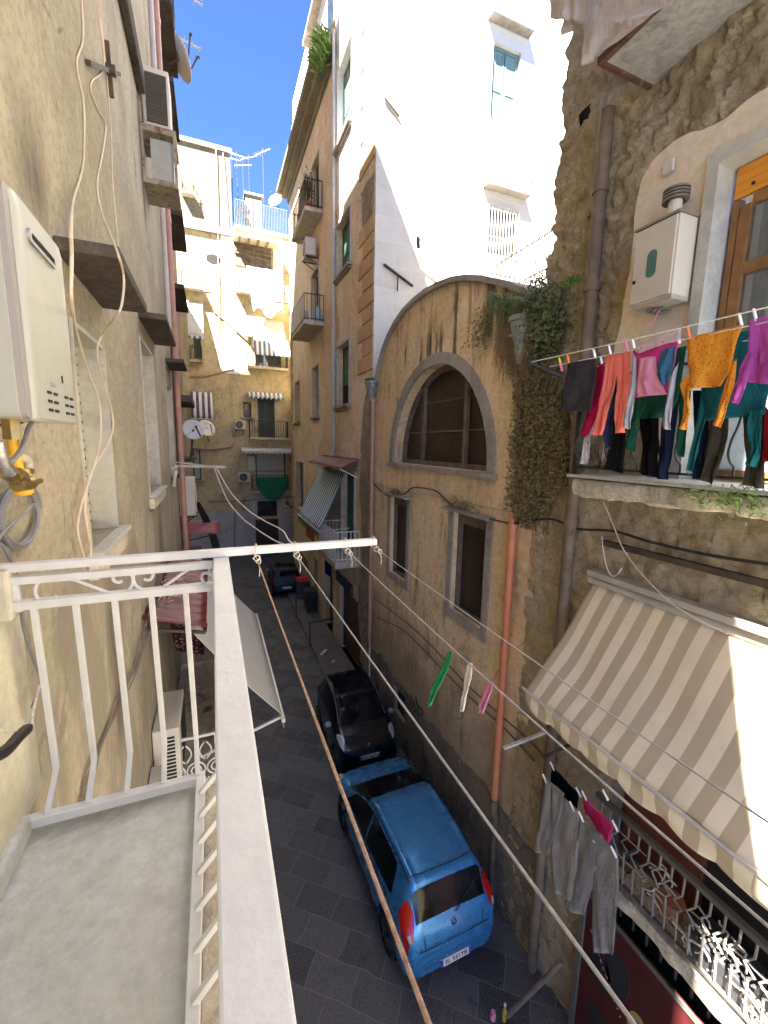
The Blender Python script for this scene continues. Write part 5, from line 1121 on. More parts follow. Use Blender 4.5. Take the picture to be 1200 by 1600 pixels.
# ---- garments: strips between a left and a right edge given in the wall-parallel plane of their line
def strip(m, L, Rr, x, seed=0, amp=.012, cols=12, sub=5, slope=0.0):
    L3 = curve([PX(u, v, x=x) for u, v in L], sub); R3 = curve([PX(u, v, x=x) for u, v in Rr], sub); rows = []
    n = len(L3)
    for i in range(n):
        f = i/(n-1); r = []
        for j in range(cols+1):
            g = j/cols; p = L3[i].lerp(R3[i], g)
            wv = math.sin(g*6.3*1.1+seed+f*1.5)*.6+math.sin(g*6.3*2.3+seed*2.3-f*2)*.25*noise.noise(Vector((f*2, seed, 1)))*2+1.2*noise.noise(Vector((g*3+seed, f*4, seed)))+.5*noise.noise(Vector((g*8+seed, f*9, seed)))
            r.append(Vector((p.x+amp*wv*(.35+.9*f)+slope*f, p.y, p.z)))
        rows.append(r)
    m.grid(rows)
def garment(name, lab, cat, mt, strips, x, grp='front row of washing on the middle balcony', amp=.021, seed=1, parts=()):
    ob = MB()
    for k, (L, Rr) in enumerate(strips): strip(ob, L, Rr, x+.003*k, seed+k*1.7, amp)
    o = ob.build(name, mt, smooth=True, solid=.004); tag(o, lab, cat, grp)
    for pn, pm, st in parts:
        q = MB()
        for k, (L, Rr) in enumerate(st): strip(q, L, Rr, x-.034-.004*k, seed, amp*.8)
        q.build(pn, pm, o, smooth=True, solid=.002)
    return o
def mat_c(n, c, **k): return cloth(n, c, **k)
F1, F2 = 'front row of washing on the middle balcony', 'back row of washing on the middle balcony'
garment('sleeveless_top', 'dark grey sleeveless top, first from the bracket on the washing line', 'top', mat_c('charcoal jersey', (.055, .052, .058)), [([(886, 567), (884, 590), (878, 615), (874, 641)], [(931, 560), (932, 590), (928, 615), (922, 644)])], XB, seed=2)
garment('leggings', 'coral leggings hanging between the grey top and the pink shirt', 'leggings', mat_c('coral jersey', (.86, .23, .18)), [([(948, 556), (943, 600), (933, 645), (927, 680)], [(967, 552), (963, 595), (951, 645), (941, 680)]), ([(965, 553), (964, 595), (962, 635), (959, 677)], [(985, 549), (984, 595), (979, 635), (974, 676)])], XB, seed=4)
pk = garment('long_sleeve_shirt', 'bright pink child\'s shirt with grey sleeves and blotches of pale pink and blue', 'shirt', mat_c('hot pink jersey', (.72, .06, .30)), [([(989, 548), (990, 575), (991, 600), (993, 622)], [(1062, 522), (1054, 560), (1048, 590), (1046, 614)])], XB, seed=7,
    parts=(('grey_sleeve', mat_c('grey melange', (.42, .42, .46)), [([(988, 550), (985, 590), (978, 630), (973, 668)], [(994, 560), (993, 600), (989, 635), (984, 671)])]),
           ('grey_sleeve', mat_c('grey melange light', (.46, .45, .50)), [([(1047, 590), (1042, 615), (1038, 640), (1036, 670)], [(1060, 566), (1054, 600), (1049, 640), (1047, 672)])]),
           ('pale_pink_print', mat_c('pale pink print', (.78, .34, .50)), [([(1000, 560), (996, 580), (994, 600), (996, 620)], [(1024, 556), (1026, 580), (1034, 600), (1042, 616)])]),
           ('blue_print', mat_c('blue print', (.06, .16, .30)), [([(1036, 545), (1028, 562), (1024, 580), (1034, 600)], [(1056, 540), (1053, 560), (1050, 580), (1042, 603)])])))
orange = mat_c('orange leaf print', (.78, .33, .04), spots=(.40, .15, .03), spot_scale=46)
garment('patterned_shirt', 'orange long-sleeved shirt with a small dark leaf pattern', 'shirt', orange, [([(1072, 528), (1076, 560), (1077, 585), (1085, 606)], [(1160, 507), (1148, 545), (1143, 575), (1128, 604)]), ([(1078, 585), (1064, 600), (1069, 630), (1062, 670)], [(1088, 606), (1080, 612), (1078, 640), (1074, 672)]), ([(1141, 570), (1130, 610), (1121, 640), (1114, 664)], [(1152, 560), (1144, 610), (1133, 645), (1124, 668)])], XB, seed=9)
garment('sweater', 'purple sweater at the right edge of the washing line', 'sweater', mat_c('magenta wool', (.48, .10, .42)), [([(1172, 500), (1171, 530), (1170, 560), (1168, 597)], [(1216, 489), (1216, 530), (1216, 560), (1216, 602)]), ([(1170, 545), (1156, 575), (1147, 605), (1139, 627)], [(1180, 560), (1170, 590), (1160, 612), (1153, 632)])], XB, seed=11)
garment('shirt', 'crimson shirt behind the dark grey top', 'shirt', mat_c('crimson jersey', (.42, .01, .07)), [([(930, 572), (927, 600), (917, 640), (906, 680)], [(948, 566), (945, 600), (935, 640), (915, 683)])], XC, F2, seed=13)
garment('patterned_leggings', 'narrow white leggings with black marks behind the grey top', 'leggings', mat_c('black and white print', (.52, .50, .52), spots=(.04, .04, .05), spot_scale=55), [([(925, 610), (917, 650), (911, 690), (907, 725)], [(930, 608), (929, 650), (923, 690), (917, 725)])], XC+.02, F2, seed=14)
garment('jeans', 'faded dark jeans showing between the coral legs', 'jeans', mat_c('dark denim', (.035, .045, .10)), [([(958, 575), (950, 620), (943, 660), (947, 700)], [(968, 572), (962, 625), (958, 665), (954, 702)])], XC, F2, seed=15)
garment('trousers', 'short black trousers to the left of the green shirt tail', 'trousers', mat_c('black cotton', (.012, .012, .013)), [([(962, 600), (958, 650), (952, 700), (946, 733)], [(984, 598), (982, 650), (978, 700), (975, 740)])], XC+.03, F2, seed=16)
garment('long_sleeve_shirt', 'dark green long-sleeved shirt behind the pink one', 'shirt', mat_c('bottle green jersey', (.015, .09, .055)), [([(992, 560), (990, 600), (988, 630), (990, 655)], [(1074, 540), (1066, 590), (1058, 630), (1040, 652)]), ([(992, 620), (986, 645), (980, 670), (976, 700)], [(1000, 640), (996, 665), (991, 690), (988, 706)]), ([(1062, 600), (1060, 650), (1058, 690), (1061, 714)], [(1078, 600), (1076, 650), (1070, 690), (1068, 714)])], XC, F2, seed=17)
garment('trousers', 'black trousers hanging below the green shirt', 'trousers', mat_c('jet cotton', (.006, .006, .007)), [([(1000, 600), (1000, 655), (1002, 700), (1001, 742)], [(1032, 600), (1029, 655), (1028, 700), (1025, 746)])], XC+.05, F2, seed=18)
garment('jeans', 'long indigo jeans just right of the black trousers', 'jeans', mat_c('indigo denim', (.014, .022, .055)), [([(1040, 610), (1034, 660), (1028, 710), (1024, 748)], [(1062, 610), (1056, 660), (1048, 710), (1042, 750)])], XC+.06, F2, seed=19)
garment('long_sleeve_shirt', 'big teal long-sleeved shirt behind the orange one', 'shirt', mat_c('teal velour', (.015, .13, .14)), [([(1098, 530), (1096, 580), (1098, 620), (1096, 658)], [(1206, 510), (1204, 560), (1200, 610), (1194, 648)]), ([(1097, 600), (1092, 640), (1084, 690), (1073, 735)], [(1106, 610), (1104, 650), (1092, 700), (1082, 738)]), ([(1172, 640), (1168, 670), (1172, 700), (1164, 726)], [(1192, 640), (1190, 670), (1188, 705), (1180, 730)])], XC, F2, seed=20)
garment('trousers', 'dark navy trousers between the teal sleeve and the olive trousers', 'trousers', mat_c('navy cotton', (.010, .014, .03)), [([(1082, 610), (1084, 660), (1086, 710), (1083, 748)], [(1104, 610), (1108, 660), (1104, 710), (1098, 750)])], XC+.07, F2, seed=21)
olive = mat_c('olive cotton', (.06, .055, .04))
garment('trousers', 'olive trousers hanging under the orange sleeve', 'trousers', olive, [([(1110, 640), (1108, 680), (1102, 720), (1096, 750)], [(1140, 636), (1138, 680), (1128, 720), (1114, 757)])], XC+.06, F2, seed=22)
garment('trousers', 'olive trousers at the right edge under the teal cuff', 'trousers', olive, [([(1160, 640), (1164, 680), (1166, 725), (1161, 758)], [(1200, 636), (1198, 680), (1196, 725), (1194, 764)])], XC+.06, F2, seed=23)
garment('shirt', 'dark red garment at the very right edge of the back row', 'shirt', mat_c('oxblood jersey', (.16, .008, .012)), [([(1193, 640), (1192, 680), (1191, 722)], [(1222, 636), (1222, 680), (1222, 722)])], XC+.02, F2, seed=24)
# pegs
M['peg_white'] = simple('white peg', (.78, .78, .74), .5); M['peg_orange'] = simple('orange peg', (.85, .16, .02), .5); M['peg_pink'] = simple('pink peg', (.80, .18, .35), .5); M['peg_yellow'] = simple('yellow peg', (.75, .65, .05), .5)
def peg(u, v, x, mt, lab, tilt=.25, grp='clothes pegs', s=1.0):
    p = PX(u, v, x=x); d = Vector((-.006, tilt*.03, .032))*s
    o = MB().bar(p-d+Vector((-.008, 0, 0)), p+d+Vector((-.004, 0, 0)), .010*s, .006*s, (0, 1, 0)).bar(p-d+Vector((.006, 0, 0)), p+d+Vector((.002, 0, 0)), .010*s, .006*s, (0, 1, 0)).tube([p+Vector((-.012, 0, 0)), p+Vector((.012, 0, 0))], .004*s, 6).build('clothes_peg', M[mt])
    return tag(o, lab, 'clothes peg', grp)
for (u, v, mt, lab) in ((875, 565, 'peg_yellow', 'yellow peg at the bracket end of the washing line'), (877, 574, 'peg_pink', 'pink peg under the yellow one by the bracket'), (888, 561, 'peg_orange', 'orange peg on the left corner of the grey top'), (929, 553, 'peg_white', 'white peg on the right corner of the grey top'), (940, 565, 'peg_white', 'white peg holding the crimson shirt'), (953, 547, 'peg_white', 'white peg on the left of the coral leggings'), (979, 542, 'peg_pink', 'pink peg on the right of the coral leggings'), (990, 538, 'peg_white', 'white peg on the left corner of the pink shirt'), (1060, 528, 'peg_white', 'white peg on the right corner of the pink shirt'), (1076, 519, 'peg_orange', 'orange peg on the left corner of the orange shirt'), (1157, 499, 'peg_white', 'white peg on the right corner of the orange shirt'), (1180, 492, 'peg_white', 'white peg on the purple sweater')):
    peg(u, v, XB if 'crimson' not in lab else XC, mt, lab, s=1.25)
# small white underwear clipped above the pink shirt
garment('undergarment', 'white and pink undergarment folded over the line above the pink shirt', 'underwear', mat_c('white pink print', (.66, .52, .56), spots=(.7, .12, .25), spot_scale=30), [([(990, 545), (993, 549), (996, 553)], [(1064, 512), (1063, 524), (1060, 530)])], XB-.02, seed=31, amp=.006)

# ---- balcony door
d = thing('balcony_door', 'brown framed glazed door with an orange roller box on the middle balcony', 'door', (4.5, 2.0, -.3))
a1 = 2.77
MB().poly(RF, [[(.5, -.3), (a1+.10, -.3), (a1+.10, 2.66), (.5, 2.66), (.5, 2.55), (a1-.005, 2.55), (a1-.005, -.3)]], .105, -.2).build('marble_surround', M['marble'], d, bevel=.004)
orange_m = slatted('orange roller slats', (.62, .24, .02), .075, .4)
MB().fbox(RF, .5, a1-.03, -.16, -.12, 2.28, 2.54).build('roller_box', orange_m, d, bevel=.006)
MB().fbox(RF, 2.58, 2.60, -.118, -.10, 2.34, 2.36).build('box_knob', M['dark'], d)
bw = simple('varnished brown frame', (.20, .095, .03), .4, 0, .25, s=8)
m = MB().fbox(RF, a1-.09, a1-.03, -.2, -.12, -.26, 2.27).fbox(RF, a1-.19, a1-.10, -.19, -.11, -.26, 2.2).fbox(RF, 1.0, a1-.19, -.19, -.11, 1.60, 1.70).fbox(RF, 1.0, a1-.19, -.19, -.11, 2.18, 2.27).fbox(RF, 1.0, a1-.19, -.19, -.11, -.26, -.16).fbox(RF, 1.55, 1.68, -.19, -.11, -.16, 1.6).fbox(RF, 1.55, 1.68, -.19, -.11, 1.7, 2.18)
m.build('frame', bw, d, bevel=.006)
k = NT('reflecting pane'); k.out((.30, .33, .33), .05, spec=.9, **{'Transmission Weight': .75, 'IOR': 1.45}); M['pane'] = k.m
MB().fbox(RF, 1.0, a1-.19, -.155, -.148, -.16, 1.60).build('pane', M['pane'], d); MB().fbox(RF, 1.0, a1-.19, -.155, -.148, 1.70, 2.18).build('pane', M['pane'], d)
MB().fbox(RF, 1.0, a1-.20, -.147, -.143, -.16, .98).build('frosted_film', simple('frosted film', (.50, .56, .58), .25), d)
rows = [[RF.p(lerp(1.2, 2.42, j/60), -.26+.02*math.sin(j*1.1), z) for j in range(61)] for z in (-.2, .8, 2.2)]
MB().grid(rows).build('curtain', cloth('beige lace curtain', (.45, .38, .26), transl=.4), d, smooth=True)
rows = [[RF.p(lerp(2.40, 2.56, j/20), -.24+.01*math.sin(j*.9), z) for j in range(21)] for z in (-.2, 2.2)]
MB().grid(rows).build('curtain', cloth('white net curtain', (.62, .62, .56), transl=.4), d, smooth=True)
MB().fbox(RF, .4, 2.9, -1.3, -1.2, -.3, 2.6).build('room_wall', simple('room wall', (.28, .26, .23), .9), d)
MB().fbox(RF, .4, 2.77, -.345, -.01, -.31, -.275).build('threshold', M['marble'], d)
# ---- boiler cabinet
b = thing('boiler_cabinet', 'cream metal boiler cabinet with an oval green window and a short flue', 'boiler', (4.2, 3.1, 1.45))
cream = simple('cream enamelled steel', (.56, .52, .43), .45, 0, .04, dirt=(.45, .38, .27), dirt_at=.72)
MB().fbox(RF, 2.90, 3.32, .09, .335, 1.46, 2.17).build('case', cream, b, bevel=.006)
MB().fbox(RF, 2.915, 3.315, .337, .36, 1.475, 2.16).build('front_door', simple('cabinet door', (.50, .45, .36), .45, 0, .04), b, bevel=.004)
MB().poly(RF, [rrect(3.07, 3.17, 1.68, 1.93, .049, 8)], .364, .35).build('oval_window', simple('green glass', (.06, .14, .11), .2), b)
MB().fbox(RF, 3.275, 3.30, .358, .375, 1.67, 1.70).build('lock', M['dark'], b, bevel=.004)
MB().fbox(RF, 2.885, 3.335, .08, .37, 2.172, 2.19).build('lid', simple('brown lid edge', (.22, .18, .14), .6), b)
MB().fbox(RF, 2.895, 2.915, .10, .34, 1.44, 1.47).fbox(RF, 2.90, 3.31, .10, .335, 1.43, 1.458).build('base_tray', simple('worn base', (.36, .33, .28), .6, 0, .2, dirt=(.1, .1, .1)), b)
fc = RF.p(3.05, .22, 2.19)
MB().lathe(fc, [(.06, 0), (.06, .17)], 20).build('flue_pipe', cream, b, smooth=True)
m = MB()
for i in range(4): m.lathe(fc, [(.065, .16+i*.028), (.112, .16+i*.028), (.112, .176+i*.028), (.065, .176+i*.028)], 24)
m.lathe(fc, [(.075, .16), (.075, .27)], 16); m.build('flue_cap', simple('grey brown cap', (.13, .11, .09), .5), b, smooth=True)
m = MB()
for i in range(5): c = RF.p(3.08+i*.02, .18+.02*i, 1.44); m.tube(curve([c, c+Vector((-.01, .02, -.05)), c+Vector((.01, -.03*(i-2), -.07)), c+Vector((.10, -.02, -.04))], 4), .007, 6)
m.build('pipe_tails', simple('grey pipe tails', (.12, .12, .12), .5, .4), b, smooth=True)
tag(MB().tube(curve([RF.p(3.10, .2, 1.40), RF.p(3.12, .22, 1.33), RF.p(3.16, .22, 1.26), RF.p(3.14, .22, 1.20)], 4), .006, 6).build('pink_hook', M['peg_pink'], smooth=True), 'pink plastic hook hanging under the boiler cabinet', 'hook')
q = PX(1047, 262, x=4.32)
tag(MB().box(q.x-.035, 4.32, q.y-.05, q.y+.05, q.z-.055, q.z+.055).lathe((q.x-.036, q.y+.01, q.z), [(.018, 0), (.014, -.006)], 12, 'x').build('junction_box', simple('white plastic box', (.5, .48, .44), .5), bevel=.01), 'small white box on the pale plaster above the flue', 'junction box')
# ---- pipes and fittings on the right
vpipe('drainpipe', 'fat rusty brown drainpipe on the tuff wall beside the boiler', RF, 4.0, .17, -7.9, 3.74, .075, 'pipe_brown', (2.95, 1.9, -.9, -3.5), grp='drainpipes')
t = vpipe('drainpipe', 'orange plastic drainpipe below the ivy on the chapel wall', RF, 5.18, .11, -6.05, -1.0, .062, 'pipe_orange', (-1.2, -2.35, -4.0, -4.75), grp='drainpipes')
MB().tube(curve([(4.29, 5.18, -6.0), (4.28, 5.17, -6.2), (4.30, 5.14, -6.32)], 4), .075, 10).build('old_joint', M['pipe_brown'], t, smooth=True)
MB().tube([(4.30, 5.14, -6.3), (4.31, 5.12, -7.9)], .05, 8).build('iron_foot', M['pipe_brown'], t, smooth=True)
vpipe('drainpipe', 'pale pink drainpipe between the chapel and the corner house', RF, 11.5, .10, -6.2, 1.35, .062, 'pipe_pink', (.4, -.9, -2.6, -4.4), grp='drainpipes')
def hopper(lab, y, z0, z1, r, x=4.25, grp='rainwater hoppers'):
    t = thing('rainwater_hopper', lab, 'rainwater hopper', (x, y, z0), grp)
    MB().lathe((x, y, 0), [(.06, z0), (r*.92, z1-.08), (r*1.05, z1-.07), (r*1.05, z1), (r*.95, z1), (r*.85, z1-.06), (.05, z0+.02)], 18, caps=False).build('funnel', simple('aged zinc', (.24, .26, .25), .55, .4, .2, dirt=(.12, .11, .09)), t, smooth=True)
    MB().lathe((x, y, 0), [(r*1.0, lerp(z0, z1, .62)), (r*.80, lerp(z0, z1, .60))], 18, caps=False).build('seam', M['pipe_grey'], t)
    return t
hopper('grey zinc rainwater funnel in the ivy at the chapel corner', 5.20, 1.22, 1.88, .20)
hopper('old rusted rainwater funnel with weeds at the left end of the chapel roof', 11.5, 1.25, 1.80, .20)
vpipe('drainpipe', 'grey drainpipe between the white and ochre fronts of the right-hand row', RF, 15.75, .09, -.4, 13.6, .06, 'pipe_grey', (9.0, 7.6, 5.2, 2.6, .6), grp='drainpipes')
q = RF.p(4.47, .03, 4.03)
# cables over the chapel and tuff fronts
cab = [(577, 747), (590, 762), (604, 774), (620, 774), (633, 771), (645, 762), (664, 763), (683, 768), (701, 785), (736, 803), (771, 812), (804, 818), (839, 812), (866, 812), (900, 826), (959, 830), (1010, 845), (1105, 867), (1205, 882)]
tag(MB().tube(curve([PX(u, v, x=4.27 if u > 760 else 4.35) for u, v in cab], 5), .016, 7).build('power_cable', M['black_rubber'], smooth=True), 'thick black cable sagging across the chapel front and under the middle balcony', 'cable')
tag(MB().tube(curve([PX(u, v, x=4.36) for u, v in [(583, 752), (620, 766), (680, 775), (740, 788), (800, 800), (850, 808)]], 4), .007, 6).build('thin_wire', M['grey_cable'], smooth=True), 'thin grey wire above the thick black cable on the chapel', 'cable')
for lst, lab in (([(585, 935), (625, 965), (670, 1005), (725, 1065), (785, 1120), (830, 1160), (868, 1205)], 'upper of two old cables drooping along the chapel wall'), ([(588, 965), (630, 985), (690, 1045), (740, 1095), (785, 1135), (835, 1190)], 'lower of two old cables drooping along the chapel wall')):
    tag(MB().tube(curve([PX(u, v, x=4.34) for u, v in lst], 5), .014, 6).build('wall_cable', M['pipe_brown'], smooth=True), lab, 'cable', 'old cables along the chapel wall')
tag(MB().tube(curve([PX(943, 785, x=4.2), PX(958, 820, x=4.15), PX(975, 860, x=4.05), PX(1010, 905, x=3.95), PX(1060, 950, x=3.9), PX(1136, 990, x=3.95)], 5), .006, 6).build('thin_wire', M['cable_cream'], smooth=True), 'thin pale wire running down from the middle balcony to the awning', 'cable')
line('thin cord looped under the middle balcony slab', RF.p(3.5, .2, -1.0), RF.p(3.2, .2, -1.3), .005, .25)

# ---- striped awning
a_ = thing('awning', 'beige and cream striped awning with a scalloped edge, its right part in the sun', 'awning', (3.9, 2.5, -2), 'awnings')
M['stripe'] = striped('beige stripes', (.86, .75, .55), (.55, .45, .30), .235, 1, .5, dirt=(.33, .30, .25), dirt_at=.62, transl=.18, bump=.15)
prof = []
for i in range(25):
    f = i/24; prof.append((lerp(4.33, 3.39, f**.93), lerp(-1.62, -2.86, f)-.13*math.sin(math.pi*f)**1.1*(1-.1*f)))
ys = [lerp(3.66, -1.2, i/120) for i in range(121)]
rows = [[(x+.006*math.sin(y*7+k*.3), y, z+.008*math.sin(y*5.1+k*.5)+.012*noise.noise(Vector((y*2, k*.25, 3)))*(k/24)) for k, (x, z) in enumerate(prof)] for y in ys]
MB().grid(rows).build('canvas', M['stripe'], a_, smooth=True, solid=.004)
MB().tube([(4.34, 3.72, -1.60), (4.34, -1.2, -1.60)], .055, 10).build('roller', simple('grey roller', (.40, .38, .32), .5), a_, smooth=True)
MB().box(4.24, 4.38, -1.2, 3.70, -1.53, -1.46).build('cover_board', simple('grey painted board', (.36, .34, .28), .6, 0, .1), a_, bevel=.01)
MB().tube([(3.39, 3.70, -2.88), (3.39, -1.2, -2.88)], .022, 8).build('front_bar', simple('cream front bar', (.52, .48, .4), .5), a_, smooth=True)
rows = []
for y in ys:
    h = .17+.055*abs(math.sin((y-3.66)*math.pi/.42))**.6 if True else .2
    rows.append([(3.375+.012*math.sin(y*11+j)+.006*j, y, -2.885-h*j/5) for j in range(6)])
MB().grid(rows).build('valance', M['stripe'], a_, smooth=True, solid=.004)
MB().bar((3.42, 3.55, -2.90), (4.36, 3.55, -2.35), .03, .03).bar((3.42, .9, -2.90), (4.36, .9, -2.35), .03, .03).build('arm', M['brownmetal'], a_)
tag(MB().fbox(RF, .5, 3.55, .06, .14, -1.12, -1.06).build('conduit', M['brownmetal']), 'brown iron strip on the wall between the awning and the middle balcony', 'conduit')
# ---- lower balcony right
lb2 = thing('balcony', 'lower balcony under the striped awning with a jumble of bent iron bars', 'balcony', (4.1, 2, -5), 'balconies of the tuff house')
slab_mesh(3.95, 4.42, -2.5, 2.72, -5.02, -4.80, seed=8, amp=.03).build('slab', M['slab'], lb2, smooth=True)
MB().bar((3.97, 2.70, -4.70), (3.97, -2, -4.70), .035, .025).bar((3.97, 3.02, -3.92), (3.97, -2, -3.92), .06, .05).bar((3.97, 2.72, -4.5), (4.36, 2.72, -4.5), .03, .02).build('rails', simple('grey iron rail', (.12, .115, .10), .5, .3), lb2)
rnd = random.Random(5); gi = simple('grey iron bars', (.20, .19, .17), .5, .3, .2)
y = 2.95
while y > .1:
    dx = rnd.uniform(-.04, .04); a0 = y
    z1 = rnd.uniform(-4.18, -4.10); z2 = z1-rnd.uniform(.12, .2)
    MB().tube([(3.97, y, -3.94), (3.97, y, z1), (3.94, y+.05, z1-.08), (3.94, y-.03, z2), (3.965, y+.02, z2-.08), (3.965, y, -4.70)], .011, 6).build('bent_bar', gi, lb2, smooth=False); y -= .115
m = MB()
for k in range(70):
    c = Vector((4.0+rnd.uniform(-.04, .06), rnd.uniform(.3, 2.3), rnd.uniform(-4.66, -4.15))); a = rnd.uniform(0, 6.3)
    m.tube([c+Vector((.01*q, .05*q*math.cos(a)+.03*math.sin(q*2.1+k), .05*q*math.sin(a)+.03*math.cos(q*1.7))) for q in range(-2, 3)], .009, 5)
m.build('scrollwork', simple('pale iron', (.34, .32, .28), .6, .1, .2), lb2)
# tiled back wall and clutter of the lower balcony
MB().fbox(RF, .4, 3.14, -.30, -.26, -4.98, -1.9).build('back_wall', simple('tiled back wall', (.36, .34, .26), .6, 0, .15), sb)
MB().fbox(RF, 2.2, 3.12, -.25, -.20, -4.95, -2.0).build('door_leaf', simple('dark red shutter leaf', (.16, .04, .02), .6, 0, .2), sb, bevel=.01)
MB().fbox(RF, .9, 2.18, -.255, -.22, -4.95, -2.2).build('dark_doorway', M['dark'], sb)
tag(MB().lathe((4.22, 2.25, -4.79), [(.10, 0), (.13, .2), (.12, .22)], 14).build('flower_pot', simple('terracotta', (.30, .12, .06), .8), smooth=True), 'terracotta pot on the lower balcony behind the bent bars', 'pot')
tag(MB().hexa([(4.05, 1.5, -4.79), (4.35, 1.5, -4.79), (4.35, 1.95, -4.79), (4.05, 1.95, -4.79), (4.02, 1.46, -4.5), (4.36, 1.46, -4.5), (4.36, 1.98, -4.5), (4.02, 1.98, -4.5)]).build('plastic_tub', simple('dark tub', (.03, .03, .035), .5), bevel=.02), 'dark plastic tub on the lower balcony', 'tub')
# red board and dark barred opening at street level
rbd = thing('notice_board', 'dark red board with black and yellow pictures, cut by the bottom edge', 'board', (4.3, 2.7, -8))
MB().fbox(RF, 1.0, 3.22, .09, .13, -7.9, -5.62).build('panel', simple('dark red panel', (.055, .006, .006), .5, 0, .2), rbd, bevel=.008)
MB().fbox(RF, 3.222, 3.30, .05, .15, -7.95, -5.3).fbox(RF, 1.0, 3.22, .131, .15, -5.66, -5.6).build('frame', simple('grey brown post', (.10, .09, .075), .7), rbd)
for (a, z, w_, h_, c) in ((2.95, -6.5, .16, .42, (.012, .012, .014)), (2.72, -6.25, .16, .5, (.02, .018, .02)), (2.42, -6.6, .13, .34, (.30, .22, .07)), (2.05, -6.55, .15, .35, (.012, .012, .016)), (2.9, -7.2, .2, .3, (.02, .015, .015))):
    MB().poly(RF, [[(a+w_*math.cos(R(k*20)), z+h_*math.sin(R(k*20))*.6) for k in range(18)]], .134, .12).build('picture', simple('board picture', c, .5, 0, .2), rbd)
MB().poly(RF, [[(2.42+.07*math.cos(R(k*20)), -6.6+.12*math.sin(R(k*20))) for k in range(18)]], .138, .12).build('picture', simple('violet spot', (.08, .05, .14), .5), rbd)
m = MB(); rnd = random.Random(3)
for k in range(14): a = 3.12-.045*k; z = -6.12-.055*k; m.tube([RF.p(a+.015*math.cos(t), .134, z+.02*math.sin(t*1.4)) for t in [i*.9+k for i in range(5)]], .005, 4)
m.build('painted_lettering', simple('pale red paint', (.45, .16, .14), .6), rbd)
gr = thing('window_grille', 'row of dark vertical iron bars behind the red board', 'grille', (4.3, 2, -5.5))
MB().fbox(RF, -1.0, 3.1, -.28, -.22, -7.98, -5.1).build('dark_interior', M['dark'], gr)
m = MB()
for k in range(16): a = 3.02-.165*k; m.fbox(RF, a-.011, a+.011, .0, .022, -5.62, -5.04)
m.build('bars', simple('dull iron bars', (.08, .07, .065), .6, .2), gr)
# ---- lower washing
rod = thing('line_bracket', 'white wooden rod sticking out of the wall under the awning', 'bracket', (3.9, 4.03, -3.9))
MB().bar((4.42, 4.03, -3.87), (3.43, 4.03, -3.94), .045, .03).build('rod', simple('peeling white rod', (.50, .49, .45), .7, 0, .25, s=12), rod, bevel=.004)
MB().bar((3.74, 3.62, -3.85), (4.36, 3.62, -3.75), .03, .03).build('bracket_arm', M['brownmetal'], rod)
LW = 'washing under the striped awning'
X1, X2 = 3.60, 3.76
line('grey cord carrying the two pairs of grey trousers', PX(847, 1214, x=X1), PX(1010, 1378, x=X1), .004, .01, 'steelcord', 'lines under the awning')
line('grey cord carrying the black and pink garments', PX(858, 1193, x=X2), PX(1010, 1338, x=X2), .004, .01, 'steelcord', 'lines under the awning')
grey = mat_c('grey sweatpants', (.30, .285, .275)); grey2 = mat_c('grey sweatpants darker', (.25, .24, .235))
garment('trousers', 'light grey sweatpants, left of the two pairs under the awning', 'trousers', grey, [([(852, 1214), (848, 1255), (841, 1300), (837, 1332)], [(882, 1240), (877, 1270), (868, 1300), (856, 1336)]), ([(862, 1228), (862, 1290), (862, 1345), (868, 1396)], [(904, 1266), (905, 1310), (902, 1352), (898, 1410)])], X1, LW, seed=41, amp=.02)
garment('trousers', 'grey sweatpants with a small bow, right of the two pairs under the awning', 'trousers', grey2, [([(906, 1276), (900, 1320), (890, 1370), (881, 1418)], [(942, 1306), (934, 1350), (924, 1388), (910, 1432)]), ([(924, 1292), (920, 1350), (924, 1420), (928, 1488)], [(965, 1332), (966, 1380), (962, 1430), (957, 1492)])], X1, LW, seed=44, amp=.02)
bow = PX(928, 1315, x=X1-.03)
tag(MB().tube([bow+Vector((0, .012*math.sin(t), .008*math.sin(2*t))) for t in [i*.42 for i in range(16)]], .003, 5, closed=True).build('bow', M['peg_white'], smooth=True), 'tiny white bow on the right pair of grey sweatpants', 'bow')
garment('shirt', 'black garment behind the light grey sweatpants', 'shirt', mat_c('black jersey', (.008, .008, .009)), [([(863, 1196), (860, 1225), (862, 1260)], [(905, 1240), (902, 1270), (898, 1310)])], X2, LW, seed=47)
garment('knickers', 'bright pink garment above the right pair of grey sweatpants', 'underwear', mat_c('bright pink jersey', (.70, .04, .18)), [([(912, 1244), (913, 1262), (922, 1280)], [(960, 1290), (955, 1305), (950, 1322)])], X2, LW, seed=49)
for (u, v, x, lab) in ((863, 1197, X2, 'white peg on the left of the black garment'), (851, 1216, X1, 'white peg on the left of the light grey sweatpants'), (894, 1260, X1, 'white peg on the right of the light grey sweatpants'), (904, 1238, X2, 'white peg on the right of the black garment'), (913, 1243, X2, 'white peg on the left of the pink garment'), (908, 1276, X1, 'white peg on the left of the right-hand sweatpants'), (959, 1331, X1, 'white peg on the right of the right-hand sweatpants'), (961, 1290, X2, 'white peg on the right of the pink garment'), (946, 1242, X2-.15, 'lone white peg to the right of the black garment')):
    peg(u, v, x-.01, 'peg_white', lab, .9, 'pegs under the awning', 1.2)
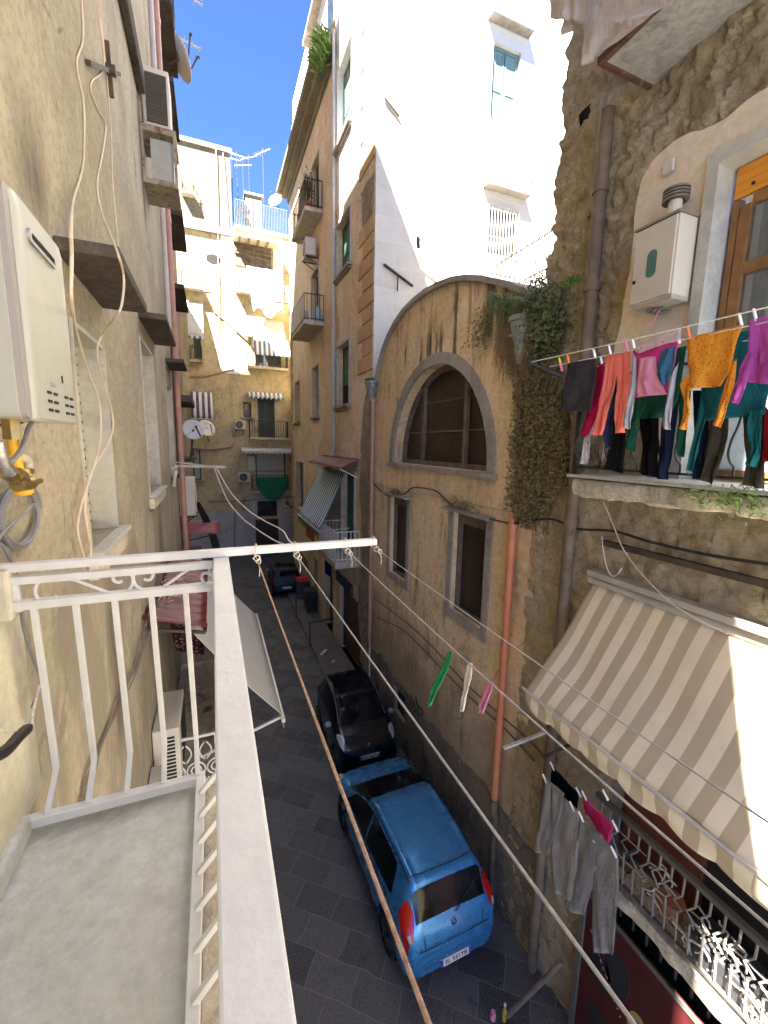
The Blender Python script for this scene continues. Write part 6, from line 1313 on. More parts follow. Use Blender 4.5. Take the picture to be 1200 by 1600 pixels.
# strips tied to the third line
for (l, r_, c, lab) in (([(701, 1019), (690, 1045), (678, 1070), (669, 1103)], [(706, 1018), (699, 1048), (684, 1078), (672, 1103)], (.03, .26, .10), 'twisted green cloth strip hanging from a clothesline'), ([(731, 1037), (727, 1062), (725, 1085), (720, 1111)], [(737, 1036), (736, 1060), (729, 1082), (723, 1111)], (.55, .53, .50), 'white cloth strip hanging from a clothesline'), ([(765, 1066), (758, 1080), (752, 1098), (750, 1113)], [(769, 1066), (767, 1082), (760, 1100), (754, 1114)], (.50, .20, .34), 'short mauve cloth strip hanging from a clothesline')):
    garment('cloth_strip', lab, 'cloth strip', mat_c('strip cloth', c), [(l, r_)], .538, 'cloth strips on the clothesline', amp=.004, seed=3)
# ---- sheets hanging from the upper balcony
sh = cloth('off-white sheet', (.62, .56, .54), transl=.35)
def sheet_px(L, Rr, x, amp, seed):
    m = MB(); strip(m, L, Rr, x, seed, amp, cols=30, sub=6); return m
tag(sheet_px([(850, -60), (856, -20), (859, 28)], [(936, -90), (925, -40), (914, 38)], 3.40, .03, 1).build('hanging_sheet', sh, smooth=True, solid=.003), 'pointed end of a pale sheet in front of the white wall, top of the picture', 'sheet', 'sheets hanging from the upper balcony')
tag(sheet_px([(916, -60), (914, 20), (912, 60), (911, 104)], [(1100, -110), (1062, -10), (1020, 25), (946, 78)], 3.50, .035, 4).build('hanging_sheet', sh, smooth=True, solid=.003), 'larger pale pink sheet draped over the edge of the upper balcony', 'sheet', 'sheets hanging from the upper balcony')
tag(sheet_px([(878, -60), (880, 10), (879, 58)], [(925, -70), (920, 0), (913, 34)], 3.45, .02, 9).build('hanging_sheet', sh, smooth=True, solid=.003), 'narrow corner of sheet between the two larger ones', 'sheet', 'sheets hanging from the upper balcony')
# ---- ivy and weeds
def leaf_mat(name, a, b2):
    k = NT(name); c = k.mix(k.ramp(k.noise(7, 4), .35, .65), a, b2); c = k.mix(k.ramp(k.n('TexWhiteNoise', {'Vector': k.map((90, 90, 90))}, noise_dimensions='3D').outputs[0], 0, 1, 0, .4), c, tuple(v*1.7 for v in b2))
    return k.out(c, .55, spec=.3)
M['ivy'] = leaf_mat('ivy leaves', (.085, .078, .026), (.17, .145, .055)); M['weed'] = leaf_mat('fresh weeds', (.055, .11, .02), (.12, .20, .04)); M['dryweed'] = leaf_mat('dry strands', (.15, .10, .05), (.22, .15, .08)); M['dark_leaf'] = leaf_mat('dark bush leaves', (.045, .058, .018), (.11, .12, .038))
def leaf(m, p, s, nrm, rnd):
    n = Vector(nrm)+Vector((rnd.uniform(-.9, .9), rnd.uniform(-.9, .9), rnd.uniform(-.7, .7))); n.normalize()
    t = n.orthogonal().normalized(); b_ = n.cross(t); a = rnd.uniform(0, 6.3); u = t*math.cos(a)+b_*math.sin(a); v = n.cross(u)
    m.add([p-u*s, p+v*s*.55+n*s*.2, p+u*s, p-v*s*.55+n*s*.2], [(0, 1, 2, 3)])
ivy_poly = [pr(*p) for p in [(835, 480), (868, 470), (884, 560), (893, 620), (896, 740), (880, 790), (850, 805), (820, 800), (797, 805), (800, 740), (806, 680), (812, 620), (800, 570), (812, 520)]]
def inpoly(a, z, P):
    c = False; n = len(P)
    for i in range(n):
        (x1, y1), (x2, y2) = P[i], P[i-1]
        if (y1 > z) != (y2 > z) and a < (x2-x1)*(z-y1)/(y2-y1)+x1: c = not c
    return c
rnd = random.Random(21); iv = thing('ivy', 'creeper covering the wall between the chapel and the tuff house', 'ivy', (4.3, 4.9, -1))
mA, mB2 = MB(), MB(); amin, amax = min(p[0] for p in ivy_poly), max(p[0] for p in ivy_poly); zmin, zmax = min(p[1] for p in ivy_poly), max(p[1] for p in ivy_poly)
cnt = 0
while cnt < 12500:
    a, z = rnd.uniform(amin-.1, amax+.1), rnd.uniform(zmin-.3, zmax+.1)
    n1 = noise.fractal(Vector((a*2.2, z*1.3, 4)), 1, 2, 4)
    if not inpoly(a+.10*n1, z+.25*n1, ivy_poly): continue
    dens = .95 if n1 > -.15 else .35
    if z < 0 and a > 4.55 and noise.noise(Vector((a*3, z*.5, 9))) > .18: dens *= .15
    if rnd.random() > dens: continue
    dpt = .05+rnd.random()**1.5*.10*(1+.8*n1)
    leaf(mA if rnd.random() < .68 else mB2, RF.p(a, dpt, z), rnd.uniform(.011, .034), (-1, 0, .3), rnd); cnt += 1
mA.build('foliage', M['ivy'], iv, fix=False); mB2.build('dry_foliage', M['dryweed'], iv, fix=False)
m = MB()
for k in range(24):
    a = rnd.uniform(4.5, 5.25); z = -1.2; pts = []
    while z < 2.0: pts.append(RF.p(a, .04, z)); z += .25; a += rnd.uniform(-.07, .07)
    m.tube(curve(pts, 2), .010, 4)
m.build('stems', M['dryweed'], iv)
bu = thing('wall_shrub', 'dark bushy plant growing over the chapel corner above the zinc funnel', 'shrub', (4.3, 4.8, 2))
m = MB(); c0 = [PX(850, 478, x=4.25), PX(858, 505, x=4.22), PX(840, 470, x=4.25), PX(856, 530, x=4.25), PX(862, 488, x=4.2)]
for k in range(5200):
    c = c0[k % 5]; v = Vector((rnd.gauss(0, .10), rnd.gauss(0, .13), rnd.gauss(0, .15)))
    v.z -= max(0, v.length-.25)*.6; leaf(m, c+v, rnd.uniform(.010, .036), (-1, -.3, .5), rnd)
m.build('foliage', M['dark_leaf'], bu, fix=False)
wd = thing('weeds', 'bright green tufts and trailing strands on the right shoulder of the chapel roof', 'weeds', (4.3, 5.8, 2.4))
m = MB(); md = MB()
for k in range(2600):
    u = rnd.uniform(768, 845); v = lerp(455, 470, (u-768)/77)+abs(rnd.gauss(0, 20))*(1 if u < 822 else .6); p = PX(u, v, x=4.28-rnd.random()*.16)
    d = Vector((-.3+rnd.gauss(0, .3), rnd.gauss(0, .5), rnd.uniform(-.5, 1))).normalized(); L = rnd.uniform(.05, .16); s = d.orthogonal().normalized()*.006
    m.add([p-s, p+s, p+d*L+Vector((0, 0, -.03))], [(0, 1, 2)])
for k in range(420):
    u = rnd.uniform(778, 830); v = rnd.uniform(475, 520); p = PX(u, v, x=4.30-rnd.random()*.12); L = rnd.uniform(.25, .9)
    pts = [p+Vector((.02*math.sin(q*.8+k), .035*q*rnd.uniform(-.5, .7), -L*q/5)) for q in range(6)]
    for i in range(5): s = Vector((0, .004, 0)); md.add([pts[i]-s, pts[i]+s, pts[i+1]+s, pts[i+1]-s], [(0, 1, 2, 3)])
m.build('green_tufts', M['weed'], wd, fix=False); md.build('dry_strands', M['dryweed'], wd, fix=False)
m = MB()
for k in range(260):
    u = 757+rnd.gauss(0, 9); v = rnd.uniform(480, 545); leaf(m, PX(u-(v-500)*.25, v, x=4.30), rnd.uniform(.02, .035), (-1, 0, .2), rnd)
m.build('broad_leaves', M['ivy'], wd, fix=False)
def tuft(lab, c, n, s, mt, grp=None, spread=.12, up=1.0, name='weed_tuft', F_=None):
    m = MB()
    for k in range(n):
        p = Vector(c)+Vector((rnd.gauss(0, spread*.3), rnd.gauss(0, spread), rnd.gauss(0, spread*.3))); d = Vector((-.5+rnd.gauss(0, .5), rnd.gauss(0, .6), up*rnd.uniform(.2, 1))).normalized(); L = s*rnd.uniform(.5, 1); sd = d.cross(Vector((1, .3, 0))).normalized()*s*.05
        m.add([p-sd, p+sd, p+d*L*.6+sd, p+d*L+Vector((0, 0, -.2*L)), p+d*L*.6-sd], [(0, 1, 2, 3, 4)])
    return tag(m.build(name, M[mt], fix=False), lab, 'weeds', grp)
GT = 'weed tufts on ledges'
tuft('green weeds on the ledge of the smaller chapel window', RF.p(9.75, .12, -1.18), 160, .12, 'ivy', GT, .16)
tuft('green weeds on the ledge of the larger chapel window', RF.p(6.7, .12, -1.12), 160, .12, 'ivy', GT, .22)
tuft('weeds sprouting from the rusted funnel', (4.25, 11.5, 1.75), 220, .25, 'weed', GT, .06)
tuft('grass growing from the edge of the middle balcony slab', (3.74, 1.95, -.36), 260, .09, 'weed', GT, .18)
tuft('small weed on the tuff corner above the shrub', PX(893, 443, x=4.25), 90, .12, 'weed', GT, .08)
tuft('moss along the foot of the tuff wall', (4.1, 3.55, -7.98), 200, .08, 'ivy', GT, .25)
# ------------------------------------------------------------------ balconies of the right-hand row
def balcony(name, lab, F, a0, a1, out, z, h, n, mt_rail, mt_slab='slab', th=.16, grp='small balconies far down the street', side=True, r=.012):
    t = thing(name, lab, 'balcony', F.p((a0+a1)/2, out/2, z), grp)
    MB().fbox(F, a0, a1, .002, out, z-th, z).build('slab', M[mt_slab], t, bevel=.02)
    m = MB(); c = .04
    for zz in (z+.08, z+h):
        m.bar(F.p(a0+c, out-c, zz), F.p(a1-c, out-c, zz), .03, .03)
        m.bar(F.p(a0+c, 0, zz), F.p(a0+c, out-c, zz), .03, .03); m.bar(F.p(a1-c, 0, zz), F.p(a1-c, out-c, zz), .03, .03)
    for i in range(n+1): a = lerp(a0+c, a1-c, i/n); m.tube([F.p(a, out-c, z), F.p(a, out-c, z+h)], r, 5)
    k = max(2, int(out/.14))
    for i in range(k):
        for a in (a0+c, a1-c): m.tube([F.p(a, out*i/k+.02, z), F.p(a, out*i/k+.02, z+h)], r, 5)
    m.build('railing', M[mt_rail], t)
    return t
t = balcony('balcony', 'top balcony of the ochre house with a black railing and a potted plant', RF, 17.7, 20.6, .71, 9.12, 1.0, 20, 'black_iron')
pt = thing('potted_plant', 'tall green plant in a terracotta pot on the top ochre balcony', 'potted plant', RF.p(17.95, .5, 9.12))
MB().lathe(RF.p(17.95, .5, 9.12), [(.10, 0), (.15, .26), (.16, .26)], 14).build('pot', simple('terracotta pot', (.42, .13, .06), .8), pt, smooth=True)
rnd = random.Random(2)
def bush(n, c, sp, s, mt, par=None, name='foliage'):
    m = MB()
    for k in range(n): leaf(m, Vector(c)+Vector((rnd.gauss(0, sp[0]), rnd.gauss(0, sp[1]), rnd.gauss(0, sp[2]))), rnd.uniform(s*.6, s), (-1, 0, .4), rnd)
    return m.build(name, M[mt], par, fix=False)
bush(700, RF.p(17.95, .5, 9.85), (.10, .12, .28), .06, 'ivy', pt)
t = balcony('balcony', 'middle balcony of the ochre house screened with a grey sheet on its street side', RF, 17.5, 20.5, .83, 4.90, 1.0, 20, 'brownmetal', grp='small balconies far down the street')
MB().fbox(RF, 17.56, 20.44, .805, .82, 4.96, 5.85).build('screen', simple('grey screen sheet', (.40, .39, .37), .8), t)
tk = thing('bucket', 'white bucket on the middle ochre balcony', 'bucket', RF.p(17.75, .55, 4.9)); MB().lathe(RF.p(17.75, .55, 4.9), [(.13, 0), (.17, .36), (.18, .36), (.18, .40)], 14).build('pail', M['ac_white'], tk, smooth=True)
MB().tube([RF.p(17.75, .55+.18*math.cos(q), 5.28-.12*math.sin(q)) for q in [i*math.pi/8 for i in range(9)]], .008, 5).build('handle', M['black_iron'], tk)
tag(MB().lathe(RF.p(17.7, .2, 4.9), [(.12, 0), (.12, .45), (.05, .55), (.05, .6)], 12).build('water_bottle', simple('pale blue plastic', (.30, .45, .50), .3), smooth=True), 'pale blue plastic container beside the white bucket', 'container')
balcony('balcony', 'small low balcony with white railings at the near end of the row', RF, 12.8, 15.05, .86, -3.78, 1.0, 13, 'white_paint', th=.22, r=.016)
aircon('air conditioner above a green shutter high on the ochre house', RF, 18.3, 19.2, .15, .55, 7.65, 8.3)
t = thing('awning', 'long faded blue striped cloth awning slanting out over the right-hand row', 'awning', (4, 16, -2), 'awnings')
M['blue_stripe'] = striped('faded blue stripes', (.80, .86, .86), (.06, .24, .42), .26, 1, .45, dirt=(.25, .28, .28), dirt_at=.6, transl=.15)
rows = [[(lerp(4.32, 3.35, j/10), y, lerp(-.95, -3.0, j/10)-.12*math.sin(math.pi*j/10)+.02*math.sin(y*5+j)) for j in range(11)] for y in [lerp(14.3, 18.1, i/60) for i in range(61)]]
MB().grid(rows).build('canvas', M['blue_stripe'], t, smooth=True, solid=.006)
rows = [[(3.35, y, -3.0-.09*j*(1+.3*math.sin(y*14))) for j in range(4)] for y in [lerp(14.3, 18.1, i/100) for i in range(101)]]
MB().grid(rows).build('fringe', simple('grey brown fringe', (.16, .17, .14), .9, 0, .3, s=20), t, smooth=True, solid=.004)
MB().bar((3.35, 14.25, -3.0), (3.35, 18.15, -3.0), .04, .04).bar((3.35, 14.3, -3.02), (4.4, 14.0, -2.9), .04, .03).bar((3.35, 18.1, -3.02), (4.4, 18.1, -2.9), .04, .03).build('frame', M['white_paint'], t)
t = thing('sheet_canopy', 'rusty red sheet canopy above the blue striped awning', 'canopy', (4.1, 15, -.5), 'sheet canopies')
rows = [[(lerp(4.39, 3.75, j/4), y, lerp(-.42, -.72, j/4)+.02*math.sin(y*26)) for j in range(5)] for y in [lerp(13.0, 17.8, i/200) for i in range(201)]]
MB().grid(rows).build('red_sheet', simple('rusty red sheet', (.20, .055, .045), .6, 0, .3, s=2, dirt=(.30, .24, .20), dirt_at=.62), t, smooth=True, solid=.006)
MB().bar((4.39, 13.1, -1.05), (3.78, 13.1, -.75), .03, .03).bar((4.39, 17.6, -1.05), (3.78, 17.6, -.75), .03, .03).build('support', M['white_paint'], t)
tag(hang(RF.p(15.4, .25, -4.05), RF.p(16.1, .35, -4.05), 0, 1.1, 1).build('hanging_cloth', cloth('navy cloth', (.02, .03, .12)), smooth=True, solid=.005), 'navy cloth hanging below the white-railed balcony', 'cloth')
tag(hang(RF.p(16.2, .75, -3.4), RF.p(17.9, .75, -3.4), 0, .5, 3).build('hanging_cloth', cloth('orange cloth', (.45, .17, .06)), smooth=True, solid=.005), 'orange cloth under the fringe of the blue awning', 'cloth')
# ground floor doors of the row
def door(lab, a0, a1, z0, z1, mt, F=RF, dep=.3):
    t = thing('door', lab, 'door', F.p((a0+a1)/2, -dep, z0), 'street doors on the right')
    MB().fbox(F, a0+.06, a1-.06, -dep-.05, -dep, z0, z1-.06).build('leaf', mt, t); MB().poly(F, [[(a0, z0), (a1, z0), (a1, z1), (a0, z1)], [(a0+.06, z0+.005), (a1-.06, z0+.005), (a1-.06, z1-.06), (a0+.06, z1-.06)]], -dep+.04, -dep-.08).build('frame', M['darkwood'], t)
    MB().fbox(F, a0+.12, a0+.16, -dep+.0, -dep+.04, lerp(z0, z1, .42), lerp(z0, z1, .48)).build('handle', M['steel'], t)
door('wide dark red metal shutter with scribbles near the pink drainpipe', 12.4, 15.2, -7.88, -5.3, slatted('dark red shutter', (.11, .035, .032), .08), dep=.2)
door('brown wooden street door in the right-hand row', 16.2, 17.6, -7.88, -5.4, simple('brown door', (.16, .07, .03), .6, 0, .2)); door('orange brown street door farther along the row', 19, 20.2, -7.88, -5.4, simple('orange door', (.30, .13, .04), .6, 0, .2))
tag(MB().fbox(RF, 13.5, 15.5, .002, .07, -5.25, -4.85).build('shop_sign', simple('dark blue sign', (.012, .035, .09), .5, 0, .2), bevel=.01), 'dark blue blank fascia above the red metal shutter', 'sign')
tag(MB().fbox(RF, 21.0, 23.0, .002, .05, -6.4, -5.9).build('shop_sign', simple('ochre fascia', (.30, .20, .08), .6, 0, .2)), 'ochre fascia panel beyond the street doors', 'sign')
# weeds on the cornice and on the corner
tuft('bright green plant growing from the cornice beside the grey drainpipe', RF.p(15.9, .45, 12.9), 260, .55, 'weed', GT, .32, up=1.4)
# flank wall fittings
def rod(lab, pts, r, cat='rod', name='iron_rod', mt='brownmetal'):
    return tag(MB().tube(pts, r, 6).build(name, M[mt]), lab, cat)
p = lambda u, v, d=.05: PX(u, v, y=11.8-d)
rod('slanting iron wall tie high on the white flank', [p(601, 153), p(624, 182)], .035)
t = thing('aerial', 'thin bent aerial on the white flank above the chapel roof', 'aerial', p(680, 430)); MB().tube([p(683, 432, .1), p(655, 372, .35), p(678, 350, .6)], .018, 5).build('mast', M['brownmetal'], t)
m = MB()
for i in range(5): q = p(655, 372, .35).lerp(p(678, 350, .6), i/5); m.tube([q+Vector((0, 0, -.12)), q+Vector((0, 0, .06))], .008, 4)
m.tube([p(653, 370, .35), p(654, 388, .35)], .05, 6); m.build('elements', M['brownmetal'], t)
t = thing('iron_bracket', 'black angled iron bracket on the grey flank by the chapel roof', 'bracket', p(600, 415)); MB().tube([p(600, 413), p(645, 447)], .035, 6).tube([p(622, 428), p(621, 455)], .02, 5).build('bracket_arm', M['black_iron'], t)
rod('thin cable running down the white flank beside the windows', [p(762, 172), p(757, 290), p(752, 432)], .012, 'cable', 'cable')
rod('small iron peg on the white flank', [p(818, 35), p(818, 46)], .02); rod('dark spot of a pipe end on the white flank', [p(832, 280), p(832, 286)], .03, 'pipe end', 'pipe_end')
m = MB(); rnd = random.Random(8)
for k in range(9):
    q = Vector((4.6+rnd.random()*.8, rnd.uniform(5.0, 5.6), 2.3)); pts = [q]
    for i in range(6): q = q+Vector((rnd.uniform(-.1, .1), rnd.uniform(-.18, .12), rnd.uniform(.02, .16))); pts.append(q)
    m.tube(curve(pts, 3), .009, 4)
tag(m.build('dry_branches', M['dryweed']), 'tangle of thin dry branches above the chapel roof shoulder', 'branches')
t = thing('roof_fence', 'small white wire fence on the chapel roof against the flank', 'fence', (5, 5.5, 2.6))
m = MB()
for i in range(14): m.tube([(4.8, 5.0+.13*i, 2.1), (4.8, 5.0+.13*i, 3.25)], .009, 4)
for z in (2.7, 3.2): m.tube([(4.8, 5.0, z), (4.8, 6.7, z)], .011, 4)
m.build('wires', M['ac_white'], t)

# ------------------------------------------------------------------ the end of the street
FB = 'small balconies far down the street'
def rect(u0, v0, u1, v1): return er(u0, v0, u1, v1)
def ebal(lab, u0, u1, vs, vt, out, mt, n=16):
    a = pe(u0, vs); b = pe(u1, vs); h = pe(u0, vt)[1]-a[1]
    return balcony('balcony', lab, EF, a[0], b[0], out, a[1], h, n, mt, grp=FB, r=.016)
ebal('balcony of the yellow house hidden behind a hanging green cloth', 393, 450, 766, 742, .5, 'brownmetal')
ebal('balcony with a yellow wall behind it and plants at its foot', 389, 449, 683, 657, .6, 'brownmetal')
ebal('cluttered balcony under the white and blue awning', 386, 448, 573, 546, .7, 'brownmetal')
ebal('balcony behind the big white laundry sheet', 368, 444, 455, 425, .6, 'brownmetal')
ebal('little balcony at the left edge of the yellow house, shaded', 297, 317, 563, 542, .5, 'brownmetal', 8)
ebal('little balcony higher up at the left edge, with an orange-framed door', 283, 317, 448, 422, .55, 'brownmetal', 9)
ebal('small topmost balcony at the left edge below the weathered upper wall', 284, 303, 302, 284, .5, 'brownmetal', 8)
c_ = pe(400, 745); e_ = pe(448, 745)
m = MB(); rows = []
for i in range(15):
    f = i/14; r = []
    for j in range(31):
        g = j/30; w_ = (1-(2*g-1)**2); a = lerp(c_[0], e_[0], g); r.append(EF.p(a, .56+.03*math.sin(g*17+f*2), c_[1]-f*(.35+1.25*w_**.6)))
    rows.append(r)
tag(m.grid(rows).build('green_cloth', cloth('green cloth', (.03, .20, .10)), smooth=True, solid=.006), 'green cloth hanging over a balcony of the yellow house', 'cloth')
def flat_awning(lab, u0, u1, v0, v1, out, mt, drop, scal=0, grp='awnings', val=None):
    a = pe(u0, v0); b = pe(u1, v0); z0 = a[1]; z1 = pe(u0, v1)[1]
    t = thing('awning', lab, 'awning', EF.p((a[0]+b[0])/2, .1, z0), grp); n = 60
    rows = [[EF.p(x, lerp(.03, out, (j/8)**drop), lerp(z0, z1, (j/8))) for j in range(9)] for x in [lerp(a[0], b[0], i/n) for i in range(n+1)]]
    MB().grid(rows).build('canvas', mt, t, smooth=True, solid=.006)
    rows = [[EF.p(x, out+.004, z1-(.09+.03*math.cos(x*2*math.pi/.3)*(1 if scal else 0))*j) for j in range(3)] for x in [lerp(a[0], b[0], i/(2*n)) for i in range(2*n+1)]]
    MB().grid(rows).build('valance', val or mt, t, smooth=True, solid=.005)
    MB().bar(EF.p(a[0], out, z1), EF.p(b[0], out, z1), .04, .04).bar(EF.p(a[0], .02, z1-.5), EF.p(a[0], out, z1), .03, .03).bar(EF.p(b[0], .02, z1-.5), EF.p(b[0], out, z1), .03, .03).build('frame', M['ac_white'], t)
    return t
wh = cloth('white canvas', (.72, .72, .70), transl=.3); bl = striped('blue and white stripes', (.70, .72, .74), (.10, .15, .30), .30, 0, .5); pu = striped('dark and white stripes', (.66, .64, .66), (.075, .055, .085), .34, 0, .5)
flat_awning('long white awning with a scalloped edge above the green cloth', 376, 458, 698, 704, 1.0, wh, 1, 1)
t = flat_awning('white awning with blue striped lower edge, full in the sun', 394, 442, 497, 532, .9, wh, .9); 
a = pe(395, 532); b = pe(446, 532)
rows = [[EF.p(lerp(a[0], b[0]+.2*j/6, i/40), .91+.25*j/6, a[1]-1.1*j/6) for j in range(7)] for i in range(41)]
MB().grid(rows).build('striped_panel', bl, t, smooth=True, solid=.006)
t = flat_awning('small white awning with blue stripes at the left edge, half in the sun', 292, 316, 470, 528, .9, wh, .7, val=bl)
t = thing('awning', 'rounded awning with dark and white stripes at the left edge', 'awning', EF.p(-1, .3, 3), 'awnings')
a = pe(299, 612); b = pe(331, 612); z0 = a[1]; z1 = pe(299, 655)[1]
rows = [[EF.p(x, .05+.95*math.sin(R(j*90/10)), z1+(z0-z1)*math.cos(R(j*90/10))) for j in range(11)] for x in [lerp(a[0], b[0], i/40) for i in range(41)]]
MB().grid(rows).build('canvas', pu, t, smooth=True, solid=.006); MB().tube([EF.p(a[0], 1.0, z1), EF.p(b[0], 1.0, z1)], .03, 6).build('frame', M['ac_white'], t)
flat_awning('short scalloped blind edge above the dark door', 388, 442, 612, 618, .35, bl, 1, 1)
for (u0, v0, u1, v1, lab) in ((372, 738, 390, 752, 'air conditioner left of the green cloth'), (366, 657, 383, 671, 'air conditioner left of the yellow-backed balcony'), (384, 517, 392, 528, 'air conditioner in the sun left of the white awning')):
    r_ = rect(u0, v0, u1, v1); aircon(lab, EF, r_[0], r_[1], .1, .45, r_[2], r_[3])
r_ = rect(387, 713, 398, 735); tag(MB().fbox(EF, r_[0], r_[1], .02, .3, r_[2], r_[3]).build('wall_cabinet', M['ac_white'], bevel=.02), 'tall white cabinet on the wall beside the grey shutter', 'cabinet')
sheet_w = cloth('white laundry', (.72, .70, .72), transl=.3)
a = pe(383, 424); b = pe(436, 426)
rows = [[EF.p(lerp(a[0]+.35*f, b[0]+.1*f, g), .95+.10*math.sin(g*24+f*2)*(.4+f), a[1]-f*2.75*(1-.10*math.sin(g*9))) for g in [j/60 for j in range(61)]] for f in [i/14 for i in range(15)]]
tag(MB().grid(rows).build('laundry_sheet', sheet_w, smooth=True, solid=.006), 'large white sheet hanging in the sun at the end of the street', 'sheet')
rod('dark pole holding the laundry sheet, reaching to the right', [pe_ for pe_ in (EF.p(*[pe(425, 478)[0], 1.0, pe(425, 478)[1]]), EF.p(pe(455, 487)[0], 1.6, pe(455, 487)[1]))], .05, 'pole', 'pole')
# loggia, pipes and marks on the yellow house
r_ = rect(366, 378, 424, 424)
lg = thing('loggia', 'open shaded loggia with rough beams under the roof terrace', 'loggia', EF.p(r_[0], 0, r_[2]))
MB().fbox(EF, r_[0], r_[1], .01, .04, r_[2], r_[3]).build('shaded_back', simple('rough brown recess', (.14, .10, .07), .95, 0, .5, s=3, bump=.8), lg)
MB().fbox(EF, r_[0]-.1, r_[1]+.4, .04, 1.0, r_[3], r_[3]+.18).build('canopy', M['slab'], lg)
m = MB()
for i in range(4): m.bar(EF.p(lerp(r_[0], r_[1], (i+.5)/4), .05, r_[3]-.02), EF.p(lerp(r_[0], r_[1], (i+.5)/4), .95, r_[3]-.02), .1, .1)
m.bar(EF.p(r_[0], .1, lerp(r_[2], r_[3], .55)), EF.p(r_[1], .1, lerp(r_[2], r_[3], .40)), .08, .06).bar(EF.p(r_[0], .12, lerp(r_[2], r_[3], .7)), EF.p(r_[1], .12, lerp(r_[2], r_[3], .62)), .06, .06).build('beams', M['weathered'], lg)
ci = pe(333, 405)
tag(MB().poly(EF, [[(ci[0]+.42*math.cos(R(k*20))*(1+.1*math.sin(k*2)), ci[1]+.30*math.sin(R(k*20))) for k in range(18)]], .012, None).build('wall_hole', M['dark']), 'round dark hole in the sunlit yellow wall', 'hole')
def wpipe(lab, l, r, mt, cat='pipe', d=.06): return tag(MB().tube([EF.p(*[pe(u, v)[0], d, pe(u, v)[1]]) for u, v in l], r, 6).build('pipe' if cat == 'pipe' else 'cable', M[mt], smooth=True), lab, cat)
wpipe('rusty sloping pipe under the sunlit wall at the left', [(297, 588), (322, 588), (366, 577)], .07, 'pipe_pink')
wpipe('rusty horizontal pipe left of the long white awning', [(302, 700), (330, 702), (362, 698), (366, 692)], .06, 'pipe_pink')
wpipe('dark sagging cable across the sunlit yellow wall', [(335, 488), (355, 505), (372, 520), (392, 538)], .05, 'pipe_brown', 'cable')
wpipe('thin dark conduit running across the yellow wall under the green cloth', [(325, 783), (370, 783), (400, 780), (455, 778)], .03, 'pipe_brown', 'conduit')
wpipe('vertical conduit on the yellow wall right of the street cables', [(367, 860), (367, 800), (367, 790)], .03, 'pipe_brown', 'conduit')
wpipe('long pale rope of cables down the weathered upper wall, left one', [(337, 228), (340, 330), (342, 520)], .03, 'cable_cream', 'cable', .1)
wpipe('long pale rope of cables down the weathered upper wall, right one', [(348, 240), (355, 330), (357, 400)], .025, 'cable_cream', 'cable', .1)
tag(MB().fbox(EF, *rect(284, 350, 300, 440)[:2], -.1, -.05, *rect(284, 350, 300, 440)[2:]).build('balcony_door', simple('orange wood', (.45, .17, .05), .5)), 'orange-framed balcony door at the left edge of the yellow house', 'door')
def dish(lab, c, r, d, arm, grp='satellite dishes'):
    t = thing('satellite_dish', lab, 'satellite dish', c, grp); c = Vector(c); d = Vector(d).normalized(); u = d.orthogonal().normalized(); v = d.cross(u)
    prof = [(r*f, -.18*r*(1-f*f)) for f in (0.001, .25, .5, .75, 1)]; rows = [[c+d*h+(u*math.cos(R(k*15))+v*math.sin(R(k*15)))*q for k in range(25)] for q, h in prof]
    MB().grid(rows).build('reflector', simple('pale grey dish', (.55, .56, .56), .5, 0, .05), t, smooth=True, solid=.012)
    MB().tube([c-v*r*.9 if v.z > 0 else c+v*r*.9, c+d*r*1.0], .02*max(1, r), 5).tube([c+d*r*.95, c+d*r*1.12], .05*max(.6, r), 8).build('feed_arm', M['brownmetal'], t)
    MB().tube([c-d*.15*r, Vector(arm)], .03, 6).build('mast', M['brownmetal'], t)
dish('big pale satellite dish beside the pink drainpipe, above the white bracket', PX(302, 671, y=12.4), .27, (.3, -1, .25), PX(298, 720, y=12.6))
dish('smaller satellite dish behind the big one at the left edge', PX(323, 669, y=29.5), .55, (.5, -1, .4), PX(326, 690, y=30.9))
dish('bright dish on the roof terrace, left of the chimney', PX(380, 330, y=32.5), .55, (-.5, -1, .4), PX(380, 350, y=32.5)); dish('bright dish on the roof terrace at the far right', PX(430, 312, y=32), .5, (-.8, -1, .5), PX(440, 335, y=32))
dish('dark-backed dish high on the edge of the brown house, upper one', PX(276, 70, y=13.5), .42, (.9, -.5, .5), PX(262, 78, y=13.5)); dish('pale dish high on the edge of the brown house, lower one', PX(283, 92, y=13.5), .45, (.9, .2, .5), PX(264, 100, y=13.5))
def antenna(lab, base, h, n, grp='roof aerials', L=.9, dirn=(1, .2, 0)):
    t = thing('roof_aerial', lab, 'aerial', base, grp); b_ = Vector(base); MB().tube([b_, b_+Vector((0, 0, h))], .022, 5).build('mast', M['brownmetal'], t)
    d = Vector(dirn).normalized(); s = Vector((-d.y, d.x, 0)); m = MB().tube([b_+Vector((0, 0, h*.95))-d*L*.5, b_+Vector((0, 0, h*.95))+d*L*.5], .02, 5)
    for i in range(n): q = b_+Vector((0, 0, h*.95))+d*L*(i/(n-1)-.5); w_ = .35-.15*i/n; m.tube([q-s*w_-Vector((0, 0, .1)), q+s*w_+Vector((0, 0, .1))], .012, 4)
    m.build('elements', M['ac_white'], t)
rnd = random.Random(6)
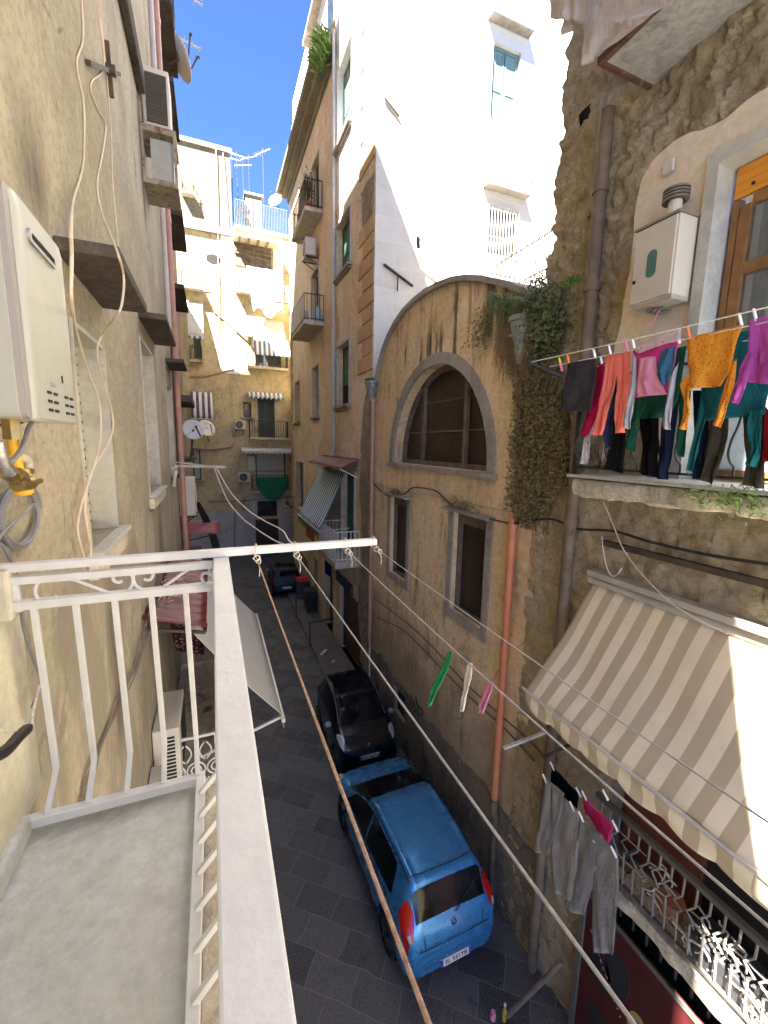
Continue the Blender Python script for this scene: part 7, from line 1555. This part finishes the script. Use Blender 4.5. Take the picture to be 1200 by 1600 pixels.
for (u, v, y, h, lab) in ((365, 345, 33, 4.0, 'leftmost aerial of the cluster on the roof terrace'), (373, 345, 33.5, 4.3, 'tall aerial with many white elements over the roof terrace'), (382, 345, 33, 3.6, 'shorter aerial above the bright left dish'), (391, 340, 34, 4.0, 'aerial just left of the terrace chimney'), (413, 340, 33, 4.3, 'thin dark aerial standing apart right of the chimney')):
    antenna(lab, PX(u, v, y=y), h, 7, L=1.1, dirn=(1, rnd.uniform(-.8, .8), .25))
for (u, v, h, lab) in ((273, 62, 1.2, 'white comb-shaped aerial on the brown house, middle of three'), (272, 30, .9, 'long thin aerial on the brown house, topmost of three'), (270, 112, .9, 'small aerial on the brown house, lowest of three')):
    antenna(lab, PX(u, v, y=13.8), h, 8, L=1.4, dirn=(1, .1, -.1))
t = thing('chimney', 'square rendered chimney on the roof terrace', 'chimney', EF.p(4.2, -3, 13.8)); q = PX(396, 335, y=34); MB().box(q.x-.55, q.x+.55, 33.6, 34.4, 13.8, q.z+1.0).build('stack', M['weathered'], t); MB().box(q.x-.65, q.x+.65, 33.5, 34.5, q.z+1.002, q.z+1.15).build('cap', M['greystone'], t)
t = thing('terrace_railing', 'blue-grey railing along the roof terrace of the yellow house', 'railing', EF.p(3.5, 0, 13.9))
m = MB()
for i in range(34): m.tube([(1.95+.1*i, 31.05, 13.85), (1.95+.1*i, 31.05, 15.4)], .018, 4)
m.bar((1.95, 31.05, 15.4), (5.3, 31.05, 15.4), .05, .04); m.build('bars', simple('grey iron', (.13, .14, .16), .5, .3), t)
# small things at the left below the bracket
aircon('grey air conditioner beside the pink drainpipe below the white bracket', L2, 11.0, 11.8, .08, .42, -1.75, -.85, fan=True)
t = thing('sheet_canopy', 'crumpled dark red sheet canopy low beside the pink drainpipe', 'canopy', (-.5, 12, -2.3), 'sheet canopies')
rows = [[(lerp(-.84, .12, j/5), y, -2.25-.08*j/5+.03*math.sin(y*22)) for j in range(6)] for y in [lerp(11.6, 13.2, i/60) for i in range(61)]]
MB().grid(rows).build('red_sheet', simple('crumpled red sheet', (.25, .035, .045), .5, 0, .2), t, smooth=True, solid=.006); MB().bar((-.84, 11.7, -2.55), (.1, 11.7, -2.35), .03, .03).bar((-.84, 13.1, -2.55), (.1, 13.1, -2.35), .03, .03).build('support', M['brownmetal'], t)
m = MB()
for k in range(6): m.tube(curve([PX(305+k*1.2, 785, y=12.8), PX(318+k*2, 815, y=13.0), PX(330+k*2, 845, y=13.0), PX(337+k*2.4, 880, y=13.0), PX(345+k*3, 930, y=13.0)], 4), .022, 5)
tag(m.build('cable_bundle', M['black_rubber'], smooth=True), 'thick bundle of black cables dropping beside the red sheet canopy', 'cables')
tag(MB().tube([PX(274, 728, x=-.72), PX(274, 742, x=-.66), PX(272, 760, x=-.7)], .03, 6).build('floodlight', M['ac_white']), 'small pale fitting under the near end of the white bracket', 'fitting')
